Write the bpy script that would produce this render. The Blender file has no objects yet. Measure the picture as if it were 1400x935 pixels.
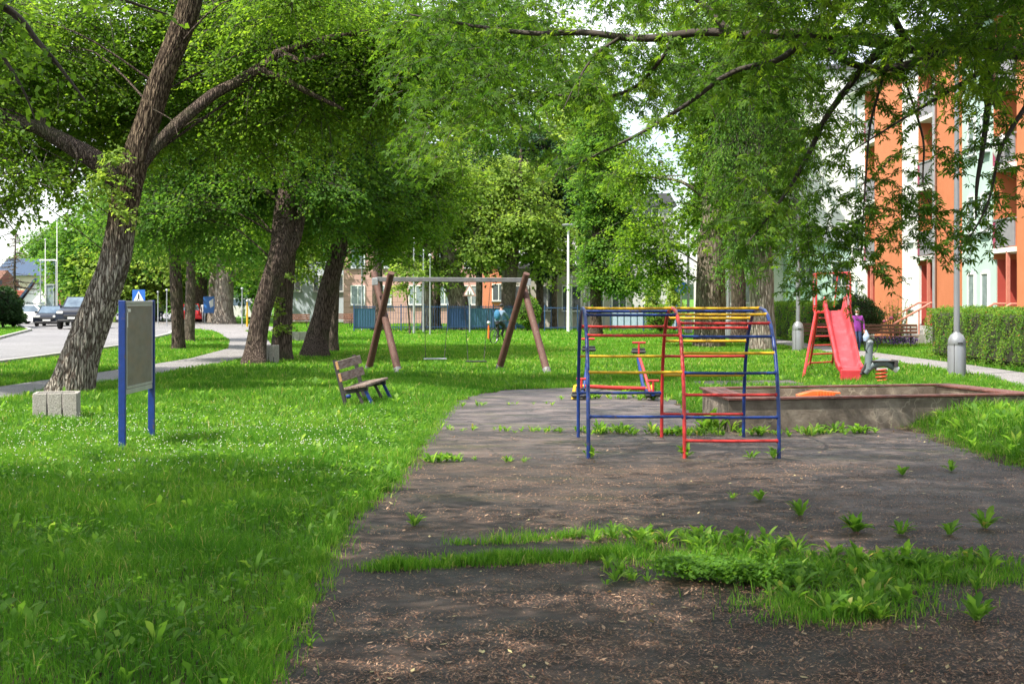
import bpy, bmesh, math, random
import numpy as np
from mathutils import Vector, Matrix, Euler, noise as mnoise

S = bpy.context.scene
COL = S.collection
R = math.radians

# ------------------------------------------------------------------ camera
F, H, HY = 1944.4, 1.95, 408.0          # pixels at 1400 wide, eye height, horizon row
cd = bpy.data.cameras.new('camera'); cam = bpy.data.objects.new('camera', cd); COL.objects.link(cam)
cam.location = (0, 0, H); cam.rotation_euler = (R(90), 0, 0)
cd.lens = 50; cd.sensor_width = 36; cd.shift_y = -(467.5 - HY) / 1400
cd.clip_start = 0.1; cd.clip_end = 6000
cd.dof.use_dof = True; cd.dof.focus_distance = 18.5; cd.dof.aperture_fstop = 10.0
S.camera = cam
S.render.resolution_x = 1024; S.render.resolution_y = 683

# ------------------------------------------------------------------ sky and sun
SUN_EL, SUN_VEC = 57, (-0.80, -0.60)     # horizontal direction towards the sun: behind and left of the camera
sx, sy = SUN_VEC; n_ = math.hypot(sx, sy); sx /= n_; sy /= n_
w = bpy.data.worlds.new('World'); S.world = w; w.use_nodes = True
nt = w.node_tree; nt.nodes.clear()
out = nt.nodes.new('ShaderNodeOutputWorld'); bg = nt.nodes.new('ShaderNodeBackground')
sky = nt.nodes.new('ShaderNodeTexSky'); sky.sky_type = 'NISHITA'; sky.sun_disc = False
sky.sun_elevation = R(SUN_EL); sky.sun_rotation = math.atan2(sx, sy)
sky.air_density = 1.0; sky.dust_density = 1.5; sky.ozone_density = 1.0
tc = nt.nodes.new('ShaderNodeTexCoord'); mp = nt.nodes.new('ShaderNodeMapping'); mp.inputs['Scale'].default_value = (1, 1, 2.6)
nz = nt.nodes.new('ShaderNodeTexNoise'); nz.inputs['Scale'].default_value = 2.2; nz.inputs['Detail'].default_value = 7
rmp = nt.nodes.new('ShaderNodeValToRGB'); rmp.color_ramp.elements[0].position = 0.36; rmp.color_ramp.elements[1].position = 0.60
mix = nt.nodes.new('ShaderNodeMixRGB'); mix.inputs['Color2'].default_value = (7.4, 7.5, 7.7, 1)
L = nt.links.new
L(tc.outputs['Generated'], mp.inputs['Vector']); L(mp.outputs[0], nz.inputs['Vector']); L(nz.outputs['Fac'], rmp.inputs['Fac'])
L(rmp.outputs['Color'], mix.inputs['Fac']); L(sky.outputs['Color'], mix.inputs['Color1'])
L(mix.outputs['Color'], bg.inputs['Color']); bg.inputs['Strength'].default_value = 0.135
L(bg.outputs['Background'], out.inputs['Surface'])
sd = bpy.data.lights.new('sun', 'SUN'); so = bpy.data.objects.new('sun', sd); COL.objects.link(so)
sd.energy = 5.0; sd.angle = R(0.6); sd.color = (1.0, 0.94, 0.84)
ce = math.cos(R(SUN_EL))
SUND = Vector((sx * ce, sy * ce, math.sin(R(SUN_EL))))
so.rotation_euler = (-SUND).to_track_quat('-Z', 'Y').to_euler(); so.location = (0, 0, 40)
S.view_settings.view_transform = 'Standard'; S.view_settings.look = 'None'
S.view_settings.exposure = 1.03; S.view_settings.gamma = 1; S.view_settings.use_curve_mapping = False
S.cycles.max_bounces = 7; S.cycles.diffuse_bounces = 4; S.cycles.glossy_bounces = 2
S.cycles.transmission_bounces = 4; S.cycles.transparent_max_bounces = 4
S.cycles.use_denoising = True
try: S.cycles.denoiser = 'OPENIMAGEDENOISE'
except Exception: pass
S.cycles.sample_clamp_indirect = 6; S.cycles.caustics_reflective = False; S.cycles.caustics_refractive = False
S.cycles.use_adaptive_sampling = True; S.cycles.adaptive_threshold = 0.02

# ------------------------------------------------------------------ helpers
def G(px, py):
    Z = F * H / (py - HY); return ((px - 700) * Z / F, Z)
def W(px, py, Z): return Vector(((px - 700) * Z / F, Z, H + (HY - py) * Z / F))

def tag(o, label=None, cat=None, group=None, kind=None):
    if label: o['label'] = label
    if cat: o['category'] = cat
    if group: o['group'] = group
    if kind: o['kind'] = kind
    return o
def thing(name, label, cat, loc=(0, 0, 0), rz=0, group=None):
    o = bpy.data.objects.new(name, None); COL.objects.link(o); o.location = loc; o.rotation_euler = (0, 0, rz)
    o.empty_display_size = 0.3
    return tag(o, label, cat, group)
def copy_tree(o, parent=None):
    c = o.copy(); COL.objects.link(c); c.parent = parent
    for ch in [x for x in ALLCH.get(o.name, [])]:
        copy_tree(ch, c)
    return c
ALLCH = {}
def reg(o, parent):
    if parent is not None:
        o.parent = parent; ALLCH.setdefault(parent.name, []).append(o)
def vadd(a, b): return (a[0] + b[0], a[1] + b[1], a[2] + b[2])

def smooth_path(pts, rad, n=6):
    """Catmull-Rom resampling of a polyline and its radii"""
    P = [Vector(p) for p in pts]; out = []; ro = []
    for i in range(len(P) - 1):
        p0 = P[max(i - 1, 0)]; p1 = P[i]; p2 = P[i + 1]; p3 = P[min(i + 2, len(P) - 1)]
        for k in range(n):
            t = k / n; t2 = t * t; t3 = t2 * t
            out.append(0.5 * ((2 * p1) + (-p0 + p2) * t + (2 * p0 - 5 * p1 + 4 * p2 - p3) * t2 + (-p0 + 3 * p1 - 3 * p2 + p3) * t3))
            ro.append(rad[i] * (1 - t) + rad[i + 1] * t)
    out.append(P[-1]); ro.append(rad[-1])
    return out, ro

class MB:
    def __init__(s): s.v = []; s.f = []; s.mi = []; s.m = 0
    def add(s, vs, fs):
        o = len(s.v); s.v += [tuple(v) for v in vs]; s.f += [tuple(i + o for i in f) for f in fs]; s.mi += [s.m] * len(fs)
    def box(s, c, d, rz=0, M=None, bev=0.0):
        hx, hy, hz = d[0] / 2, d[1] / 2, d[2] / 2
        if bev > 0:
            b = min(bev, hx * .9, hy * .9, hz * .9)
            vs = []
            for sxx in (-1, 1):
                for syy in (-1, 1):
                    for szz in (-1, 1):
                        vs += [(sxx * (hx - b), syy * (hy - b), szz * hz), (sxx * (hx - b), syy * hy, szz * (hz - b)), (sxx * hx, syy * (hy - b), szz * (hz - b))]
            bm = bmesh.new()
            for v in vs: bm.verts.new(v)
            bmesh.ops.convex_hull(bm, input=bm.verts)
            bm.verts.index_update()
            vs = [v.co.copy() for v in bm.verts]; fs = [[v.index for v in f.verts] for f in bm.faces]; bm.free()
        else:
            vs = [Vector((x, y, z)) for x in (-hx, hx) for y in (-hy, hy) for z in (-hz, hz)]
            fs = [(0, 1, 3, 2), (4, 6, 7, 5), (0, 4, 5, 1), (2, 3, 7, 6), (0, 2, 6, 4), (1, 5, 7, 3)]
        A = Matrix.Rotation(rz, 3, 'Z') if M is None else M
        s.add([A @ Vector(v) + Vector(c) for v in vs], fs); return s
    def beam(s, a, b, wx, wz, up=(0, 0, 1), bev=0.0):
        a = Vector(a); b = Vector(b); d = (b - a); l = d.length; d.normalize()
        sd_ = d.cross(Vector(up)).normalized(); u = sd_.cross(d).normalized()
        M = Matrix((sd_, d, u)).transposed()
        return s.box((a + b) / 2, (wx, l, wz), M=M, bev=bev)
    def tube(s, pts, rad, seg=8, caps=True, fn=None, sm=0):
        P = [Vector(p) for p in pts]
        if not hasattr(rad, '__len__'): rad = [rad] * len(P)
        if sm: P, rad = smooth_path(P, rad, sm)
        o = len(s.v); ref = None
        for i, p in enumerate(P):
            d = (P[min(i + 1, len(P) - 1)] - P[max(i - 1, 0)]).normalized()
            if ref is None:
                ref = Vector((1, 0, 0)) if abs(d.x) < .8 else Vector((0, 1, 0))
            u = (ref - d * ref.dot(d)).normalized(); ref = u; v = d.cross(u)
            for k in range(seg):
                a = 2 * math.pi * k / seg; r = rad[i]
                if fn: r *= fn(a, p, i)
                s.v.append(tuple(p + u * (math.cos(a) * r) + v * (math.sin(a) * r)))
        nf = []
        for i in range(len(P) - 1):
            for k in range(seg):
                k2 = (k + 1) % seg
                nf.append((o + i * seg + k, o + i * seg + k2, o + (i + 1) * seg + k2, o + (i + 1) * seg + k))
        if caps:
            nf.append(tuple(o + k for k in range(seg))[::-1]); nf.append(tuple(o + (len(P) - 1) * seg + k for k in range(seg)))
        s.f += nf; s.mi += [s.m] * len(nf); return s
    def lathe(s, prof, c=(0, 0, 0), seg=16):
        o = len(s.v)
        for r, z in prof:
            for k in range(seg):
                a = 2 * math.pi * k / seg; s.v.append((c[0] + r * math.cos(a), c[1] + r * math.sin(a), c[2] + z))
        nf = []
        for i in range(len(prof) - 1):
            for k in range(seg):
                k2 = (k + 1) % seg; nf.append((o + i * seg + k, o + i * seg + k2, o + (i + 1) * seg + k2, o + (i + 1) * seg + k))
        nf.append(tuple(o + k for k in range(seg))[::-1]); nf.append(tuple(o + (len(prof) - 1) * seg + k for k in range(seg)))
        s.f += nf; s.mi += [s.m] * len(nf); return s
    def prism(s, poly, ext, axis='y'):
        """poly: 2D outline; ext (lo, hi) along axis"""
        n = len(poly); vs = []
        for e in ext:
            for a, b in poly:
                vs.append({'y': (a, e, b), 'x': (e, a, b), 'z': (a, b, e)}[axis])
        fs = [tuple(range(n))[::-1], tuple(range(n, 2 * n))] + [(i, (i + 1) % n, n + (i + 1) % n, n + i) for i in range(n)]
        s.add(vs, fs); return s
    def ell(s, c, r, seg=12, rings=8, M=None):
        prof = []
        vs = []; 
        for i in range(1, rings):
            t = math.pi * i / rings
            for k in range(seg):
                a = 2 * math.pi * k / seg
                v = Vector((r[0] * math.sin(t) * math.cos(a), r[1] * math.sin(t) * math.sin(a), -r[2] * math.cos(t)))
                if M is not None: v = M @ v
                vs.append(v + Vector(c))
        b = Vector((0, 0, -r[2])); tp = Vector((0, 0, r[2]))
        if M is not None: b = M @ b; tp = M @ tp
        vs += [b + Vector(c), tp + Vector(c)]; nb = len(vs) - 2; fs = []
        for i in range(rings - 2):
            for k in range(seg):
                k2 = (k + 1) % seg; fs.append((i * seg + k, i * seg + k2, (i + 1) * seg + k2, (i + 1) * seg + k))
        for k in range(seg):
            k2 = (k + 1) % seg; fs.append((nb, k2, k)); fs.append((nb + 1, (rings - 2) * seg + k, (rings - 2) * seg + k2))
        s.add(vs, fs); return s
    def build(s, name, mat, parent=None, smooth=False, bevel=0):
        me = bpy.data.meshes.new(name); me.from_pydata(s.v, [], s.f)
        mats = mat if isinstance(mat, (list, tuple)) else [mat]
        for m in mats: me.materials.append(m)
        if len(mats) > 1: me.polygons.foreach_set('material_index', s.mi)
        if smooth:
            me.polygons.foreach_set('use_smooth', [True] * len(me.polygons))
            me.set_sharp_from_angle(angle=R(38 if smooth is True else smooth))
        bm = bmesh.new(); bm.from_mesh(me); bmesh.ops.recalc_face_normals(bm, faces=bm.faces); bm.to_mesh(me); bm.free()
        o = bpy.data.objects.new(name, me); COL.objects.link(o); reg(o, parent)
        return o

def npmesh(name, V, loops, starts, mat, tint=None, parent=None, smooth=False):
    me = bpy.data.meshes.new(name)
    V = np.ascontiguousarray(V, dtype=np.float32); loops = np.ascontiguousarray(loops, dtype=np.int32)
    starts = np.ascontiguousarray(starts, dtype=np.int32)
    me.vertices.add(len(V)); me.vertices.foreach_set('co', V.ravel())
    me.loops.add(len(loops)); me.loops.foreach_set('vertex_index', loops)
    me.polygons.add(len(starts)); me.polygons.foreach_set('loop_start', starts)
    if smooth: me.polygons.foreach_set('use_smooth', np.ones(len(starts), dtype=bool))
    me.update(calc_edges=True)
    me.materials.append(mat)
    if tint is not None:
        a = me.attributes.new('tint', 'FLOAT', 'FACE'); a.data.foreach_set('value', np.ascontiguousarray(tint, dtype=np.float32))
    o = bpy.data.objects.new(name, me); COL.objects.link(o); reg(o, parent)
    return o

def poly_in(x, y, poly):
    inside = np.zeros(x.shape, dtype=bool); n = len(poly)
    for i in range(n):
        x1, y1 = poly[i]; x2, y2 = poly[(i + 1) % n]
        c = ((y1 > y) != (y2 > y)) & (x < (x2 - x1) * (y - y1) / (y2 - y1 + 1e-12) + x1)
        inside ^= c
    return inside
def wob(x, y, s=1.0, ph=0.0):
    """cheap smooth noise in -1..1 for numpy arrays"""
    return (np.sin(x * 1.7 * s + 1.3 * np.sin(y * 1.1 * s + ph) + ph) + np.sin(y * 2.3 * s + 1.7 * np.sin(x * 0.9 * s + 2 * ph)) +
            0.6 * np.sin((x + y) * 4.1 * s + ph * 3) + 0.6 * np.sin((x - y) * 3.7 * s - ph)) / 3.2

# ------------------------------------------------------------------ materials
def N(nt, t, **k):
    n = nt.nodes.new(t)
    for a, b in k.items():
        if a in n.inputs: n.inputs[a].default_value = b
        else: setattr(n, a, b)
    return n
def newmat(name):
    m = bpy.data.materials.new(name); m.use_nodes = True; nt = m.node_tree; nt.nodes.clear()
    o = nt.nodes.new('ShaderNodeOutputMaterial'); return m, nt, o
def ramp(nt, fac, stops):
    r = nt.nodes.new('ShaderNodeValToRGB'); e = r.color_ramp.elements
    while len(e) < len(stops): e.new(0.5)
    for i, (p, c) in enumerate(stops): e[i].position = p; e[i].color = (*c, 1)
    nt.links.new(fac, r.inputs['Fac']); return r.outputs['Color']
def M(name, c1, c2=None, rough=0.6, scale=8, metal=0, bump=0.0, bscale=None, spec=0.5, stretch=(1, 1, 1), dirt=None, dscale=1.5, damt=(.5, .75), coat=0):
    """painted / worn surface: two-tone noise, optional patches of dirt, bump"""
    m, nt, o = newmat(name); b = N(nt, 'ShaderNodeBsdfPrincipled'); l = nt.links.new
    b.inputs['Roughness'].default_value = rough; b.inputs['Metallic'].default_value = metal
    b.inputs['Specular IOR Level'].default_value = spec; b.inputs['Coat Weight'].default_value = coat
    tcn = N(nt, 'ShaderNodeTexCoord'); mpn = N(nt, 'ShaderNodeMapping'); mpn.inputs['Scale'].default_value = stretch
    l(tcn.outputs['Object'], mpn.inputs['Vector'])
    n1 = N(nt, 'ShaderNodeTexNoise'); n1.inputs['Scale'].default_value = scale; n1.inputs['Detail'].default_value = 6; n1.inputs['Roughness'].default_value = .65
    l(mpn.outputs[0], n1.inputs['Vector'])
    c2 = c2 or tuple(x * .8 for x in c1)
    col = ramp(nt, n1.outputs['Fac'], [(.3, c2), (.68, c1)])
    if dirt:
        n2 = N(nt, 'ShaderNodeTexNoise'); n2.inputs['Scale'].default_value = dscale; n2.inputs['Detail'].default_value = 8; n2.inputs['Roughness'].default_value = .7
        l(mpn.outputs[0], n2.inputs['Vector'])
        r2 = ramp(nt, n2.outputs['Fac'], [(damt[0], (0, 0, 0)), (damt[1], (1, 1, 1))])
        mx = N(nt, 'ShaderNodeMixRGB'); l(r2, mx.inputs['Fac']); l(col, mx.inputs['Color1']); mx.inputs['Color2'].default_value = (*dirt, 1); col = mx.outputs['Color']
    l(col, b.inputs['Base Color'])
    if bump:
        n3 = N(nt, 'ShaderNodeTexNoise'); n3.inputs['Scale'].default_value = bscale or scale * 4; n3.inputs['Detail'].default_value = 5
        l(mpn.outputs[0], n3.inputs['Vector'])
        bp = N(nt, 'ShaderNodeBump'); bp.inputs['Strength'].default_value = min(1, bump); bp.inputs['Distance'].default_value = .02
        l(n3.outputs['Fac'], bp.inputs['Height']); l(bp.outputs[0], b.inputs['Normal'])
    l(b.outputs[0], o.inputs['Surface']); return m
def leafmat(name, stops, trans=0.45, tcol=1.6, rough=.45):
    m, nt, o = newmat(name); l = nt.links.new
    at = N(nt, 'ShaderNodeAttribute'); at.attribute_name = 'tint'
    col = ramp(nt, at.outputs['Fac'], stops)
    b = N(nt, 'ShaderNodeBsdfPrincipled'); b.inputs['Roughness'].default_value = rough + .1; b.inputs['Specular IOR Level'].default_value = .16
    l(col, b.inputs['Base Color'])
    tr = N(nt, 'ShaderNodeBsdfTranslucent'); mu = N(nt, 'ShaderNodeMixRGB'); mu.blend_type = 'MULTIPLY'; mu.inputs['Fac'].default_value = 1
    l(col, mu.inputs['Color1']); mu.inputs['Color2'].default_value = (tcol * 1.15, tcol * 1.1, tcol * .55, 1)
    l(mu.outputs['Color'], tr.inputs['Color'])
    ms = N(nt, 'ShaderNodeMixShader'); ms.inputs['Fac'].default_value = trans
    l(b.outputs[0], ms.inputs[1]); l(tr.outputs[0], ms.inputs[2]); l(ms.outputs[0], o.inputs['Surface']); return m
def barkmat(name, light, dark, moss=None, sc=1.0, mossamt=(.5, .7), upper=None):
    m, nt, o = newmat(name); l = nt.links.new
    tcn = N(nt, 'ShaderNodeTexCoord'); mpn = N(nt, 'ShaderNodeMapping'); mpn.inputs['Scale'].default_value = (9 * sc, 9 * sc, 1.05 * sc)
    l(tcn.outputs['Object'], mpn.inputs['Vector'])
    nd = N(nt, 'ShaderNodeTexNoise'); nd.inputs['Scale'].default_value = 1.2; nd.inputs['Detail'].default_value = 3
    l(mpn.outputs[0], nd.inputs['Vector'])
    ad = N(nt, 'ShaderNodeMixRGB'); ad.blend_type = 'ADD'; ad.inputs['Fac'].default_value = .9
    l(mpn.outputs[0], ad.inputs['Color1']); l(nd.outputs['Color'], ad.inputs['Color2'])
    vo = N(nt, 'ShaderNodeTexVoronoi'); vo.feature = 'DISTANCE_TO_EDGE'; vo.inputs['Scale'].default_value = 1.6
    l(ad.outputs['Color'], vo.inputs['Vector'])
    n1 = N(nt, 'ShaderNodeTexNoise'); n1.inputs['Scale'].default_value = 5; n1.inputs['Detail'].default_value = 8; l(mpn.outputs[0], n1.inputs['Vector'])
    ml = N(nt, 'ShaderNodeMath'); ml.operation = 'MULTIPLY'; l(ramp(nt, vo.outputs['Distance'], [(0.0, (.05,) * 3), (.22, (1,) * 3)]), ml.inputs[0]); l(n1.outputs['Fac'], ml.inputs[1])
    col = ramp(nt, ml.outputs[0], [(.08, dark), (.38, tuple((a + b) / 2 for a, b in zip(light, dark))), (.62, light)])
    if moss:
        n2 = N(nt, 'ShaderNodeTexNoise'); n2.inputs['Scale'].default_value = 1.1; n2.inputs['Detail'].default_value = 7; l(tcn.outputs['Object'], n2.inputs['Vector'])
        mx = N(nt, 'ShaderNodeMixRGB'); l(ramp(nt, n2.outputs['Fac'], [(mossamt[0], (0, 0, 0)), (mossamt[1], (.8, .8, .8))]), mx.inputs['Fac'])
        l(col, mx.inputs['Color1']); mx.inputs['Color2'].default_value = (*moss, 1); col = mx.outputs['Color']
    if upper:      # canopy shade put into the colour, darkening the bark higher up
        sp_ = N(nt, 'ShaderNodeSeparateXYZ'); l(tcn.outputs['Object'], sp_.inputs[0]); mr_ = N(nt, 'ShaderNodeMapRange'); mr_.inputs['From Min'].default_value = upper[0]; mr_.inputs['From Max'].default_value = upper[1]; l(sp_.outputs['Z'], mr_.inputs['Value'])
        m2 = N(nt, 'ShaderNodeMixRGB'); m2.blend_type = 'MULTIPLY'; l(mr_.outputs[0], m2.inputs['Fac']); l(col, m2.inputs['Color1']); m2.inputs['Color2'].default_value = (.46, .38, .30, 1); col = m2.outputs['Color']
    b = N(nt, 'ShaderNodeBsdfPrincipled'); b.inputs['Roughness'].default_value = .9; b.inputs['Specular IOR Level'].default_value = .2
    l(col, b.inputs['Base Color'])
    bp = N(nt, 'ShaderNodeBump'); bp.inputs['Strength'].default_value = 1; bp.inputs['Distance'].default_value = .05
    l(ml.outputs[0], bp.inputs['Height']); l(bp.outputs[0], b.inputs['Normal']); l(b.outputs[0], o.inputs['Surface']); return m

mt = {}
mt['blue'] = M('blue_paint', (.004, .032, .19), (.004, .024, .13), .4, 14, dirt=(.075, .05, .04), dscale=7, damt=(.58, .66), coat=.05)
mt['red'] = M('red_paint', (.52, .028, .025), (.38, .02, .02), .42, 12, dirt=(.30, .09, .06), dscale=8, damt=(.58, .68), coat=.05)
mt['yellow'] = M('yellow_paint', (.62, .38, .012), (.50, .28, .01), .42, 12, dirt=(.26, .16, .06), dscale=8, damt=(.59, .67), coat=.05)
mt['slide'] = M('faded_red_plastic', (.50, .035, .045), (.42, .025, .03), .5, 3, dirt=(.54, .11, .12), dscale=3, damt=(.5, .8))
mt['orange_plastic'] = M('orange_plastic', (.85, .16, .03), None, .4, 6)
mt['galv'] = M('galvanised_steel', (.46, .48, .50), (.36, .38, .40), .42, 9, metal=.6, spec=.5, stretch=(1, 1, .3))
mt['lamp'] = M('grey_lamp_paint', (.25, .26, .27), (.21, .22, .23), .38, 6, metal=.35, stretch=(1, 1, .2), dirt=(.25, .25, .24), damt=(.6, .9))
mt['beam'] = M('weathered_grey_beam', (.22, .225, .23), (.14, .14, .14), .6, 5, metal=.2, dirt=(.16, .13, .10), dscale=3, damt=(.5, .75))
mt['brownwood'] = M('brown_stained_wood', (.12, .052, .034), (.065, .03, .022), .7, 5, stretch=(9, 9, .8), bump=.4, bscale=14, dirt=(.20, .16, .13), dscale=2, damt=(.55, .8))
mt['oldwood'] = M('flaking_bench_wood', (.20, .14, .11), (.06, .035, .028), .85, 4, stretch=(8, 1.5, 8), bump=.7, bscale=9, dirt=(.30, .25, .21), dscale=3, damt=(.45, .7))
mt['endwood'] = M('orange_end_grain', (.42, .24, .10), (.28, .15, .07), .85, 20)
mt['redwood'] = M('red_brown_board_paint', (.15, .045, .03), (.08, .03, .024), .55, 6, stretch=(1, 6, 6), bump=.35, bscale=12, dirt=(.22, .17, .14), dscale=4, damt=(.55, .75))
mt['benchwood'] = M('park_bench_wood', (.20, .085, .045), (.11, .045, .03), .6, 5, stretch=(1, 8, 8), bump=.3)
mt['agg'] = M('exposed_aggregate', (.48, .45, .40), (.20, .19, .17), .9, 55, bump=1, bscale=90, dirt=(.22, .22, .15), dscale=3, damt=(.55, .75))
mt['concrete'] = M('grey_concrete', (.42, .41, .39), (.30, .29, .28), .9, 6, bump=.4, bscale=60)
mt['black'] = M('black_rubber', (.02, .02, .022), None, .55, 6)
mt['darkmetal'] = M('dark_metal', (.035, .036, .04), (.06, .05, .045), .5, 9, metal=.3)
mt['panel'] = M('weathered_board_sheet', (.165, .155, .145), (.095, .085, .075), .45, 2.5, stretch=(1, 1, 2.2), dirt=(.20, .14, .10), dscale=2.2, damt=(.45, .8))
mt['white'] = M('white_paint', (.78, .78, .76), (.68, .68, .66), .5, 4)
mt['glass'] = M('window_glass', (.05, .065, .07), (.08, .10, .11), .06, 1.2, spec=.9)
mt['curtain'] = M('curtained_glass', (.30, .36, .38), (.12, .16, .18), .12, 2.5, spec=.8)
mt['tyre'] = M('tyre_rubber', (.02, .02, .02), None, .85, 10)
mt['rim'] = M('rim_metal', (.35, .36, .38), None, .3, 10, metal=.8)
mt['skin'] = M('skin', (.42, .22, .15), (.36, .18, .12), .5, 10)
def cloth(name, c): mt[name] = M(name, c, tuple(x * .7 for x in c), .85, 14, bump=.4, bscale=9); return mt[name]
cloth('purple_cloth', (.23, .03, .27)); cloth('denim', (.03, .06, .14)); cloth('pale_cloth', (.55, .52, .52)); cloth('grey_cloth', (.27, .28, .32))
cloth('red_cloth', (.6, .05, .05)); cloth('black_cloth', (.02, .02, .025)); cloth('blue_bag', (.04, .18, .34)); cloth('green_cloth', (.45, .62, .3))
cloth('pale_bag', (.35, .45, .62)); cloth('greyhair', (.20, .19, .18)); cloth('darkhair', (.04, .028, .02)); cloth('shoe', (.06, .05, .05)); cloth('sky_cloth', (.14, .22, .30))
LEAF = dict(
 linden=leafmat('linden_leaf', [(0, (.055, .125, .018)), (.5, (.115, .215, .024)), (1, (.22, .33, .038))], .58, 1.8),
 dark=leafmat('dark_linden_leaf', [(0, (.04, .11, .02)), (.6, (.09, .19, .03)), (1, (.17, .27, .038))], .56, 1.75),
 fresh=leafmat('fresh_leaf', [(0, (.10, .18, .035)), (.5, (.19, .29, .055)), (1, (.32, .42, .10))], .52),
 mid=leafmat('mid_leaf', [(0, (.045, .125, .024)), (.5, (.09, .20, .03)), (1, (.17, .29, .045))], .5),
 maple=leafmat('maple_leaf', [(0, (.032, .085, .012)), (.5, (.08, .17, .018)), (1, (.21, .32, .028))], .52),
 needle=leafmat('conifer_needle', [(0, (.012, .04, .016)), (1, (.03, .075, .025))], .15),
 hedge=leafmat('hedge_leaf', [(0, (.05, .13, .02)), (.45, (.11, .23, .03)), (.9, (.20, .33, .045)), (1, (.30, .15, .05))], .4),
 darkbush=leafmat('dark_bush_leaf', [(0, (.012, .045, .014)), (1, (.05, .10, .03))], .25),
 grass=leafmat('grass_blade', [(0, (.040, .14, .012)), (.45, (.092, .245, .022)), (.85, (.20, .36, .045)), (1, (.40, .38, .15))], .48, 1.5, .5),
 weed=leafmat('weed_leaf', [(0, (.07, .17, .025)), (.5, (.15, .30, .045)), (.85, (.26, .39, .08)), (1, (.42, .36, .13))], .52, 1.7, .45),
)
LEAF['flower'] = M('white_clover_flower', (.75, .76, .68), (.6, .62, .5), .8, 20)
LEAF['litter'] = leafmat('maple_seed_litter', [(0, (.13, .065, .042)), (.5, (.27, .15, .10)), (.93, (.40, .27, .18)), (1, (.6, .56, .26))], .1)
BARK = dict(
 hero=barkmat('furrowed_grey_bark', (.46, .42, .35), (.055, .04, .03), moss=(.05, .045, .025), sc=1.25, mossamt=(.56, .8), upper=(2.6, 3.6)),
 dark=barkmat('dark_linden_bark', (.20, .15, .12), (.03, .02, .016), moss=(.07, .075, .035), sc=1.6),
 brown=barkmat('brown_bark', (.24, .19, .155), (.06, .045, .035), sc=1.6),
 pale=barkmat('pale_grey_bark', (.42, .37, .31), (.13, .10, .08), sc=.8),
 tan=barkmat('tan_ribbed_bark', (.33, .28, .22), (.08, .06, .045), moss=(.14, .15, .07), sc=.9, mossamt=(.55, .8)),
 twig=M('twig_bark', (.055, .042, .032), (.03, .024, .02), .85, 14, bump=.3),
)
# ------------------------------------------------------------------ ground, asphalt, paths, road
rng = np.random.default_rng(7)
def sstep(a, b, x): t = np.clip((x - a) / (b - a), 0, 1); return t * t * (3 - 2 * t)
PAD = [(-1.26, 3.0), (-1.25, 7.2), (-1.30, 8.4), (-1.36, 9.9), (-1.45, 12.5), (-1.22, 15), (-1.2, 19.7), (-1.22, 22.7), (-1.12, 26.0), (-.75, 28.5), (-.1, 30.2), (1.4, 31.0), (2.9, 29.3), (3.1, 27.0), (3.0, 24.0),
       (3.1, 21.0), (4.6, 21.1), (5.7, 22.0), (6.2, 21.0), (5.9, 18.8), (5.95, 16.3), (7.5, 14.5), (9.5, 13.0), (9.5, 3.0)]
PATHL = [(-12.6, 5), (-12.2, 15), (-11.2, 24), (-10.45, 30), (-10.1, 34.5), (-9.75, 39.5), (-9.5, 46), (-10.1, 55), (-12.2, 66), (-15.6, 80), (-22.8, 106), (-29, 128)]
PATHR = [(10.6, 22), (11.6, 29), (12.55, 35), (12.5, 42), (12.2, 50), (11.85, 62), (11.8, 75), (11.8, 95)]
ROADR = [(-15.3, 4), (-15.3, 45), (-15.6, 56), (-18.2, 75), (-24.5, 105), (-31, 140), (-40, 190)]
ROADL = [(-22.8, 4), (-22.4, 60), (-29, 86), (-37, 106), (-50, 140), (-64, 190)]
def ribbon(pts, wd):
    P = [Vector((a, b, 0)) for a, b in pts]; l = []; r = []
    for i, p in enumerate(P):
        d = (P[min(i + 1, len(P) - 1)] - P[max(i - 1, 0)]).normalized(); nrm = Vector((-d.y, d.x, 0)) * (wd / 2)
        l.append(tuple((p + nrm)[:2])); r.append(tuple((p - nrm)[:2]))
    return l, r
pl, pr = ribbon(PATHL, 1.75); PL_POLY = pl + pr[::-1]
ql, qr = ribbon(PATHR, 1.55); PR_POLY = ql + qr[::-1]
ROAD_POLY = ROADL + ROADR[::-1]
SB = [(3.16, 20.73), (3.12, 23.3), (7.44, 24.3), (7.98, 21.86)]    # sandbox corners
def gh(x, y):
    x = np.asarray(x, float); y = np.asarray(y, float)
    z = np.zeros_like(x)
    m = sstep(5.8, 7.0, x + .12 * np.sin(y * 3)) * sstep(15.6, 17.6, y) * (1 - sstep(24.5, 28, y))
    z += m * (.24 + .03 * np.sin(x * 3 + y * 2))
    lawn = sstep(-1.2, -2.2, x) * (1 - sstep(-8.5, -9.2, x)) * (1 - sstep(30, 36, y))
    z += lawn * (.03 + .018 * np.sin(x * 2.1 + np.sin(y * 1.3)) + .012 * np.sin(y * 2.7))
    return z
xs = np.concatenate([[-3000, -900, -300, -120], np.arange(-60, -16, 3), np.arange(-16, 18, .35), np.arange(18, 60, 3), [120, 300, 900, 3000]])
ys = np.concatenate([[-400, -60, -15], np.arange(-6, 4, 2), np.arange(4, 40, .35), np.arange(40, 130, 3), [150, 200, 300, 500, 900, 1600, 3500]])
X, Y = np.meshgrid(xs, ys); Zg = gh(X, Y)
V = np.stack([X.ravel(), Y.ravel(), Zg.ravel()], 1); nx, ny = len(xs), len(ys)
i0 = (np.arange(ny - 1)[:, None] * nx + np.arange(nx - 1)[None, :]).ravel()
loops = np.stack([i0, i0 + 1, i0 + nx + 1, i0 + nx], 1).ravel()
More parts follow.
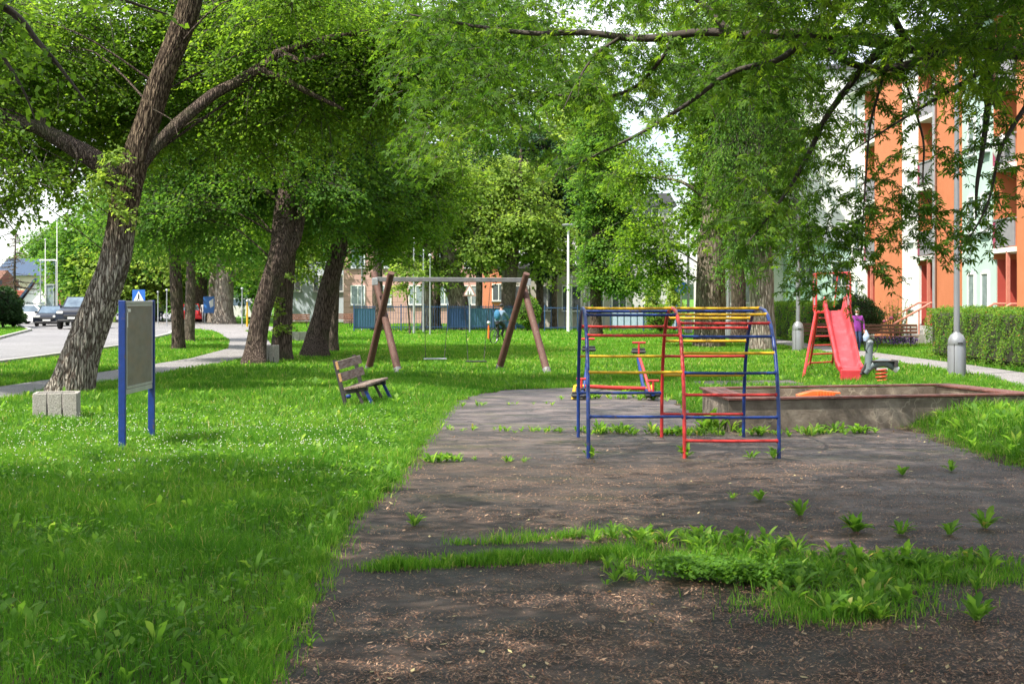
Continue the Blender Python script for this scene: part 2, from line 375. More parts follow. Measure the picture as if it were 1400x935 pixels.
def groundmat():
    m, nt, o = newmat('lawn_soil'); l = nt.links.new
    tcn = N(nt, 'ShaderNodeTexCoord')
    n1 = N(nt, 'ShaderNodeTexNoise'); n1.inputs['Scale'].default_value = .35; n1.inputs['Detail'].default_value = 8; l(tcn.outputs['Object'], n1.inputs['Vector'])
    n2 = N(nt, 'ShaderNodeTexNoise'); n2.inputs['Scale'].default_value = 9; n2.inputs['Detail'].default_value = 6; l(tcn.outputs['Object'], n2.inputs['Vector'])
    c1 = ramp(nt, n1.outputs['Fac'], [(.3, (.05, .14, .016)), (.6, (.10, .22, .028)), (.75, (.17, .24, .05))])
    soil = ramp(nt, n2.outputs['Fac'], [(.35, (.035, .026, .018)), (.55, (.075, .055, .038)), (.7, (.06, .075, .025))])
    sp_ = N(nt, 'ShaderNodeSeparateXYZ'); l(tcn.outputs['Object'], sp_.inputs[0])
    mr_ = N(nt, 'ShaderNodeMapRange'); mr_.inputs['From Min'].default_value = 34; mr_.inputs['From Max'].default_value = 60; l(sp_.outputs['Y'], mr_.inputs['Value'])
    mx = N(nt, 'ShaderNodeMixRGB'); l(mr_.outputs[0], mx.inputs['Fac']); l(soil, mx.inputs['Color1']); l(c1, mx.inputs['Color2'])
    b = N(nt, 'ShaderNodeBsdfPrincipled'); b.inputs['Roughness'].default_value = .95; b.inputs['Specular IOR Level'].default_value = .1
    l(mx.outputs['Color'], b.inputs['Base Color'])
    bp = N(nt, 'ShaderNodeBump'); bp.inputs['Strength'].default_value = .8; bp.inputs['Distance'].default_value = .06; l(n2.outputs['Fac'], bp.inputs['Height']); l(bp.outputs[0], b.inputs['Normal'])
    l(b.outputs[0], o.inputs['Surface']); return m
tag(npmesh('ground', V, loops, np.arange(len(i0)) * 4, groundmat(), smooth=True), kind='structure')

def asphaltmat(name, base, base2, moss=None, dust=None, rough=.72, crack=True, big=.5, slab=False):
    m, nt, o = newmat(name); l = nt.links.new
    tcn = N(nt, 'ShaderNodeTexCoord')
    def no(s, d=8, r=.6, st=(1, 1, 1)):
        mpn = N(nt, 'ShaderNodeMapping'); mpn.inputs['Scale'].default_value = st; l(tcn.outputs['Object'], mpn.inputs['Vector'])
        n = N(nt, 'ShaderNodeTexNoise'); n.inputs['Scale'].default_value = s; n.inputs['Detail'].default_value = d; n.inputs['Roughness'].default_value = r
        l(mpn.outputs[0], n.inputs['Vector']); return n.outputs['Fac']
    def mixc(f, a, c):
        mx = N(nt, 'ShaderNodeMixRGB'); l(f, mx.inputs['Fac']); l(a, mx.inputs['Color1']); mx.inputs['Color2'].default_value = (*c, 1); return mx.outputs['Color']
    col = ramp(nt, no(big), [(.32, base2), (.66, base)])
    g = ramp(nt, no(75, 3, .8), [(.36, (.35,) * 3), (.55, (1.0,) * 3), (.70, (2.6,) * 3)])
    mu = N(nt, 'ShaderNodeMixRGB'); mu.blend_type = 'MULTIPLY'; mu.inputs['Fac'].default_value = .8; l(col, mu.inputs['Color1']); l(g, mu.inputs['Color2']); col = mu.outputs['Color']
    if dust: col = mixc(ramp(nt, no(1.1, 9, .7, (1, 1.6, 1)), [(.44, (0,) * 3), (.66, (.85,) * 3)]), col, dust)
    if moss: col = mixc(ramp(nt, no(.75, 9, .72, (.7, 1.5, 1)), [(.53, (0,) * 3), (.63, (.6,) * 3)]), col, moss)
    if crack:
        vo = N(nt, 'ShaderNodeTexVoronoi'); vo.feature = 'DISTANCE_TO_EDGE'; vo.inputs['Scale'].default_value = .55
        ad = N(nt, 'ShaderNodeMixRGB'); ad.blend_type = 'ADD'; ad.inputs['Fac'].default_value = .5; l(tcn.outputs['Object'], ad.inputs['Color1'])
        nn = N(nt, 'ShaderNodeTexNoise'); nn.inputs['Scale'].default_value = 2.5; nn.inputs['Detail'].default_value = 6; l(tcn.outputs['Object'], nn.inputs['Vector']); l(nn.outputs['Color'], ad.inputs['Color2'])
        l(ad.outputs['Color'], vo.inputs['Vector'])
        col = mixc(ramp(nt, vo.outputs['Distance'], [(.0, (.9,) * 3), (.012, (0,) * 3)]), col, (.012, .012, .01))
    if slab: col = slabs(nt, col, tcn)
    b = N(nt, 'ShaderNodeBsdfPrincipled'); b.inputs['Specular IOR Level'].default_value = .4
    l(ramp(nt, no(1.7, 5), [(.35, (rough - .14,) * 3), (.65, (rough + .1,) * 3)]), b.inputs['Roughness']); l(col, b.inputs['Base Color'])
    bp = N(nt, 'ShaderNodeBump'); bp.inputs['Strength'].default_value = .7; bp.inputs['Distance'].default_value = .008; l(no(120, 3), bp.inputs['Height'])
    bp2 = N(nt, 'ShaderNodeBump'); bp2.inputs['Strength'].default_value = .5; bp2.inputs['Distance'].default_value = .03; l(no(3.5, 5), bp2.inputs['Height']); l(bp.outputs[0], bp2.inputs['Normal'])
    l(bp2.outputs[0], b.inputs['Normal']); l(b.outputs[0], o.inputs['Surface']); return m
def slabs(nt, col, tcn):  # slab by slab tones; lighter far bands also carry painted sun and sky sheen
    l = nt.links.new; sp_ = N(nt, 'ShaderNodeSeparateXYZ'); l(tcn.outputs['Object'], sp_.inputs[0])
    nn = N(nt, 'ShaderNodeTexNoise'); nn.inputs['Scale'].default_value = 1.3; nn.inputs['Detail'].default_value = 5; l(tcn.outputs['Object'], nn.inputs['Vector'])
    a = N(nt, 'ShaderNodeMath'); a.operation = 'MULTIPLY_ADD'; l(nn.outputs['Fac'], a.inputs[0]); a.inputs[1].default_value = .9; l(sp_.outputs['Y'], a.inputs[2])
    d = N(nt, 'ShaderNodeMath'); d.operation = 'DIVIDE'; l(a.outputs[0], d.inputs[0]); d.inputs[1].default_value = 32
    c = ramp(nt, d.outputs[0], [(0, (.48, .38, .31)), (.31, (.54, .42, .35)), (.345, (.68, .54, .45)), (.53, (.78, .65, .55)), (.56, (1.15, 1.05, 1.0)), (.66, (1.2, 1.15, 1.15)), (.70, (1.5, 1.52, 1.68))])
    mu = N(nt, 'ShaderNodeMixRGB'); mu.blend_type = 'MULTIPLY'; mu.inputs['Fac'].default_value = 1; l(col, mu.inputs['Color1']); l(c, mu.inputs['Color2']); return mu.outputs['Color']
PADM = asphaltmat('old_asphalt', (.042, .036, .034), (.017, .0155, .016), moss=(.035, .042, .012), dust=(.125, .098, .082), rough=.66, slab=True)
PATHM = asphaltmat('path_asphalt', (.25, .235, .235), (.19, .18, .18), rough=.8, crack=False)
ROADM = asphaltmat('road_asphalt', (.23, .225, .23), (.17, .165, .17), rough=.75, crack=False, big=.2)
def sheet(name, poly, z, mat, wobble=0.0, sub=None):
    """a flat surface with an edge that follows poly"""
    bm = bmesh.new(); pts = []
    n = len(poly)
    for i in range(n):
        a = Vector(poly[i]); b = Vector(poly[(i + 1) % n]); k = max(1, int((b - a).length / .12)) if wobble else 1
        for j in range(k): pts.append(a.lerp(b, j / k))
    vs = []
    for p in pts:
        dx = wobble * mnoise.noise((p.x * 1.9, p.y * 1.9, 3.1)) * 2 + wobble * .7 * mnoise.noise((p.x * 7, p.y * 7, 1.1)); dy = wobble * mnoise.noise((p.x * 1.9, p.y * 1.9, 8.7)) * 2
        vs.append(bm.verts.new((p.x + dx, p.y + dy, z)))
    f = bm.faces.new(vs); bmesh.ops.triangulate(bm, faces=[f]); bmesh.ops.recalc_face_normals(bm, faces=bm.faces)
    if next(iter(bm.faces)).normal.z < 0: bmesh.ops.reverse_faces(bm, faces=bm.faces)
    me = bpy.data.meshes.new(name); bm.to_mesh(me); bm.free(); me.materials.append(mat)
    o = bpy.data.objects.new(name, me); COL.objects.link(o); return tag(o, kind='structure')
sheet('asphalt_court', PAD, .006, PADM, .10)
sheet('path', PL_POLY, .022, PATHM)
sheet('path', PR_POLY, .022, PATHM)
sheet('road', ROAD_POLY, .008, ROADM)
fo = [(-15.2, 4), (-15.2, 45), (-15.5, 56), (-18.1, 75), (-24.4, 105), (-30.9, 140)]
kl, kr = ribbon(fo, .18)
kb = MB()
for side in (ribbon(fo, .16), ribbon([(a - .1, b) for a, b in ROADL[:-1]], .16)):
    l_, r_ = side
    for i in range(len(l_) - 1):
        a, b, c, d = l_[i], l_[i + 1], r_[i + 1], r_[i]
        kb.add([(a[0], a[1], .0), (b[0], b[1], .0), (c[0], c[1], .0), (d[0], d[1], .0), (a[0], a[1], .12), (b[0], b[1], .12), (c[0], c[1], .12), (d[0], d[1], .12)],
               [(4, 5, 6, 7), (0, 1, 5, 4), (3, 7, 6, 2), (0, 4, 7, 3), (1, 2, 6, 5)])
tag(kb.build('kerb', mt['concrete']), kind='structure')
# paved forecourt beyond the road's right verge and in front of the far fence
sheet('pavement', [(-21.5, 92), (-17.0, 84), (-14.2, 84), (-14.6, 92), (-20, 108), (-26, 118), (-30, 118), (-24.6, 104)], .014, PATHM)
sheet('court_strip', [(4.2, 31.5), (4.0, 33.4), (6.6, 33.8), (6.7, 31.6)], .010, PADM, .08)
# low hill on the horizon
hb = MB(); pts = []
for i in range(41):
    x = -2200 + i * 110; pts.append((x, 30 + 26 * math.exp(-((x + 900) / 500) ** 2) + 5 * math.sin(i * 1.3)))
hb.prism([(p[0], p[1]) for p in pts] + [(2200, -5), (-2200, -5)], (2400, 3200), 'y')
tag(hb.build('hills', M('hill_woods', (.05, .09, .05), (.03, .06, .035), .95, .02)), kind='structure')

# ------------------------------------------------------------------ grass
TRUNK_KEEP = []   # (x, y, r): no grass inside trunks
def scatter(n, xr, yr, keep=None):
    y = rng.uniform(yr[0], yr[1], n); x = rng.uniform(xr[0], xr[1], n)
    k = (np.abs(x) < .375 * y + 1.2)
    x = x[k]; y = y[k]
    wx = x + .09 * wob(x, y, 2.3); wy = y + .09 * wob(y, x, 2.0)
    bad = (poly_in(wx, wy, PAD) & (gh(x, y) < .03)) | poly_in(x, y, PL_POLY) | poly_in(x, y, PR_POLY) | poly_in(x, y, ROAD_POLY) | poly_in(x, y, SB)
    bad |= poly_in(wx, wy, [(4.2, 31.5), (4.0, 33.4), (6.6, 33.8), (6.7, 31.6)])
    bad |= poly_in(x, y, [(-21.5, 92), (-17.0, 84), (-14.2, 84), (-14.6, 92), (-20, 108), (-26, 118), (-30, 118), (-24.6, 104)])
    return x[~bad], y[~bad]
def blades(name, x, y, h, wd, mat, lean=1.0, z=None, tint=None, parent=None):
    n = len(x); z = gh(x, y) if z is None else z
    yaw = rng.uniform(0, 2 * np.pi, n); ld = rng.uniform(0, 2 * np.pi, n); le = lean * rng.random(n) ** 1.4 + .04
    s = np.stack([np.cos(yaw), np.sin(yaw), np.zeros(n)], 1) * (wd / 2)[:, None]
    p = np.stack([x, y, z - .01], 1); d = np.stack([np.cos(ld) * le, np.sin(ld) * le, np.ones(n)], 1) * h[:, None]
    md = d * np.array([.38, .38, .6])
    V = np.empty((n, 5, 3)); V[:, 0] = p - s; V[:, 1] = p + s; V[:, 2] = p + md + s * .75; V[:, 3] = p + md - s * .75; V[:, 4] = p + d * np.array([1, 1, .93])
    b = np.arange(n)[:, None] * 5
    loops = (b + np.array([0, 1, 2, 3, 3, 2, 4])).ravel(); st = (np.arange(n)[:, None] * 7 + np.array([0, 4])).ravel()
    t = rng.random(n) if tint is None else tint
    return npmesh(name, V.reshape(-1, 3), loops, st, mat, np.repeat(t, 2), parent)
gx = []; gy = []; ghh = []; gw = []
for (n, xr, yr, h, wd) in ((190000, (-6.2, 6.5), (6.2, 12.0), .125, .0052), (270000, (-9, 9), (12, 20), .13, .008), (270000, (-13, 14), (20, 34), .13, .014),
                           (230000, (-20, 20), (34, 60), .14, .028), (130000, (-33, 16), (60, 110), .15, .05)):
    x, y = scatter(n, xr, yr)
    lump = 1 + .35 * wob(x, y, .9) + .25 * wob(x, y, 3.1, 1.2)
    gx.append(x); gy.append(y); hh = h * lump * rng.uniform(.45, 1.25, len(x))
    # worn, shorter turf beside the path and far off
    hh *= np.where((y > 40), .75, 1)
    ghh.append(hh); gw.append(wd * rng.uniform(.6, 1.3, len(x)))
x = np.concatenate(gx); y = np.concatenate(gy); hh = np.concatenate(ghh); ww = np.concatenate(gw)
tt = np.clip(.40 + .22 * wob(x, y, .7, .4) + .22 * wob(x, y, 2.6, 2) + rng.normal(0, .17, len(x)) + .12 * (y > 40), 0, .97)
tt[rng.random(len(x)) < .03] = 1
tag(blades('grass', x, y, hh, ww, LEAF['grass'], tint=tt), 'lush green grass covering the lawn around the asphalt court', 'grass', kind='stuff')

_xm, _ym = rng.uniform(5.7, 9.6, 26000), rng.uniform(15.6, 24.5, 26000); _k = (gh(_xm, _ym) > .05) & ~poly_in(_xm, _ym, SB); _xm, _ym = _xm[_k], _ym[_k]
tag(blades('mound_grass', _xm, _ym, rng.uniform(.08, .26, len(_xm)), rng.uniform(.006, .013, len(_xm)), LEAF['grass']), 'taller grass on the low mound in front of the sandbox', 'grass', kind='stuff')
# broad leaves: a template leaf (arching, folded along its rib) instanced with numpy
PROF = np.array([.13, .48, .74, .95, 1.0, .72, .05]); NS = 6
BF = np.array([(i * 3 + q, i * 3 + q + 1, i * 3 + q + 4, i * 3 + q + 3) for i in range(NS) for q in (0, 1)])
def broad(name, x, y, z, yaw, L_, W_, pitch, mat, tint=None, parent=None):
    # every leaf is a curved, folded blade: it leaves the ground at its own angle and bends over
    n = len(x); t = np.linspace(0, 1, NS + 1)
    th0 = np.clip(.95 + pitch * .55, .1, 1.45); bend = rng.uniform(.5, 1.5, n) * .95
    th = th0[:, None] - bend[:, None] * t[None]; ds = L_[:, None] / NS * 1.15
    px = np.concatenate([np.zeros((n, 1)), np.cumsum(np.cos(th[:, :-1]) * ds, 1)], 1); pz = np.concatenate([np.zeros((n, 1)), np.cumsum(np.sin(th[:, :-1]) * ds, 1)], 1)
    tooth = rng.uniform(.05, .42, n) * (rng.random(n) < .75); wv = PROF[None] * W_[:, None] * .5 * (1 + tooth[:, None] * ((-1.0) ** np.arange(NS + 1))[None])
    V = np.empty((n, NS + 1, 3, 3)); c, s = np.cos(yaw)[:, None], np.sin(yaw)[:, None]; tw = rng.normal(0, .25, n)[:, None] * t[None]
    for q, sg in enumerate((-1, 0, 1)):
        w_ = wv * sg; dz = np.abs(w_) * .35 + w_ * tw
        V[:, :, q, 0] = px * c - w_ * s + x[:, None]; V[:, :, q, 1] = px * s + w_ * c + y[:, None]; V[:, :, q, 2] = np.maximum(pz + dz, .004) + z[:, None]
    k = (NS + 1) * 3; nf = len(BF)
    loops = (np.arange(n)[:, None, None] * k + BF[None]).ravel(); st = np.arange(n * nf) * 4
    tt_ = rng.random(n) if tint is None else tint
    return npmesh(name, V.reshape(-1, 3), loops, st, mat, np.repeat(tt_, nf), parent, smooth=True)
def rosettes(cx, cy, r, nl, up=0.45, zfun=gh, wr=.26):
    """expand plant centres into leaves"""
    X_ = np.repeat(cx, nl); Y_ = np.repeat(cy, nl); Rr = np.repeat(r, nl); n = len(X_)
    yaw = rng.uniform(0, 2 * np.pi, n); L_ = Rr * rng.uniform(.55, 1.15, n); W_ = L_ * rng.uniform(.8, 1.25, n) * wr
    pitch = rng.uniform(-.35, up + .55, n) * (1 - .0 * L_)
    X_ = X_ + np.cos(yaw) * .012; Y_ = Y_ + np.sin(yaw) * .012
    return X_, Y_, zfun(X_, Y_), yaw, L_, W_, pitch
def cat(*a): return [np.concatenate([q[i] for q in a]) for i in range(7)]
# weeds mixed into the lawn
x, y = scatter(1000, (-6, -1), (6.2, 20)); k = wob(x, y, 1.1, 1.7) + .5 * np.exp(-((x + 1.6) / .5) ** 2) > .05; x, y = x[k], y[k]
A = rosettes(x, y, rng.uniform(.07, .17, len(x)), 5, .9)
x, y = scatter(3000, (-12, 12), (20, 46)); k = (wob(x, y, .9, .7) > .0) & ~((x > 5) & (y < 25)); x, y = x[k], y[k]
B = rosettes(x, y, rng.uniform(.10, .20, len(x)), 5, .9)
x, y = scatter(230, (5.2, 9), (15, 24)); C_ = rosettes(x, y, rng.uniform(.14, .26, len(x)), 6, .9)
a = cat(A, B, C_)
tag(broad('weeds', *a, LEAF['weed'], tint=np.clip(.35 + rng.normal(0, .2, len(a[0])), 0, 1)), 'broad dandelion and dock leaves growing through the lawn', 'weeds', kind='stuff')
x, y = scatter(95000, (-9, 9), (6.2, 24)); k = wob(x, y, 2.2, 2.7) + rng.normal(0, .3, len(x)) > -.1; x, y = x[k], y[k]; n = len(x); sz = rng.uniform(.010, .022, n) * (1 + .03 * np.maximum(y - 10, 0))
zc_ = gh(x, y) + rng.uniform(.03, .105, n); an = rng.uniform(0, 6.28, n); tl = rng.normal(0, .35, (n, 2)); V = np.empty((n, 4, 3))
for i in range(4):
    a_ = an + i * np.pi / 2; u, v = np.cos(a_) * sz, np.sin(a_) * sz * 1.0; V[:, i, 0] = x + u; V[:, i, 1] = y + v; V[:, i, 2] = zc_ + u * tl[:, 0] + v * tl[:, 1]
tag(npmesh('clover_leaves', V.reshape(-1, 3), np.arange(n * 4), np.arange(n) * 4, LEAF['weed'], np.clip(rng.normal(.25, .2, n), 0, 1)), 'small clover leaves carpeting the lawn between the grass blades', 'clover', kind='stuff')
# white clover heads
x, y = scatter(26000, (-9.5, -1.5), (12.2, 25.5)); dens = np.exp(-((y - 18.5) / 3.6) ** 2) * (.25 + .9 * (wob(x, y, 1.6, .3) > -.1)) * np.where(x < -2.2, 1, .45) ; k = rng.random(len(x)) < dens * .17; x, y = x[k], y[k]
n = len(x); r = rng.uniform(.005, .0085, n); z = gh(x, y) + rng.uniform(.11, .17, n)
O8 = np.array([(1, 0, 0), (0, 1, 0), (-1, 0, 0), (0, -1, 0), (0, 0, 1), (0, 0, -1.)]); OF = np.array([(0, 1, 4), (1, 2, 4), (2, 3, 4), (3, 0, 4), (1, 0, 5), (2, 1, 5), (3, 2, 5), (0, 3, 5)])
V = O8[None] * r[:, None, None] + np.stack([x, y, z], 1)[:, None]
tag(npmesh('clover_flowers', V.reshape(-1, 3), (np.arange(n)[:, None, None] * 6 + OF[None]).ravel(), np.arange(n * 8) * 3, LEAF['flower']), 'tiny white clover flowers dotting the lawn', 'flowers', kind='stuff')

# ---- growth in the cracks of the court
def along(pts, n, spread):
    P = np.array(pts); t = rng.uniform(0, len(P) - 1, n); i = np.minimum(t.astype(int), len(P) - 2); f = (t - i)[:, None]
    q = P[i] * (1 - f) + P[i + 1] * f
    return q[:, 0] + rng.normal(0, spread, n), q[:, 1] + rng.normal(0, spread, n)
def gpx(lst): return [G(a, b) for a, b in lst]
flat = lambda x, y: np.full(len(x), .006)
bx, by = [], []
for pts, n, sp in ((gpx([(490, 778), (560, 776), (640, 772), (720, 768), (800, 765), (860, 760)]), 5200, .075), (gpx([(620, 744), (700, 742), (780, 735), (850, 730)]), 2000, .06),
                   (gpx([(860, 762), (980, 765), (1100, 785), (1230, 790), (1390, 786)]), 13000, .24), (gpx([(1060, 830), (1150, 840), (1220, 815)]), 4200, .20), (gpx([(670, 768), (700, 768)]), 900, .03)):
    a_, b_ = along(pts, n, sp); bx.append(a_); by.append(b_)
a_, b_ = along([(-1.36, 6.6), (-1.3, 7.2), (-1.35, 8.4), (-1.40, 9.9), (-1.48, 12.5), (-1.27, 15), (-1.22, 19.7), (-1.2, 22.7), (-1.1, 26.5)], 15000, .085); bx.append(a_); by.append(b_)
a_, b_ = along([(5.7, 22), (6.15, 21.0), (5.9, 18.8), (5.9, 16.3), (7.3, 14.6)], 4500, .12); bx.append(a_); by.append(b_)
x = np.concatenate(bx); y = np.concatenate(by); k = wob(x, y, 4.2, .9) + rng.normal(0, .25, len(x)) > -.3; x, y = x[k], y[k]
hh = rng.uniform(.03, .12, len(x)) * (1 + .55 * wob(x, y, 5, 1.1)); hh[-700:] *= 1.5; 
tag(blades('crack_grass', x, y, hh, rng.uniform(.004, .008, len(x)), LEAF['grass'], z=np.full(len(x), .006), tint=np.clip(rng.normal(.55, .2, len(x)), 0, 1)), 'short grass in the cracks and along the ragged edge of the asphalt court', 'grass', kind='stuff')
parts = []
for pts, n, sp, r0, r1, nl in (
        (gpx([(880, 745), (980, 750), (1100, 765), (1210, 775), (1290, 778), (1395, 780)]), 110, .20, .08, .19, 11),
        (gpx([(1000, 790), (1120, 810), (1200, 800), (1250, 790)]), 50, .20, .09, .19, 12),
        (gpx([(1150, 845), (1190, 838), (1215, 820)]), 26, .10, .12, .21, 12),
        (gpx([(790, 740), (900, 735), (1000, 742), (1080, 748)]), 40, .10, .08, .15, 9),
        (gpx([(800, 765), (860, 790), (830, 800)]), 12, .08, .07, .14, 8),
        (gpx([(500, 776), (640, 772), (760, 766)]), 22, .07, .06, .12, 8),
        (gpx([(770, 592), (880, 594), (960, 596), (1060, 595), (1190, 592)]), 105, .13, .10, .20, 10),
        (gpx([(600, 588), (680, 590), (770, 591)]), 22, .10, .08, .14, 8),
        (gpx([(940, 590), (1000, 588)]), 8, .12, .28, .42, 10),
        (gpx([(790, 546), (840, 545), (905, 547), (990, 546)]), 34, .2, .12, .24, 9),
        (gpx([(575, 633), (650, 630)]), 14, .07, .10, .16, 10), (gpx([(690, 632), (730, 631)]), 6, .06, .08, .13, 8),
        (gpx([(420, 880), (340, 905), (330, 870)]), 12, .10, .08, .16, 9), (gpx([(640, 556), (740, 553)]), 8, .2, .08, .14, 8)):
    a_, b_ = along(pts, n, sp); parts.append(rosettes(a_, b_, rng.uniform(r0, r1, n) * rng.uniform(.45, .98, n), int(nl * 1.35), .6, flat, .24))
a = cat(*parts)
tag(broad('crack_weeds', *a, LEAF['weed'], tint=np.clip(.40 + rng.normal(0, .27, len(a[0])), 0, 1)), 'bands of broad leaved weeds grown up through the cracked asphalt', 'weeds', kind='stuff')
# low small-leaved ground plant: dense patch of clover leaves
a_, b_ = along(gpx([(920, 790), (1000, 795), (1090, 800)]), 3600, .12); k = wob(a_, b_, 3, .5) > -.6; a_, b_ = a_[k], b_[k]; n = len(a_)
z = .03 + rng.uniform(0, .10, n)
tag(broad('clover_patch', a_, b_, z, rng.uniform(0, 6.28, n), np.full(n, .030), np.full(n, .028), rng.uniform(-.5, .3, n), LEAF['weed'], tint=np.clip(.2 + rng.normal(0, .12, n), 0, 1)), 'dense low mat of small round clover leaves on the asphalt', 'clover', kind='stuff')
# single plants one can point at
def lone(name, px, py, r, nl, label, up=.6):
    r *= .85; nl = int(nl * 1.5)
    gx_, gy_ = G(px, py); cx = np.zeros(3) + rng.normal(0, r * .12, 3); cy = rng.normal(0, r * .12, 3)
    a = rosettes(cx, cy, np.full(3, r), nl // 3 + 1, up, lambda x, y: np.zeros(len(x)))
    o = broad(name, *a, LEAF['weed'], tint=np.clip(.45 + rng.normal(0, .2, len(a[0])), 0, 1)); o.location = (gx_, gy_, .006)
    tag(o, label, 'weed', 'single weeds on the asphalt court')
lone('dandelion', 567, 720, .13, 14, 'small flat dandelion alone on bare dark asphalt near the lawn edge')
lone('dock_plant', 1093, 706, .17, 15, 'upright dock plant on bare asphalt between the thin weed and the wide clump')
lone('dock_plant', 1168, 728, .17, 34, 'widest single leafy clump just behind the green weed band')
lone('dock_plant', 1232, 732, .14, 14, 'low spreading weed right beside the widest single leafy clump')
lone('dock_plant', 1345, 722, .22, 12, 'tall dock plant with few broad upright leaves near the right edge')
lone('dock_plant', 1300, 732, .15, 9, 'small two leaved dock plant just left of the tall dock')
lone('weed_plant', 1038, 684, .13, 12, 'small spiky weed standing alone midway across the bare asphalt')
lone('weed_plant', 1002, 682, .08, 12, 'tiny pale tuft left of the small spiky weed')
lone('weed_plant', 808, 626, .19, 6, 'few tall leaves at the foot of the front left blue post', 1.2)
lone('weed_plant', 938, 626, .19, 14, 'leafy weed wrapped round the foot of the front red post', 1.0)
lone('weed_plant', 1026, 627, .14, 9, 'small weed under the lowest red bar')
lone('weed_plant', 1060, 627, .17, 9, 'weed at the foot of the front right blue post')
lone('weed_plant', 1234, 650, .13, 10, 'pair of short weeds on asphalt below the grassy mound')
lone('weed_plant', 1300, 645, .16, 9, 'flat weed at the lower edge of the grassy mound')
lone('dock_plant', 1340, 850, .20, 14, 'broad flat leaved dock in the lower right of the court')
# fallen seeds and leaves
n = 340000
y = 6.4 + (26 - 6.4) * rng.random(n) ** 1.5; x = rng.uniform(-1, 1, n) * (.375 * y + .6)
k = poly_in(x, y, PAD) & (rng.random(n) < np.clip(.44 + .8 * wob(x, y * 1.7, 1.4, .3) + .3 * wob(x, y, 4.4, 2) + .30 * (x > .8) + .25 * (y < 9.5) - .35 * (y > 16.5) - .5 * (y > 21), .04, 1)); x, y = x[k], y[k]; n = len(x)
L_ = rng.uniform(.010, .034, n) ; W_ = L_ * rng.uniform(.16, .36, n); big = rng.random(n) < .010; L_[big] *= rng.uniform(1.3, 1.9, big.sum()); W_[big] = L_[big] * .55
yaw = rng.uniform(0, 6.28, n); c, s = np.cos(yaw), np.sin(yaw); t1 = rng.normal(0, .25, n)
T4 = np.array([(-.5, 0), (0, -.5), (.5, 0), (0, .5)])
V = np.empty((n, 4, 3))
for i in range(4):
    u = T4[i, 0] * L_; v = T4[i, 1] * W_
    V[:, i, 0] = x + u * c - v * s; V[:, i, 1] = y + u * s + v * c; V[:, i, 2] = .014 + np.abs(t1) * .012 + u * t1
V[..., 2] = np.maximum(V[..., 2], .008)
tn = rng.random(n) * .9; tn[big] = rng.uniform(.8, 1, big.sum())
tag(npmesh('leaf_litter', V.reshape(-1, 3), np.arange(n * 4), np.arange(n) * 4, LEAF['litter'], tn), 'brown maple seeds and dry leaves strewn over the asphalt', 'litter', kind='stuff')
# ------------------------------------------------------------------ trees
TQ = np.array([(0, 0, 0), (.42, -.5, .12), (1, 0, -.08), (.42, .5, .12)])          # simple pointed leaf
def star(lobes):
    v = []; f = []
    for ang, ln, wd in lobes:
        c, s = math.cos(ang), math.sin(ang); b = len(v)
        for (u, w_, z) in ((0, 0, 0), (.5, -wd, .03), (1, 0, -.10), (.5, wd, .03)):
            u *= ln; v.append((u * c - w_ * s, u * s + w_ * c, z)); 
        f.append((b, b + 1, b + 2, b + 3))
    return np.array(v), np.array(f)
TM, TMF = star([(0, 1, .135), (.75, .82, .12), (-.75, .82, .12), (1.6, .5, .10), (-1.6, .5, .10)])
TQF = np.array([(0, 1, 2, 3)])
def place_leaves(P, D, Nn, L_, W_, tm, tf):
    n = len(P); D = D / np.linalg.norm(D, axis=1, keepdims=True)
    Sd = np.cross(Nn, D); Sd /= (np.linalg.norm(Sd, axis=1, keepdims=True) + 1e-9); Nn = np.cross(D, Sd)
    V = P[:, None] + tm[None, :, 0:1] * L_[:, None, None] * D[:, None] + tm[None, :, 1:2] * W_[:, None, None] * Sd[:, None] + tm[None, :, 2:3] * L_[:, None, None] * Nn[:, None]
    return V
def leaf_object(name, P, D, Nn, L_, W_, kind, mat, tint, parent):
    tm, tf = (TM, TMF) if kind == 'maple' else (TQ, TQF)
    V = place_leaves(P, D, Nn, L_, W_, tm, tf); k = tm.shape[0]; nf = tf.shape[0]; n = len(P)
    loops = (np.arange(n)[:, None, None] * k + tf[None]).ravel()
    return npmesh(name, V.reshape(-1, 3), loops, np.arange(n * nf) * 4, mat, np.repeat(tint, nf), parent)
def sprays(blobs, n, rg):
    B = np.array(blobs, float); wgt = (B[:, 3] * B[:, 4] * B[:, 5]) ** (.75); wgt /= wgt.sum()
    i = rg.choice(len(B), n, p=wgt); d = rg.normal(size=(n, 3)); d /= np.linalg.norm(d, axis=1, keepdims=True)
    r = rg.random(n) ** .42
    # lumpy outline
    lump = 1 + .22 * np.sin(d[:, 0] * 5 + i) * np.sin(d[:, 1] * 6 + 2 * i) + .12 * np.sin(d[:, 2] * 9 + i)
    P = B[i, :3] + d * B[i, 3:] * (r * lump)[:, None]
    return P, d, i
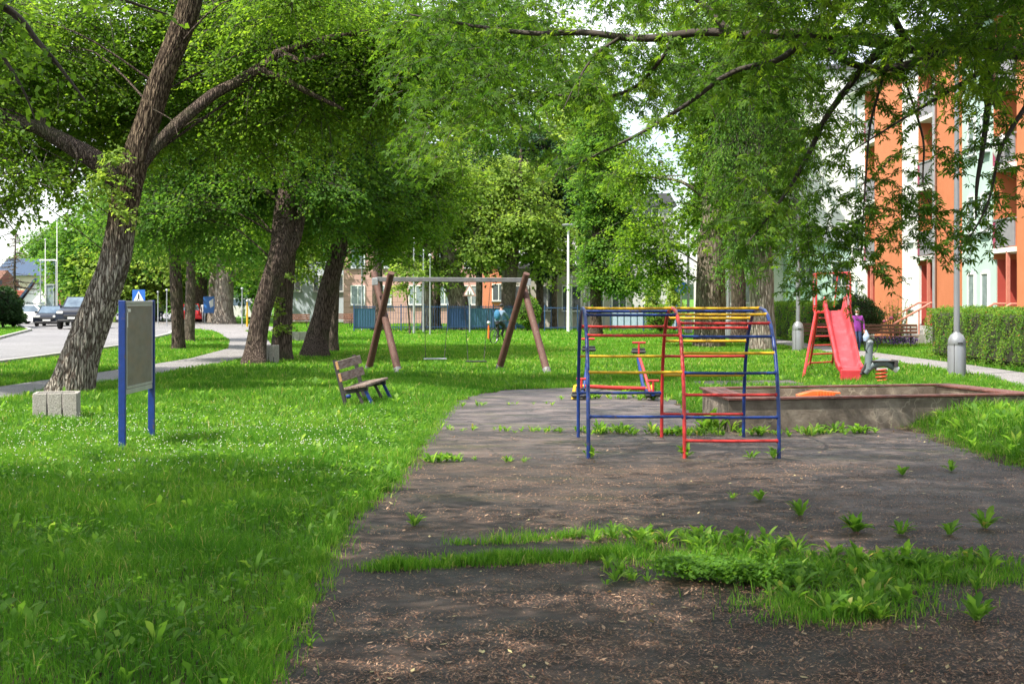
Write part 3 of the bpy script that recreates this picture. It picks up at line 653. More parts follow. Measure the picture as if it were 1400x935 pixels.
def crown(name, blobs, parent, mat, n_spray, n_leaf, L0, rg, R0=.55, kind='quad', droop=.35, wr=.85, dens_top=1.0, twigs=True, zmin=None, t0=.45):
    P, d, bi = sprays(blobs, n_spray, rg)
    if zmin is not None: k = P[:, 2] > zmin; P = P[k]; d = d[k]
    n = len(P); O = d.copy(); O[:, 2] = O[:, 2] * .35 - droop * .6; O += rg.normal(0, .35, (n, 3)); O /= np.linalg.norm(O, axis=1, keepdims=True)
    Rr = R0 * rg.uniform(.6, 1.3, n)
    side = np.cross(O, np.array([0, 0, 1.])); side /= np.linalg.norm(side, axis=1, keepdims=True) + 1e-9
    u = rg.uniform(-1, 1, (n, n_leaf)); v = rg.normal(0, .42, (n, n_leaf)) * (1.05 - .5 * np.abs(u)); h = rg.normal(0, .12, (n, n_leaf)) - .22 * (u + 1) ** 2 * droop - .15 * v ** 2
    Q = P[:, None] + O[:, None] * (u * Rr[:, None])[..., None] + side[:, None] * (v * Rr[:, None])[..., None]
    Q[..., 2] += h * Rr[:, None]
    Q = Q.reshape(-1, 3); m = len(Q)
    dd = (O[:, None] * 1.0 + side[:, None] * np.sign(v)[..., None] * .8).reshape(-1, 3) + rg.normal(0, .45, (m, 3)); dd[:, 2] -= droop
    nn = np.array([0, 0, 1.])[None] + rg.normal(0, .45, (m, 3))
    L_ = L0 * rg.uniform(.5, 1.35, m); W_ = L_ * wr * rg.uniform(.8, 1.15, m)
    st = np.clip(rg.normal(0, .17, n), -.35, .35)
    tint = np.clip(t0 + np.repeat(st, n_leaf) + rg.normal(0, .14, m), 0, 1)
    if kind == 'maple': W_ = L_
    leaf_object(name, Q, dd, nn, L_, W_, kind, mat, tint, parent)
    if twigs:
        a = P - O * Rr[:, None] * 1.3; a[:, 2] += .1; b = P + O * Rr[:, None] * .75; b[:, 2] -= .12 * droop * Rr
        tubes3('twigs', a, b, np.full(n, .006 + L0 * .05), parent, BARK['twig'])
    return P
def tubes3(name, a, b, r, parent, mat):
    n = len(a); d = b - a; d /= np.linalg.norm(d, axis=1, keepdims=True) + 1e-9
    u = np.cross(d, np.array([.3, .2, 1.])); u /= np.linalg.norm(u, axis=1, keepdims=True) + 1e-9; v = np.cross(d, u)
    V = np.empty((n, 6, 3))
    for k in range(3):
        an = 2 * math.pi * k / 3; e = (u * math.cos(an) + v * math.sin(an)) * r[:, None]
        V[:, k] = a + e; V[:, 3 + k] = b + e * .4
    base = np.arange(n)[:, None] * 6
    loops = (base + np.array([0, 1, 4, 3, 1, 2, 5, 4, 2, 0, 3, 5])).ravel()
    return npmesh(name, V.reshape(-1, 3), loops, np.arange(n * 3) * 4, mat, None, parent)

def trunkfn(seed, amp=.10, flare=0.0, h0=0.0, lob=5):
    def fn(a, p, i):
        z = p.z
        r = 1 + amp * .6 * math.sin(lob * a + seed + z * .8) * .5 + amp * mnoise.noise((math.cos(a) * 1.3 + seed, math.sin(a) * 1.3, z * .9))
        if flare: r += flare * math.exp(-max(z - h0, 0) * 3.2) * (1 + .45 * math.sin(lob * a + seed))
        return r
    return fn
def tree(name, label, base, path, rad, blobs, leaf, bark, n_spray, n_leaf, L0, seed, limbs=None, group=None, cat_='tree', seg=20, hero=False, flare=.35, R0=.55, kind='quad',
         droop=.35, lob=5, wr=.85, zmin=None, stubs=0, t0=.45, autolimbs=True, amp=.12):
    """path, blobs, limbs in world coordinates; stored relative to the base"""
    rg = np.random.default_rng(seed); rd = random.Random(seed)
    t = thing(name, label, cat_, (base[0], base[1], 0), 0, group)
    off = Vector((base[0], base[1], 0)); rel = lambda p: Vector(p) - off
    mb = MB()
    pp, rr = smooth_path([rel(p) for p in path], rad, 34 if hero else 7)
    if hero:
        def fn(a, p, i):
            rz_ = mnoise.noise((a * 5.2 + .6 * math.sin(p.z * 2.2), p.z * 1.15, seed)); ridge = 1 - min(1, abs(rz_) * 3.4)
            rz2 = mnoise.noise((a * 2.1, p.z * .6, seed + 5))
            return 1 + .05 * rz2 - .085 * ridge + .02 * mnoise.noise((a * 20, p.z * 12, 0)) + flare * math.exp(-max(p.z, 0) * 2.6) * (1 + .4 * math.sin(lob * a))
        # seam-free: fade the noise where a wraps round
        f0 = fn
        def fn(a, p, i):
            w_ = min(a, 2 * math.pi - a) / .35
            if w_ < 1: 
                a2 = 2 * math.pi - a if a < math.pi else a - 2 * math.pi
                q = a if a < math.pi else a - 2 * math.pi
                return f0(a, p, i) * (.5 + .5 * w_) + f0((a + 2 * math.pi) if a < math.pi else a - 2 * math.pi, p, i) * (.5 - .5 * w_)
            return f0(a, p, i)
        mb.tube(pp, rr, 96, True, fn)
    else:
        mb.tube(pp, rr, seg, True, trunkfn(seed, amp, flare, 0, lob))
    tb = mb
    if hero: mb = MB()
    for (lp, lr) in (limbs or []):
        mb.tube([rel(p) for p in lp], lr, 28 if hero else 10, True, (lambda a, p, i: 1 + .10 * mnoise.noise((a * 3, p.z * 3, p.x * 3)) - .05 * abs(mnoise.noise((a * 8, (p.x + p.z) * 1.5, 2)))), sm=10 if hero else 5)
    if autolimbs:
        B = [rel(b[:3]) for b in blobs]
        for k, c in enumerate(B):
            # leave the trunk somewhere below the clump
            j = max(range(len(pp)), key=lambda q: -abs(pp[q].z - (c.z - .35 * (c - pp[q]).length)) )
            s0 = pp[j]; r0 = max(.03, min(.11, rr[j] * .3)) * (.38 if hero else 1); v = c - s0
            if c.z < 5.4: r0 *= .35
            md = s0 + v * .5 + Vector((rd.uniform(-.3, .3), rd.uniform(-.3, .3), .12 * v.length))
            mb.tube([s0, md, c], [r0, r0 * .6, r0 * .18], 7, True, sm=4)
            for q in range(4):
                e = c + Vector((rd.gauss(0, 1) * blobs[k][3] * .6, rd.gauss(0, 1) * blobs[k][4] * .6, rd.gauss(0, .6) * blobs[k][5] * .6))
                mb.tube([md.lerp(c, rd.random()), (md + e) / 2 + Vector((0, 0, .2)), e], [r0 * .3, r0 * .2, r0 * .06], 5, False, sm=3)
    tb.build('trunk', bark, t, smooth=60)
    if hero: mb.build('limbs', BARK['dark'], t, smooth=60)  # dark bark on the limbs stands in for the canopy's shade
    if n_spray:
        rb = [(b[0] - base[0], b[1] - base[1], b[2], b[3], b[4], b[5]) for b in blobs]
        crown('crown', rb, t, leaf, n_spray, n_leaf, L0, rg, R0, kind, droop, wr, zmin=zmin, t0=t0)
    return t
def upright(name, label, px, py, rw, lean, hgt, blobs, leaf, bark, ns, nl, L0, seed, **k):
    bx, by = G(px, py)
    path = [(bx, by, -.5), (bx + lean[0] * .25, by, hgt * .2), (bx + lean[0] * .6, by + lean[1] * .4, hgt * .45), (bx + lean[0], by + lean[1], hgt * .75), (bx + lean[0] * 1.1, by + lean[1], hgt)]
    return tree(name, label, (bx, by), path, [rw, rw * .92, rw * .72, rw * .4, rw * .12], [(bx + b[0], by + b[1], *b[2:]) for b in blobs], leaf, bark, ns, nl, L0, seed, **k)

# --- the big leaning tree on the left
Z1 = 28.5
def w1(px, py, dz=0): return tuple(W(px, py, Z1 + dz))
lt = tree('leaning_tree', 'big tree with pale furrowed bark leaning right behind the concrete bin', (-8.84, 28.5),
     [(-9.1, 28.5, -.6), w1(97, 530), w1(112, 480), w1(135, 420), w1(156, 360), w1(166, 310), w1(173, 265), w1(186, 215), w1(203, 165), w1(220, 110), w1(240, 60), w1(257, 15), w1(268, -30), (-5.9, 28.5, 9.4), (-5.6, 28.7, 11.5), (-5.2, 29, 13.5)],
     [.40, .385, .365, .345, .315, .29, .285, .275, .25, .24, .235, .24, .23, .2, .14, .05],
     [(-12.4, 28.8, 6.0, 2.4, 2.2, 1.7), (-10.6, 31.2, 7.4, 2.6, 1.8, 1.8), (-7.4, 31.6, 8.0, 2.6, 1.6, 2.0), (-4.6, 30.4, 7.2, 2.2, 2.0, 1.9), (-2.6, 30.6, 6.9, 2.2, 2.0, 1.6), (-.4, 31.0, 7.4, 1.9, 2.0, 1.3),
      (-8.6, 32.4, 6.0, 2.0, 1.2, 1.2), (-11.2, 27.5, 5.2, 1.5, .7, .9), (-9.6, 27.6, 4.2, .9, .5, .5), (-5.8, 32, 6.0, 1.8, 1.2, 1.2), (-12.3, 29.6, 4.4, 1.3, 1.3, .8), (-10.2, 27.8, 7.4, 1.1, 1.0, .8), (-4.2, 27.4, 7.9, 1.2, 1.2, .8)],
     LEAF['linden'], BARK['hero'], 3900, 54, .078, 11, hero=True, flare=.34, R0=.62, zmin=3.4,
     limbs=[([w1(182, 240), w1(206, 208), w1(236, 176), w1(288, 132, .2), w1(332, 108, .4), w1(372, 82, .5), w1(388, 70, .5), (-3.2, 29.2, 7.4), (-1.6, 29.8, 7.6)], [.15, .14, .125, .115, .11, .10, .09, .05, .03]),
            ([w1(352, 97, .4), w1(380, 105, .4), w1(420, 126, .5), w1(470, 150, .8)], [.10, .075, .06, .03]),
            ([w1(388, 75, .5), w1(415, 84, .4), w1(455, 70, .6)], [.09, .07, .03]),
            ([w1(172, 262), w1(140, 226, -.1), w1(108, 206, -.1), w1(75, 188, 0), w1(42, 172, 0), (-11.4, 28.8, 5.9), (-13, 28.6, 6.4)], [.22, .21, .19, .16, .13, .09, .04]),
            ([w1(100, 200), w1(60, 175), w1(58, 160)], [.10, .09, .08]),
            ([w1(95, 190, -.2), w1(105, 215, -.5), w1(98, 238, -.5), w1(80, 243, -.5), w1(55, 232, -.5)], [.03, .025, .02, .014, .006]),
            ([w1(210, 150, -.3), w1(235, 165, -.6), w1(243, 185, -.7)], [.014, .01, .005]),
            ([w1(165, 255, -.36), w1(180, 240, -.5), w1(195, 262, -.55)], [.014, .01, .005])])
# epicormic shoots of fresh leaves on its trunk
rg = np.random.default_rng(5); o0 = lt.location
crown('foliage', [(W(160, 268, 27.8) - o0)[:] + (.34, .15, .32), (W(172, 290, 27.7) - o0)[:] + (.26, .12, .2), (W(150, 215, 27.8) - o0)[:] + (.35, .2, .25), (W(150, 248, 27.8) - o0)[:] + (.4, .2, .25)], lt, LEAF['fresh'], 34, 26, .085, rg, .24, twigs=False)
tree('linden_tree', 'leafy linden at the left edge, its lower boughs hanging before the bright sky', (-14.3, 34),
     [(-14.3, 34, -.3), (-14.2, 34, 3), (-14, 34, 6), (-13.8, 34, 10)], [.34, .3, .24, .06],
     [(-12.6, 33.5, 6.2, 2.2, 1.8, 1.5), (-14.6, 32.5, 5.4, 2.2, 1.8, 1.5), (-10.6, 34.5, 7.2, 2.4, 1.8, 1.7), (-11.2, 35, 5.4, 1.6, 1.4, 1.0), (-13.4, 34, 8.6, 3, 2.4, 1.7), (-12.3, 33, 4.2, 1.0, .9, .5)], LEAF['linden'], BARK['brown'], 1300, 42, .11, 12, R0=.65)
# --- lindens behind the path
upright('linden_tree', 'slim dark trunk nearest the noticeboard, standing on the verge by the path', 245, 478, .25, (-.45, 0), 12,
        [(-1.2, 0, 6.6, 2.8, 2.4, 2.5), (1.4, .6, 6.2, 2.4, 2.4, 2.2), (.2, 0, 9.4, 3, 3, 2.4), (-2.2, .5, 4.6, 1.8, 1.6, 1.2), (1.8, -.3, 4.4, 1.5, 1.5, 1.0)], LEAF['mid'], BARK['dark'], 900, 44, .13, 21, R0=.8, flare=.15)
upright('linden_tree', 'slim grey-brown trunk half hidden behind the slim dark one', 259, 467, .235, (.2, 0), 12,
        [(-1.5, 0, 6.4, 2.6, 2.4, 2.4), (1.8, .6, 6.0, 2.6, 2.4, 2.2), (.2, 0, 9.6, 3, 3, 2.4), (2.2, .5, 4.2, 1.6, 1.6, 1.1)], LEAF['mid'], BARK['brown'], 700, 40, .16, 22, R0=.9, flare=.12)
BLD = [(.2, -.9, 5.6, 1.3, .8, .9), (-1.6, -.4, 4.6, 1.3, .9, .8), (1.9, -.3, 5.0, 1.0, .8, .8), (-2.8, 1.6, 6.2, 2.4, 2.0, 2.1), (-3.0, 1.2, 4.4, 1.8, 1.4, 1.2), (-1.0, 2.0, 7.2, 2.6, 2, 2.4), (1.4, 1.6, 6.6, 2.2, 2, 2.0), (1.7, 1.8, 4.6, 1.4, 1.2, 1.1), (0, 1.4, 10.4, 3.4, 3, 2.6), (-1.3, 2.2, 4.7, 1.4, 1.0, .8)]
tree('linden_tree', 'thick dark trunk leaning right, scarred by a long brown wound, near the path', G(352, 499),
     [(*G(345, 499), -.5), tuple(W(350, 470, 42)), tuple(W(357, 430, 42)), tuple(W(369, 390, 42)), tuple(W(382, 350, 42)), tuple(W(388, 310, 42.2)), tuple(W(393, 260, 42.5)), (-6.4, 43, 8), (-6.2, 43, 11)],
     [.35, .30, .285, .30, .34, .33, .28, .2, .06], [(-7.5 + b[0], 42 + b[1], *b[2:]) for b in BLD], LEAF['dark'], BARK['dark'], 1700, 46, .105, 23, R0=.66, flare=.32, lob=4, zmin=3.0, t0=.4,
     limbs=[([W(380, 360, 42), W(402, 330, 42.2), W(412, 290, 42.4), W(425, 240, 42.6)], [.24, .20, .15, .06])])
dt = tree('linden_tree', 'dark upright trunk with a sprig of leaves, just right of the scarred leaning trunk', G(386, 494),
     [(*G(386, 494), -.5), tuple(W(385, 470, 44)), tuple(W(387, 430, 44)), tuple(W(390, 390, 44)), tuple(W(395, 340, 44)), (-6.6, 44.2, 6), (-6.4, 44.4, 9), (-6.4, 44.5, 12)],
     [.31, .29, .28, .27, .24, .2, .1, .04], [(-6.4 + b[0], 45 + b[1], *b[2:]) for b in [(1.6, .6, 6.2, 2.0, 1.8, 2.0), (-1.6, 1.0, 5.8, 2.0, 1.8, 1.6), (.6, 1.2, 4.9, 1.3, 1.2, .8), (0, 1, 9.6, 2.6, 2.4, 2.2)]], LEAF['dark'], BARK['dark'], 900, 46, .105, 24, R0=.66, flare=.28, zmin=3.3)
o0 = dt.location
crown('foliage', [(W(384, 448, 43.5) - o0)[:] + (.3, .1, .16), (W(372, 414, 43.5) - o0)[:] + (.35, .1, .22), (W(380, 430, 43.5) - o0)[:] + (.2, .1, .15), (W(380, 380, 43.3) - o0)[:] + (.5, .1, .2)], dt, LEAF['fresh'], 26, 20, .10, np.random.default_rng(6), .25, twigs=False)
tree('linden_tree', 'broad based dark trunk leaning right, between the swings and the twin trunks', G(430, 488),
     [(*G(430, 488), -.5), tuple(W(433, 465, 48)), tuple(W(441, 430, 48)), tuple(W(449, 395, 48)), tuple(W(458, 360, 48)), tuple(W(468, 310, 48)), (-5.6, 48.5, 7.5), (-5.4, 48.5, 11)],
     [.41, .36, .31, .30, .29, .24, .16, .05], [(-6 + b[0], 48 + b[1], *b[2:]) for b in [(-1.6, 1, 5.2, 1.8, 1.5, 1.3), (1.8, .8, 4.9, 2.0, 1.6, 1.4), (3.2, 1.6, 6.0, 1.9, 1.8, 1.7), (.4, 1, 6.8, 2.4, 2, 2), (0, 1, 10, 3.2, 3, 2.6), (1.6, .3, 3.7, 1.0, .9, .7), (.3, -1.0, 5.2, 1.6, .9, .9), (-1.3, -.3, 4.0, .9, .8, .6)]],
     LEAF['linden'], BARK['dark'], 1500, 46, .10, 25, R0=.68, flare=.34, lob=4, zmin=2.7)
upright('linden_tree', 'narrow grey trunk peeping from behind the broad based leaning trunk', 452, 481, .22, (.5, .5), 11, [(0, 1, 6.4, 2.4, 2.2, 2), (2.2, 1, 5.0, 1.8, 1.6, 1.3), (.5, 1, 9.2, 2.6, 2.6, 2.0)], LEAF['dark'], BARK['brown'], 550, 42, .14, 26, R0=.75)
upright('linden_tree', 'thick pale trunk beside the far end of the left footpath', 306, 443, .75, (.2, 0), 15, [(-3, 0, 7, 4, 3.4, 3), (3, 0, 7.2, 4, 3.4, 3), (0, 0, 11, 4.4, 4, 3.2), (4, -1, 4.6, 2.2, 2, 1.4), (6.5, 0, 6, 3, 3, 2)], LEAF['fresh'], BARK['pale'], 800, 36, .26, 27, R0=1.3, lob=3)
upright('linden_tree', 'paler trunk nearest the walking man, left of the thickest far trunk', 292, 441, .45, (.1, 0), 14, [(-2.5, 0, 6.6, 3, 3, 2.4), (0, 2, 10, 4, 4, 3)], LEAF['fresh'], BARK['pale'], 320, 34, .28, 28, R0=1.3)
upright('linden_tree', 'dark shaded trunk behind the walking man', 274, 440, .62, (0, 0), 14, [(-3, 0, 7, 4, 3.4, 2.8), (1.5, 0, 6.8, 3, 3, 2.2), (0, 0, 11, 4.4, 4, 3)], LEAF['mid'], BARK['brown'], 450, 34, .28, 29, R0=1.4)
# far trees behind the road
k = 0
for px, py, Z, hh, rr, leaf, lab in ((124, 436, 128, 9, 3.6, 'mid', 'bushy green tree directly behind the pickup'), (135, 436, 120, 11, 4.8, 'mid', 'tall green tree behind the leaning trunk'), (172, 438, 118, 10, 4.4, 'fresh', 'pale green tree behind the noticeboard'),
                                     (210, 438, 125, 10, 4.4, 'fresh', 'pale green tree behind the people at the crossing'), (58, 430, 205, 12.5, 5.2, 'mid', 'round treetop rising behind the long blue roof'), (72, 430, 215, 14.5, 5.2, 'mid', 'taller treetop behind the right end of the blue roof'),
                                     (240, 440, 135, 13, 6.0, 'mid', 'wide tree behind the two slim trunks'), (345, 438, 135, 14, 7, 'mid', 'wide tree behind the thickest far trunk'), (400, 438, 130, 13, 6.5, 'mid', 'green tree far behind the twin dark trunks'), (450, 438, 132, 13, 6, 'fresh', 'pale tree far behind the leaning dark trunk')):
    k += 1; bx = (px - 700) * Z / F
    tree('broadleaf_tree', lab, (bx, Z), [(bx, Z, -.1), (bx, Z, hh * .5), (bx, Z, hh * .9)], [.35, .28, .06],
         [(bx - rr * .35, Z, hh * .45, rr * .62, rr * .6, hh * .28), (bx + rr * .4, Z + .5, hh * .5, rr * .6, rr * .6, hh * .26), (bx, Z, hh * .75, rr * .62, rr * .6, hh * .24), (bx + rr * .1, Z - 1, hh * .28, rr * .7, rr * .5, hh * .16)],
         LEAF[leaf], BARK['brown'], 330, 30, .36, 40 + k, R0=1.35, group='trees beyond the road')
# bare larch at the left edge
lb = thing('larch_tree', 'sparse brown larch at the left edge beside the grey building', 'tree', (*W(20, 430, 112)[:2], 0)); m_ = MB(); m_.tube([(0, 0, 0), (0, 0, 4), (.1, 0, 7.6)], [.16, .1, .02], 7); m_.build('trunk', BARK['twig'], lb)
rd = random.Random(3); aa = []; bb = []
for i in range(80):
    z = rd.uniform(1.6, 7.2); a_ = rd.uniform(0, 6.28); l_ = (7.9 - z) * .46 * rd.uniform(.5, 1.1); aa.append((0, 0, z)); bb.append((math.cos(a_) * l_, math.sin(a_) * l_, z - .12 * l_))
tubes3('branches', np.array(aa), np.array(bb), np.full(80, .03), lb, BARK['twig'])
P = np.array([np.array(a) + (np.array(b) - np.array(a)) * t for a, b in zip(aa, bb) for t in np.linspace(.3, 1, 12)]); n = len(P)
lr = np.random.default_rng(2); tm = leafmat('larch_needle', [(0, (.10, .055, .03)), (1, (.17, .12, .05))], .2)
leaf_object('needles', P + lr.normal(0, .06, (n, 3)), lr.normal(0, 1, (n, 3)), lr.normal(0, 1, (n, 3)), np.full(n, .2), np.full(n, .04), 'quad', tm, lr.random(n), lb)

# --- middle distance
upright('maple_tree', 'squat leaning trunk with leafy shoots by the blue fence, behind the swings', 634, 452, .64, (-1.6, 0), 10.5, [(-1.3, 0, 3.6, 1.2, 1.1, 1.0), (-2.9, -.5, 4.2, 1.3, 1.1, .8), (.9, -.6, 5.0, 1.4, 1.2, 1.0), (-2.4, .5, 6.0, 2.2, 2, 1.6), (.2, .5, 6.8, 2.3, 2, 1.6), (-1, 1, 9.0, 2.6, 2.4, 1.8), (1.4, 0, 4.4, 1.3, 1.2, .8), (-3.9, 0, 4.5, 1.4, 1.2, 1.0)],
        LEAF['fresh'], BARK['tan'], 620, 36, .19, 61, R0=.95, lob=4)
upright('maple_tree', 'grey trunk right behind the cyclist', 690, 452, .45, (.9, 0), 11, [(-.6, 0, 6.0, 1.9, 2, 1.5), (1.8, 0, 6.4, 2.1, 2, 1.6), (.4, 1, 8.8, 2.7, 2.6, 2.0), (2.6, 0, 4.6, 1.4, 1.4, 1.0)], LEAF['fresh'], BARK['brown'], 560, 36, .19, 62, R0=.95)
upright('birch_tree', 'pale flaking trunk standing between two metal poles behind the left swing', 584, 452, .36, (0, 0), 11, [(-1.4, .5, 6.8, 2.2, 2, 1.8), (1, 1, 8.6, 2.4, 2, 2)], LEAF['fresh'], BARK['pale'], 300, 34, .20, 63, R0=.95)
upright('broadleaf_tree', 'brown trunk seen between the pale flaking trunk and the squat one', 597, 450, .26, (0, 0), 10, [(0, .5, 7.2, 2, 2, 1.8)], LEAF['mid'], BARK['brown'], 160, 34, .2, 64, R0=.9)
upright('sapling_tree', 'thin young tree left of the pale flaking trunk', 561, 457, .05, (-.3, 0), 4.6, [(0, 0, 3.6, .9, .8, .8), (-.5, 0, 2.5, .7, .6, .4)], LEAF['fresh'], BARK['brown'], 50, 26, .16, 65, R0=.5)
upright('broadleaf_tree', 'dark slim trunk seen through the left swing frame', 517, 453, .34, (-.1, 0), 11, [(-1, 1, 6.6, 2.2, 2, 2), (1.2, 1, 8, 2.6, 2.4, 2)], LEAF['mid'], BARK['dark'], 300, 34, .22, 66, R0=1)
upright('spruce_tree', 'straight grey trunk behind the warning sign and blue fence', 655, 448, .24, (0, 0), 12, [(0, 0, 4.8, 1.8, 1.4, 1.0), (.4, 0, 7, 2.2, 2, 1.6), (0, 0, 10, 2, 2, 2)], LEAF['needle'], BARK['pale'], 330, 34, .26, 67, R0=1.0)
upright('pine_tree', 'dark evergreen behind the swing set, left of the tall white lamp', 738, 450, .26, (0, 0), 13, [(0, 0, 5.2, 1.7, 1.6, 1.6), (.6, 0, 7.6, 2.2, 2, 1.8), (0, 0, 10.6, 1.8, 1.8, 2)], LEAF['needle'], BARK['brown'], 420, 40, .24, 68, R0=.95)
upright('broadleaf_tree', 'slender reddish trunk just left of the tall white lamp', 757, 450, .20, (.15, 0), 11, [(1.2, 1, 8.4, 2.0, 2, 1.8), (-1, 1, 9.2, 2, 2, 1.8)], LEAF['fresh'], BARK['brown'], 220, 34, .2, 69, R0=.95)
# tiered maple seen above the left half of the climbing frame
upright('maple_tree', 'tall tiered tree with fresh green boughs, left of the centre above the climbing frame', 814, 459, .31, (.1, 0), 12.5,
        [(.2, -.4, 3.2, 1.1, 1.1, .55), (1.5, 0, 2.7, 1.6, 1.2, .55), (.6, 0, 4.6, 1.6, 1.6, .7), (1.6, .4, 5.9, 1.6, 1.5, .7), (.2, .2, 6.4, 1.3, 1.4, .7), (.5, 0, 7.9, 1.7, 1.7, .9), (.2, 0, 9.9, 1.6, 1.5, 1.0), (.2, 0, 11.6, 1.1, 1.0, 1.0)],
        LEAF['mid'], BARK['dark'], 900, 40, .15, 71, R0=.7, t0=.6, autolimbs=True)
# thick trunks right of centre
upright('lime_tree', 'thickest ribbed trunk standing right behind the climbing frame', 968, 475, .62, (.5, .3), 15,
        [(-2.4, -.5, 4.2, 1.7, 1.5, 1.2), (-2.7, .5, 6.8, 1.3, 1.4, 1.3), (.2, .8, 5.4, 1.6, 1.2, 1.5), (1.6, -.8, 4.6, 1.3, 1.1, 1.3), (.4, 0, 8.4, 1.9, 2.0, 1.8), (-1.6, -.6, 2.9, 1.1, .9, .5), (1.2, -.8, 7.2, 1.6, 1.4, 1.6), (.5, 0, 11.5, 2.8, 2.6, 2.6)],
        LEAF['linden'], BARK['tan'], 1250, 42, .125, 72, R0=.62, lob=7, flare=.12, t0=.5)
upright('willow_tree', 'pale trunk with hanging fine foliage, right post of the frame in front of it', 1044, 479, .47, (-.3, .2), 14,
        [(-.6, -.8, 4.8, .9, .7, 1.5), (.9, -.6, 5.2, .9, .8, 1.3), (-1.0, 0, 7.2, 1.2, 1.2, 1.8), (.8, 0, 7.4, 1.3, 1.2, 1.7), (0, 0, 10.2, 2.2, 2, 2.4), (-1.2, -.8, 3.7, .6, .6, .9), (1.6, -.3, 3.9, .6, .6, .8)],
        LEAF['mid'], BARK['pale'], 1150, 44, .10, 73, R0=.6, droop=1.3, wr=.45, lob=5, flare=.16)
upright('lime_tree', 'dark trunk in shade between the ribbed trunk and the pale trunk', 1012, 468, .36, (-.4, 0), 13, [(-.2, .6, 6, 1.6, 1.4, 1.8), (.6, .6, 9, 2.4, 2.2, 2.2)], LEAF['dark'], BARK['dark'], 520, 40, .14, 74, R0=.65)
# tall trees further back that close the view
k = 0
for px, Z, hh, rr, leaf, lab in ((560, 118, 19, 6.5, 'mid', 'tall tree behind the pink building, left of the squat trunk'), (640, 122, 21, 6.5, 'fresh', 'tall pale tree behind the pink building and the warning sign'), (700, 116, 19, 5.5, 'mid', 'tall tree behind the cyclist and the low beige building'),
                                 (500, 112, 18, 6, 'mid', 'tall tree behind the left end of the swing beam'), (770, 124, 22, 5.0, 'fresh', 'tall pale tree behind the tall white lamp'), (840, 128, 13, 4.4, 'mid', 'shorter tree behind the tiered maple'), (1010, 84, 17, 3.6, 'mid', 'tall tree rising behind the ribbed and the pale trunks'), (800, 100, 19, 3.4, 'fresh', 'tall tree straight behind the top of the tiered maple')):
    k += 1; bx = (px - 700) * Z / F
    tree('broadleaf_tree', lab, (bx, Z), [(bx, Z, -.1), (bx, Z, hh * .5), (bx, Z, hh * .9)], [.4, .3, .06],
         [(bx - rr * .3, Z, hh * .42, rr * .6, rr * .6, hh * .16), (bx + rr * .35, Z + .5, hh * .52, rr * .6, rr * .6, hh * .2), (bx - rr * .1, Z, hh * .68, rr * .75, rr * .6, hh * .18), (bx + rr * .1, Z, hh * .86, rr * .5, rr * .5, hh * .15)],
         LEAF[leaf], BARK['brown'], 380, 30, .34, 80 + k, R0=1.3, group='tall trees behind the pink building')
# light green narrow conifers
for i, (px, py, lab) in enumerate(((892, 452, 'yellow green columnar shrub against the grey wall, the left one of two'), (922, 453, 'yellow green columnar shrub against the grey wall, the right one beside the blue sign'))):
    bx, by = G(px, py)
    tree('columnar_shrub', lab, (bx, by), [(bx, by, 0), (bx, by, 2.8)], [.06, .02], [(bx, by, 1.3, .5, .5, 1.3), (bx, by, 2.6, .35, .35, 1.1)], LEAF['fresh'], BARK['brown'], 90, 28, .14, 95 + i, R0=.3, t0=.85, autolimbs=False, cat_='shrub')

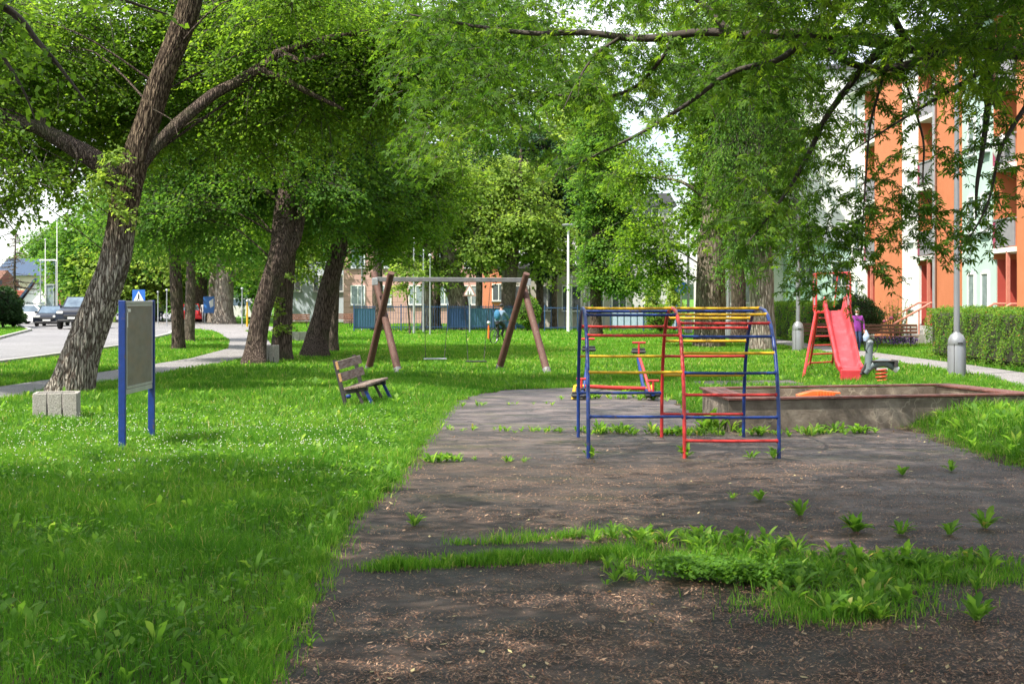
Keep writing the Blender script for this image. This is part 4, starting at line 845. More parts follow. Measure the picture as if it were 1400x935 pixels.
# --- silver maple whose limbs reach in from the right, and the tree over the upper left corner
def limbpx(pts): return [tuple(W(a, b, z)) for a, b, z in pts]
MAPLE = [
 (limbpx([(1760, 60, 15.5), (1560, 74, 15), (1420, 70, 15), (1345, 66, 15), (1250, 64, 15), (1165, 52, 15), (1100, 46, 15), (1030, 48, 15.2), (960, 44, 15.4), (880, 53, 15.6), (800, 45, 15.9), (730, 46, 16.2), (650, 36, 16.6), (560, 20, 17)]), [.20, .15, .12, .105, .078, .07, .058, .05, .045, .042, .036, .03, .02, .008]),
 (limbpx([(1210, 62, 15), (1175, 100, 14.9), (1130, 160, 14.8), (1108, 205, 14.7), (1085, 248, 14.6), (1052, 295, 14.5), (1020, 335, 14.4)]), [.05, .038, .03, .026, .02, .013, .005]),
 (limbpx([(1340, 60, 15), (1200, 95, 14.7), (1110, 62, 14.4), (1060, 84, 14.2), (1000, 100, 14), (940, 142, 14), (880, 180, 14), (815, 212, 14), (760, 240, 14)]), [.05, .04, .034, .03, .026, .022, .017, .010, .004]),
 (limbpx([(1352, 72, 15), (1352, 130, 14.8), (1344, 200, 14.7), (1336, 250, 14.6), (1334, 300, 14.5)]), [.05, .036, .028, .02, .006]),
 (limbpx([(1212, 70, 15), (1206, 110, 14.9), (1190, 170, 14.8), (1184, 240, 14.7), (1180, 300, 14.6), (1178, 350, 14.6)]), [.02, .016, .013, .010, .007, .003]),
 (limbpx([(1400, 60, 15), (1330, 105, 14.7), (1272, 140, 14.5), (1215, 175, 14.4), (1160, 210, 14.4)]), [.035, .024, .018, .011, .004]),
 (limbpx([(1230, 66, 15), (1238, 110, 14.9), (1262, 190, 14.8), (1264, 260, 14.7), (1300, 330, 14.6)]), [.018, .014, .012, .009, .003]),
 (limbpx([(1420, 120, 14.4), (1370, 200, 14.2), (1350, 280, 14.1), (1310, 350, 14)]), [.03, .02, .012, .004]),
 (limbpx([(850, 50, 15.7), (815, 75, 15.4), (790, 110, 15.2), (770, 150, 15)]), [.02, .015, .01, .004]),
 (limbpx([(930, 46, 15.5), (870, 118, 16), (800, 135, 16.4), (720, 128, 16.8), (620, 170, 17.2)]), [.025, .02, .016, .012, .004]),
 (limbpx([(1000, 46, 15.2), (900, -40, 15.6), (760, -60, 16), (600, -50, 16.4), (480, -30, 17)]), [.04, .035, .03, .02, .008]),
 (limbpx([(1240, 60, 15), (1180, -30, 14.6), (1060, -60, 14.2), (930, -20, 13.8), (820, 0, 13.6)]), [.045, .035, .028, .02, .008]),
 (limbpx([(1500, 60, 15), (1420, -60, 14), (1300, -80, 13), (1200, -40, 12.4), (1130, 10, 12)]), [.05, .04, .03, .02, .008]),
]
mtree = thing('silver_maple_tree', 'silver maple reaching in from the right with deeply cut leaves hanging over the court', 'tree', (9.4, 15.2, 0))
off = Vector((9.4, 15.2, 0)); m_ = MB(); fnl = lambda a, p, i: 1 + .14 * mnoise.noise((a * 2, p.x * 2.5, p.z * 3))
m_.tube([(0, 0, -.1), (0, 0, 2), (-.2, 0, 4.4), (.2, .2, 7.5), (.3, 0, 11)], [.42, .36, .32, .2, .05], 20, True, trunkfn(3, .12, .3), sm=6)
for lp, lr_ in MAPLE: m_.tube([Vector(p) - off for p in lp], lr_, 9, True, fnl, sm=6)
m_.tube([Vector((-.2, 0, 4.0)), Vector((-.5, .05, 4.4)), Vector(MAPLE[0][0][0]) - off + Vector((-.2, 0, 0))], [.24, .22, .18], 10, True, sm=3)
for e in [(-5, -2, 8), (-6.5, -5.5, 7.8), (-2.5, -6, 8.2), (-3.5, 1.5, 8.5), (2, 2, 9), (-9, -5, 7.2)]:
    v = Vector(e); m_.tube([(0, 0, 4.6), v * .5 + Vector((0, 0, 2.9)), v], [.17, .12, .03], 8, True, sm=5)
m_.build('trunk', BARK['twig'], mtree, smooth=60)
# twigs with leaves along each limb
mr = np.random.default_rng(99); TA = []; TB = []; LP = []; LD = []; LT = []
def hang(p, d, ln, nlf, t):
    """one twig: two segments and its leaves"""
    q = p + d * ln * .55; e = q + (d * .55 + np.array([0, 0, -.55])) * ln * .5
    TA.append(p); TB.append(q); TA.append(q); TB.append(e)
    for s_ in np.linspace(.15, 1.0, int(nlf * 1.7)):
        c = p + (q - p) * (s_ / .55) if s_ < .55 else q + (e - q) * ((s_ - .55) / .45)
        for sg in (-1, 1):
            sd_ = np.cross(d, [0, 0, 1.]); sd_ /= np.linalg.norm(sd_) + 1e-9
            LP.append(c + sd_ * sg * .03 + mr.normal(0, .012, 3)); LD.append(d * .5 + sd_ * sg * .8 + np.array([0, 0, -.55]) + mr.normal(0, .3, 3)); LT.append(t + mr.normal(0, .12))
DENS = [8, 8, 10, 8, 8, 2, 6, 8, 10, 9, 9, 10, 12]
for li, (lp, lr_) in enumerate(MAPLE):
    pp, rr = smooth_path(lp, lr_, 8)
    for i in range(len(pp) - 1):
        a = np.array(pp[i]); b = np.array(pp[i + 1]); ln = np.linalg.norm(b - a); r = rr[i]
        if pp[i].x > .36 * pp[i].y + 2.2: continue
        want = ln * DENS[li] * (.45 if r > .09 else 1); nn = int(want) + (mr.random() < want % 1)
        for _ in range(nn):
            p = a + (b - a) * mr.random(); an = mr.uniform(0, 2 * math.pi)
            d = np.array([math.cos(an), math.sin(an), mr.uniform(-.7, .25)]); d /= np.linalg.norm(d)
            hang(p, d, mr.uniform(.25, .75) * (1.2 if r > .03 else .8), int(mr.integers(3, 6)), .45 + mr.normal(0, .15))
# extra leafy boughs filling the upper middle
def boughs(box, n, z0, z1, t0=.5, keep=None):
    for _ in range(n):
        px = mr.uniform(box[0], box[2]); py = mr.uniform(box[1], box[3]); z = mr.uniform(z0, z1)
        if keep and not keep(px, py): continue
        p = np.array(W(px, py, z)); an = mr.uniform(0, 6.28); d = np.array([math.cos(an), math.sin(an) * .6, mr.uniform(-.5, .1)]); d /= np.linalg.norm(d)
        hang(p, d, mr.uniform(.3, .7), int(mr.integers(3, 6)), t0 + mr.normal(0, .15))
nz2 = lambda px, py, s, ph: mnoise.noise((px * s, py * s, ph))
boughs((540, -60, 1110, 140), 1000, 15.5, 23, .30, lambda x, y: nz2(x, y, .012, 1.3) > -.28)
boughs((560, 120, 1060, 250), 300, 15, 22, .35, lambda x, y: nz2(x, y, .014, 4.3) > .02 and not (850 < x < 985 and y > 125))
boughs((1000, -60, 1420, 60), 420, 12, 17, .5)
boughs((1180, 60, 1420, 135), 90, 12.5, 15, .7, lambda x, y: not (1180 < x < 1262))
boughs((1000, 60, 1150, 330), 190, 13.5, 16.5, .42, lambda x, y: nz2(x, y, .015, 7.7) > -.02 and x < 1185 - (y - 60) * .12)
boughs((1240, 190, 1420, 330), 50, 13.5, 15.5, .22, lambda x, y: nz2(x, y, .018, 2.2) > -.05)
boughs((1180, 230, 1250, 370), 38, 14, 15.5, .3)
boughs((1090, 300, 1180, 400), 26, 14, 15.5, .3)
LP = np.array(LP) - np.array(off); LD = np.array(LD); n = len(LP); TA = np.array(TA) - np.array(off); TB = np.array(TB) - np.array(off)
tubes3('twigs', TA, TB, np.full(len(TA), .0045), mtree, BARK['twig'])
Lm = mr.uniform(.05, .115, n)
leaf_object('crown', LP, LD, np.array([0, 0, 1.]) + mr.normal(0, .6, (n, 3)), Lm, Lm, 'maple', LEAF['maple'], np.clip(np.array(LT), 0, 1), mtree)
# its unseen upper crown above the picture, clumps placed to shade the court
P = crown('upper_shade_crown', [(-5, -2.6, 8.2, 3.2, 3.0, 1.6), (-6.5, -6.4, 8.0, 3.2, 3.0, 1.5), (-2.5, -6, 8.6, 3.0, 3, 1.6), (-9.4, -5.6, 7.6, 2.8, 3.0, 1.3), (-9.5, -9.6, 7.8, 3, 3, 1.4), (-5, -10, 8.2, 3, 3, 1.5)], mtree, LEAF['maple'], 1300, 30, .17, mr, .8, kind='quad')

ctree = thing('overhanging_tree', 'tree over the upper left corner, a dark branch with large shaded leaves in view', 'tree', (-9.5, 10.5, 0)); off = Vector((-9.5, 10.5, 0))
m_ = MB(); m_.tube([(0, 0, -.1), (0, 0, 2.5), (.3, 0, 5), (.3, 0, 9)], [.36, .3, .25, .06], 18, True, trunkfn(8, .12, .3), sm=5)
CB = [(limbpx([(-420, -150, 12.6), (-200, -60, 12.6), (-40, -10, 12.8), (20, 20, 13), (52, 58, 13), (80, 90, 13), (118, 140, 13)]), [.11, .07, .042, .034, .026, .018, .006]), (limbpx([(-100, -60, 12.6), (20, -30, 12.6), (130, -10, 12.6), (230, 20, 12.8)]), [.05, .03, .02, .006]),
      (limbpx([(-60, 20, 12.8), (-10, 60, 12.8), (30, 120, 12.8), (50, 170, 12.8)]), [.03, .02, .012, .004]), (limbpx([(-150, 200, 13), (-60, 230, 13), (0, 290, 13), (32, 335, 13)]), [.02, .012, .007, .003])]
for lp, lr_ in CB: m_.tube([Vector(p) - off for p in lp], lr_, 8, True, fnl, sm=5)
m_.tube([(0.2, 0, 4.2), Vector((1.2, .8, 4.6)), Vector(CB[0][0][0]) - off], [.15, .13, .10], 8, True, sm=4)
for e in [(3, 0, 7.5), (4.5, -4, 7.5), (0, -4, 8), (5.5, -8, 7)]:
    v = Vector(e); m_.tube([(.3, 0, 4.8), v * .5 + Vector((0, 0, 2.6)), v], [.15, .1, .03], 8, True, sm=5)
m_.build('trunk', BARK['twig'], ctree, smooth=60)
cr = np.random.default_rng(31); Pl = []; Dl = []; TA = []; TB = []
for (lp, lr_), dn in zip(CB, (8, 8, 9, 5)):
    pp, rr = smooth_path(lp, lr_, 6)
    for i in range(len(pp) - 1):
        a = np.array(pp[i]); b = np.array(pp[i + 1]); ln = np.linalg.norm(b - a)
        if a[0] < -.4 * a[1] - .6: continue
        for _ in range(int(ln * dn + cr.random())):
            p = a + (b - a) * cr.random(); an = cr.uniform(0, 6.28); d = np.array([math.cos(an), math.sin(an), -.3]); e = p + d * cr.uniform(.15, .4)
            TA.append(p); TB.append(e)
            for t_ in np.linspace(.2, 1, 5): Pl.append(p + (e - p) * t_ + cr.normal(0, .03, 3)); Dl.append(d + cr.normal(0, .5, 3) + np.array([0, 0, -.4]))
Pl = np.array(Pl) - np.array(off); n = len(Pl); Ll = cr.uniform(.06, .10, n)
tubes3('twigs', np.array(TA) - np.array(off), np.array(TB) - np.array(off), np.full(len(TA), .004), ctree, BARK['twig'])
leaf_object('crown', Pl, np.array(Dl), np.array([0, 0, 1.]) + cr.normal(0, .5, (n, 3)), Ll, Ll * .85, 'quad', LEAF['linden'], np.clip(cr.normal(.35, .15, n), 0, 1), ctree)
crown('upper_shade_crown', [(1.5, 0, 8.4, 3, 3, 1.5), (4.2, -3.4, 8.0, 3, 3, 1.4), (0, -4, 8.6, 3, 3, 1.5), (6.6, -7.2, 8.0, 3, 3, 1.4), (3.5, -8.4, 8.2, 3, 3, 1.4)], ctree, LEAF['linden'], 850, 30, .17, cr, .8)  # unseen upper crown, clumps shaped to shade the foreground lawn
# ------------------------------------------------------------------ apartment house on the right (facade along x = 18)
mt['orange'] = M('orange_render', (.52, .175, .075), (.47, .15, .06), .9, 1.2, bump=.25, bscale=90, dirt=(.42, .20, .10), dscale=.6, damt=(.6, .85))
mt['whitew'] = M('white_render', (.70, .70, .66), (.62, .62, .59), .9, 1.0, bump=.2, bscale=90, dirt=(.5, .5, .46), dscale=.6, damt=(.6, .9))
mt['mint'] = M('mint_render', (.42, .56, .50), (.37, .50, .45), .9, 1.0, bump=.2, bscale=90)
mt['redw'] = M('red_entrance_paint', (.42, .065, .045), (.36, .05, .035), .7, 2)
mt['salmon'] = M('salmon_rail_paint', (.60, .22, .16), (.5, .17, .12), .5, 5)
mt['bal'] = M('grey_balcony_panel', (.28, .27, .29), (.2, .19, .21), .5, 2.5)
mt['magenta'] = M('magenta_balcony_panel', (.36, .07, .13), (.28, .05, .1), .5, 3)
mt['roof'] = M('dark_roof_felt', (.10, .10, .11), (.07, .07, .08), .8, 3)
FX = 18.0; HT = 12.6
ap = thing('apartment_house', 'orange, white and mint apartment house with red entrances and stacked balconies', 'building', (FX, 58, 0))
def lx(x, y, z): return (x - FX, y - 58, z)
def wallbox(name, y0, y1, mat, x0=FX, x1=30, z0=0, z1=HT, b=0.0):
    m_ = MB(); m_.box(lx((x0 + x1) / 2, (y0 + y1) / 2, (z0 + z1) / 2), (x1 - x0, y1 - y0, z1 - z0)); return m_.build(name, mat, ap)
def window(parent, c, wd, hg, face='x', mat='curtain', name='window', frame='white', d=.10, sill=True, bars=1, th=.07):
    """frame + pane + sill; face 'x': looks towards -x, face 'y': looks towards -y"""
    f = MB(); p = MB(); s_ = MB()
    def bx(m_, u, z, du, dz, dep, o=0):
        if face == 'x': m_.box((c[0] - o, c[1] + u, c[2] + z), (dep, du, dz))
        else: m_.box((c[0] + u, c[1] - o, c[2] + z), (du, dep, dz))
    bx(f, 0, hg / 2 - th / 2, wd, th, d); bx(f, 0, -hg / 2 + th / 2, wd, th, d)
    bx(f, wd / 2 - th / 2, 0, th, hg - 2 * th, d); bx(f, -wd / 2 + th / 2, 0, th, hg - 2 * th, d)
    for i in range(bars): u = (i + 1) / (bars + 1) * wd - wd / 2; bx(f, u, 0, th * .9, hg - 2 * th, d * .9)
    bx(p, 0, 0, wd - 2 * th, hg - 2 * th, .03)
    fo_ = f.build(name, mt[frame], parent); p.build('pane', mt[mat], fo_)
    if sill: bx(s_, 0, -hg / 2 - .03, wd + .12, .05, .2, .04); s_.build('sill', mt['galv'], fo_)
    return fo_
wallbox('wall', 46.0, 50.7, mt['orange'], x1=30); wallbox('wall', 38.0, 45.99, mt['whitew'])
wallbox('wall', 57.2, 60.5, mt['orange']); wallbox('wall', 53.2, 57.19, mt['mint'], x0=FX + .10)
wallbox('wall', 63.05, 65.8, mt['whitew'], x0=FX + .05); wallbox('wall', 65.81, 70.4, mt['orange'], x0=FX - .05)
wallbox('wall', 72.61, 76, mt['whitew'], x0=FX + .1)
for (y0, y1) in ((50.71, 53.19), (60.51, 63.04), (70.41, 72.6)):
    m_ = MB(); m_.box(lx(24.8, (y0 + y1) / 2, 7.9), (10.4, y1 - y0, 9.3)); m_.build('recess_wall', mt['orange'], ap)
    m_ = MB(); m_.box(lx(24.8, (y0 + y1) / 2, 1.62), (10.4, y1 - y0, 3.24)); m_.build('entrance', mt['redw'], ap)
    for yy in (y1 - .02, y0 + .02): m_ = MB(); m_.box(lx(FX + 1.1, yy, 1.9), (1.9, .04, 3.0)); m_.build('entrance_lining', mt['redw'], ap)
    m_ = MB(); m_.box(lx(FX + 1.45, (y0 + y1) / 2 + .1, 1.75), (.08, 1.3, 2.3)); dr_ = m_.build('door', mt['redw'], ap)
    m_ = MB(); m_.box(lx(FX + 1.39, (y0 + y1) / 2 + .1, 1.9), (.02, .9, 1.6)); m_.build('pane', mt['glass'], dr_)
    for yy in (y1 - .02, y0 + .02): m_ = MB(); m_.box(lx(FX + .85, yy, 7.95), (1.68, .04, 9.1)); m_.build('balcony_side', mt['orange'], ap)
    m_ = MB(); m_.box(lx(FX - .02, (y0 + y1) / 2 - .4, 2.2), (.12, .12, 2.9)); m_.build('post', mt['salmon'], ap)
    m_ = MB(); m_.box(lx(FX + .75, (y0 + y1) / 2, .38), (1.7, y1 - y0 - .02, .74))
    for i in range(4): m_.box(lx(FX - .28 - .3 * i, (y0 + y1) / 2, .30 - .09 * i), (.29, y1 - y0 - .3, .60 - .17 * i))
    m_.build('steps', mt['concrete'], ap)
    for yy in (y0 + .3, y1 - .35):
        m_ = MB(); m_.tube([lx(FX - 1.7, yy, .85), lx(FX - .1, yy, 1.75), lx(FX + .5, yy, 1.75)], .045, 7); m_.tube([lx(FX - 1.7, yy, .0), lx(FX - 1.7, yy, .87)], .035, 6); m_.tube([lx(FX - .6, yy, .3), lx(FX - .6, yy, 1.45)], .03, 6)
        m_.build('handrail', mt['salmon'], ap)
    for k, z in enumerate((3.62, 6.66, 9.7)):
        m_ = MB(); m_.box(lx(FX + .72, (y0 + y1) / 2, z + .09), (1.6, y1 - y0 + .02, .18)); m_.build('balcony_slab', mt['whitew'], ap)
        m_ = MB(); m_.box(lx(FX - .02, (y0 + y1) / 2 - .1, z + .70), (.05, y1 - y0 - .5, .96)); bp_ = m_.build('balcony_panel', mt['bal'], ap)
        m_ = MB(); m_.box(lx(FX - .02, y1 - .22, z + .70), (.05, .32, .96)); m_.build('balcony_panel', mt['magenta'], ap)
        m_ = MB(); m_.box(lx(FX - .03, (y0 + y1) / 2, z + 1.22), (.09, y1 - y0 - .04, .06)); m_.build('top_rail', mt['galv'], bp_)
        m_ = MB()
        window(ap, lx(FX + 1.55, (y0 + y1) / 2 + .3, z + 1.2), .9, 1.9, mat='glass', sill=False)
        if k == 0 or z > 9:
            m_ = MB(); cc = lx(FX + .8, y1 - .6, z + 1.55)
            if y0 < 52 and k == 0 : pass
# satellite dishes on the near balconies
for (yy, zz) in ((51.4, 7.6), (52.2, 7.4)):
    m_ = MB(); Mr = Matrix.Rotation(R(-100), 3, 'Y'); m_.ell(lx(FX - .25, yy, zz), (.30, .30, .06), 14, 6, M=Mr); m_.tube([lx(FX - .2, yy, zz), lx(FX, yy, zz - .5)], .02, 5); m_.build('satellite_dish', mt['white'], ap)
for y in (55.9, 54.3, 64.4, 41.0, 43.5, 74.5):
    for k in range(4):
        z = 1.55 + .35 + k * 3.04 + .3
        window(ap, lx(FX - .0 if y in (41.0, 43.5) else FX + .07, y, z), .85 if y != 64.4 else .9, 1.5, mat='curtain', bars=1 if y == 64.4 else 0)
m_ = MB(); m_.tube([lx(FX - .12, 60.25, 0), lx(FX - .12, 60.25, HT)], .075, 9)
for k in range(5): m_.tube([lx(FX - .12, 60.25, 1.5 + k * 2.6), lx(FX - .12, 60.25, 1.56 + k * 2.6)], .095, 9)
m_.build('downpipe', mt['galv'], ap)
m_ = MB(); m_.box(lx(24, 57.1, HT + .16), (12.7, 38.4, .3)); m_.build('roof_edge', mt['whitew'], ap)
m_ = MB(); m_.box(lx(24, 57.1, HT + .36), (13.0, 38.7, .08)); rf = m_.build('roof', mt['roof'], ap)
m_ = MB(); m_.box(lx(22, 68, HT + 1.2), (3, 3, 1.6)); m_.build('lift_house', mt['whitew'], rf)
# narrow ornament lines of the orange bay
# the white block set back behind it
wb = thing('white_house', 'tall plain white block set back behind the orange house, teal bay at its foot', 'building', (15.5, 85, 0))
def wbx(name, x0, x1, y0, y1, z0, z1, mat, par): m_ = MB(); m_.box(((x0 + x1) / 2 - 15.5, (y0 + y1) / 2 - 85, (z0 + z1) / 2), (x1 - x0, y1 - y0, z1 - z0)); return m_.build(name, mat, par)
wbx('wall', 12.4, 24, 85, 97, 0, 15.6, mt['whitew'], wb); wbx('roof', 12.2, 24.2, 84.8, 97.2, 15.6, 15.9, mt['roof'], wb)
wbx('bay', 16.2, 20.8, 83.8, 84.99, 0, 5.2, mt['mint'], wb); wbx('bay_roof', 16.0, 21.0, 83.6, 84.98, 5.2, 5.4, mt['galv'], wb)
wbx('plinth', 12.35, 20.9, 83.7, 84.97, 0, .5, mt['concrete'], wb)
for x in (17.3, 19.4): window(wb, (x - 15.5, -1.22, 3.4), 1.2, 1.5, 'y', 'glass', bars=1)
for k in range(4):
    for x in (14.2,): window(wb, (x - 15.5, -.02, 2.4 + k * 3.1), 1.3, 1.5, 'y', 'curtain', bars=1)
gb = thing('grey_house', 'pale lilac grey house wall glimpsed between the tree crowns', 'building', (8, 112, 0))
mt['lilac'] = M('lilac_grey_render', (.52, .50, .50), (.45, .43, .44), .9, .8)
m_ = MB(); m_.box((0, 5, 4.6), (9.4, 10, 9.2)); m_.build('wall', mt['lilac'], gb)
m_ = MB(); m_.prism([(-5, 9.2), (5, 9.2), (4.4, 10.2), (-4.4, 10.2)], (-.3, 10.3), 'y'); m_.build('roof', mt['roof'], gb)
for k in range(3):
    for x in (-3, 3): window(gb, (x, -.02, 2.2 + k * 3.1), 1.2, 1.4, 'y', 'glass')
# low beige building behind the cyclist
mt['beige'] = M('beige_render', (.46, .43, .37), (.38, .36, .31), .9, 1)
kb_ = thing('low_school', 'low beige building with white framed windows behind the tall white lamp', 'building', (3.6, 93, 0))
m_ = MB(); m_.box((0, 4, 1.95), (8.6, 8, 3.9)); m_.build('wall', mt['beige'], kb_); m_ = MB(); m_.box((0, 4, 4.0), (9.2, 8.6, .2)); m_.build('roof', mt['roof'], kb_)
for x in (-3.0, -1.3, .3, 1.9, 3.4): window(kb_, (x, -.03, 1.95), 1.0 if x != .3 else 1.3, 1.7, 'y', 'glass', bars=1)
# pink sided house
def sidingmat():
    m, nt, o = newmat('pink_siding'); l = nt.links.new; tcn = N(nt, 'ShaderNodeTexCoord')
    br = N(nt, 'ShaderNodeTexBrick'); mp_ = N(nt, 'ShaderNodeMapping'); mp_.inputs['Rotation'].default_value = (R(90), 0, 0); l(tcn.outputs['Object'], mp_.inputs['Vector']); l(mp_.outputs[0], br.inputs['Vector'])
    br.inputs['Color1'].default_value = (.48, .29, .25, 1); br.inputs['Color2'].default_value = (.43, .26, .225, 1); br.inputs['Mortar'].default_value = (.27, .17, .145, 1)
    br.inputs['Scale'].default_value = 1; br.inputs['Brick Width'].default_value = 1.2; br.inputs['Row Height'].default_value = .42; br.inputs['Mortar Size'].default_value = .02
    b = N(nt, 'ShaderNodeBsdfPrincipled'); b.inputs['Roughness'].default_value = .85; l(br.outputs['Color'], b.inputs['Base Color']); l(b.outputs[0], o.inputs['Surface']); return m
mt['pink'] = sidingmat()
ph = thing('pink_house', 'pink panelled house with pale windows behind the blue fence', 'building', (-7.5, 108, 0))
m_ = MB(); m_.box((0, 5, 3.3), (10.6, 10, 6.6)); m_.build('wall', mt['pink'], ph)
m_ = MB(); m_.box((0, 5, 6.7), (11, 10.4, .25)); m_.build('roof', mt['roof'], ph)
for x in (-4.2, -2.2, .2, 2.4, 4.4):
    for z in (2.2, 5.0): window(ph, (x, -.03, z), 1.1, 1.5, 'y', 'curtain')
oh = thing('orange_house', 'low orange house end beside the pink one, behind the squat trunk', 'building', (.2, 107, 0))
m_ = MB(); m_.box((0, 4, 2.2), (4.8, 8, 4.4)); m_.build('wall', M('orange_panel', (.62, .22, .12), (.55, .19, .10), .85, 2), oh); m_ = MB(); m_.box((0, 4, 4.5), (5.2, 8.4, .2)); m_.build('roof', mt['roof'], oh)
for x in (-1.2, 1.2): window(oh, (x, -.03, 2.4), 1.0, 1.3, 'y', 'glass')
lw = thing('pale_house', 'pale blue house glimpsed left of the swing frame', 'building', (-16.0, 118, 0))
m_ = MB(); m_.box((0, 4, 3), (7, 8, 6)); m_.build('wall', M('pale_blue_render', (.48, .54, .60), None, .9, 2), lw); m_ = MB(); m_.box((0, 4, 6.1), (7.4, 8.4, .2)); m_.build('roof', mt['roof'], lw)
for x in (-2, 0, 2): window(lw, (x, -.03, 3.2), 1.0, 1.4, 'y', 'glass')
# blue fence of the nursery yard
def fence(name, label, a, b, hgt, npan, panel, fm, slats=9):
    a = Vector((*a, 0)); b = Vector((*b, 0)); t = thing(name, label, 'fence', a); d = b - a
    for i in range(npan + 1):
        p = d * (i / npan); m_ = MB(); m_.box((p.x, p.y, hgt / 2 + .03), (.07, .07, hgt + .06)); m_.build('post', fm, t)
    for i in range(npan):
        p = d * (i / npan); q = d * ((i + 1) / npan); m_ = MB()
        for z in (.25, hgt - .1): m_.beam((p.x, p.y, z), (q.x, q.y, z), .03, .05)
        for k in range(1, slats): r_ = p.lerp(q, k / slats); m_.box((r_.x, r_.y, hgt / 2 + .05), (.022, .022, hgt - .1))
        m_.build('bars', fm, t)
        if panel and panel(i):
            m_ = MB(); m_.beam(p + Vector((0, .04, hgt / 2)), q + Vector((0, .04, hgt / 2)), .02, hgt - .35); m_.build('panel', panel(i), t)
    return t
fb = M('fence_blue', (.03, .07, .17), (.02, .05, .12), .5, 4); fs = M('panel_sky_blue', (.06, .16, .25), (.045, .12, .20), .5, 1.5); fc = M('panel_cobalt', (.022, .06, .17), (.018, .05, .14), .5, 1.5)
fence('fence', 'blue railing fence with cobalt and sky blue panels in front of the pink house', G(484, 453.3), (1.6, 86), 1.55, 8, lambda i: {0: fs, 2: None, 3: None, 4: fc, 5: fs, 6: fs, 7: fs}.get(i), fb)
fence('fence', 'thin blue railing fence in front of the low beige building', (1.9, 83), (9.6, 83), 1.5, 4, lambda i: {3: M('panel_pale_blue', (.36, .46, .58), None, .6, 2), 2: M('panel_pale_blue', (.36, .46, .58), None, .6, 2)}.get(i), fb, 5)
rb_ = thing('handrail', 'low curved pale green handrail left of the swing frame', 'handrail', (*G(500, 450)[:2], 0)); m_ = MB(); m_.tube([(0, 0, 0), (0, 0, .5), (.5, 0, .85), (1.4, 0, .95)], .03, 6, sm=3); m_.build('tube', mt['lamp'], rb_)
# ------------------------------------------------------------------ far left
gl = thing('grey_hall', 'grey flat roofed hall cut off by the left edge of the picture', 'building', (-41.3, 88, 0))
m_ = MB(); m_.box((0, 2, 2.9), (14, 8, 5.8)); m_.build('wall', M('grey_hall_wall', (.30, .31, .32), (.24, .25, .26), .7, 1), gl)
m_ = MB(); m_.box((.2, 1.6, 3.0), (14.6, 9.4, .3)); m_.build('canopy', mt['roof'], gl); m_ = MB(); m_.box((0, 2, 5.9), (14.3, 8.3, .2)); m_.build('roof', mt['roof'], gl)
for y in (-.5, 2, 4.5): window(gl, (7.02, y, 1.5), 1.6, 1.8, 'x', 'glass', sill=False)
mt['blueroof'] = M('blue_metal_roof', (.03, .06, .115), (.025, .05, .09), .55, .5, stretch=(6, 1, 1))
bh = thing('blue_roofed_house', 'cream house under a long dark blue roof at the end of the road', 'building', (-57, 172, 0))
m_ = MB(); m_.box((0, 5, 2.4), (10.6, 10, 4.8)); m_.build('wall', M('cream_wall', (.62, .56, .42), None, .9, 1), bh)
m_ = MB(); m_.prism([(-.6, 4.7), (10.6, 4.7), (5, 6.9)], (-5.7, 5.7), 'x'); m_.build('roof', mt['blueroof'], bh)
m_ = MB(); m_.box((3.4, 6, 7.1), (.5, .5, 1.4)); m_.build('chimney', mt['concrete'], bh)
window(bh, (3.6, -.03, 3.6), 1.3, 1.5, 'y', 'glass', sill=False); window(bh, (-3.2, -.03, 3.6), 1.3, 1.5, 'y', 'glass', sill=False)
rh = thing('gabled_porch', 'small red and white porch with a steep dark gable in front of the cream house', 'building', (*W(52, 430, 150)[:2], 0))
m_ = MB(); m_.box((0, 2.5, 1.4), (5.6, 5, 2.8)); m_.build('wall', M('brick_red_wall', (.48, .12, .08), None, .9, 2), rh)
m_ = MB(); m_.prism([(-2.0, 1.0), (2.0, 1.0), (0, 3.7)], (-.5, -.05), 'y'); m_.build('gable', mt['white'], rh)
m_ = MB(); m_.beam((-2.5, -.3, .9), (0, -.3, 4.0), 1.2, .2); m_.beam((2.5, -.3, .9), (0, -.3, 4.0), 1.2, .2); m_.build('roof', mt['blueroof'], rh)
for x in (-1.9, -.7, .7, 1.9): m_ = MB(); m_.box((x, -.56, .8), (.7, .05, 1.5)); m_.build('window', mt['curtain'], rh)
br_ = thing('brown_house', 'brown roofed house behind the larch at the far left', 'building', (-60, 150, 0)); m_ = MB(); m_.box((0, 4, 1.6), (10, 8, 3.2)); m_.build('wall', M('ochre_wall', (.38, .24, .15), None, .9, 2), br_)
m_ = MB(); m_.prism([(-.5, 3.1), (8.5, 3.1), (4, 5.0)], (-5.4, 5.4), 'x'); m_.build('roof', M('brown_tiles', (.16, .075, .05), None, .9, 3), br_)
# goal-like steel gantry and masts beyond the cars
def pole(name, label, px, py, hgt, r, mat, cat_='pole', group=None, extra=None, Zf=None, top=True):
    x, y = G(px, py); t = thing(name, label, cat_, (x, y, 0), 0, group); m_ = MB(); m_.tube([(0, 0, 0), (0, 0, hgt * .5), (0, 0, hgt)], [r, r * .85, r * .6], 8); m_.build('shaft', mat, t)
    if extra: extra(t, hgt)
    return t
def mastcap(t, h): m_ = MB(); m_.ell((0, 0, h + .08), (.1, .1, .09), 8, 5); m_.build('cap', mt['galv'], t)
pole('flagpole', 'tallest thin white mast beyond the pickup', 78, 441, 6.6 + 1.6, .06, mt['white'], 'mast', extra=mastcap)
pole('flagpole', 'thin white mast above the black car', 62, 441, 6.6, .055, mt['white'], 'mast', extra=mastcap)
gt = thing('steel_gantry', 'grey goal shaped steel frame between the two white masts', 'frame', (*W(66, 440, 110)[:2], 0)); m_ = MB()
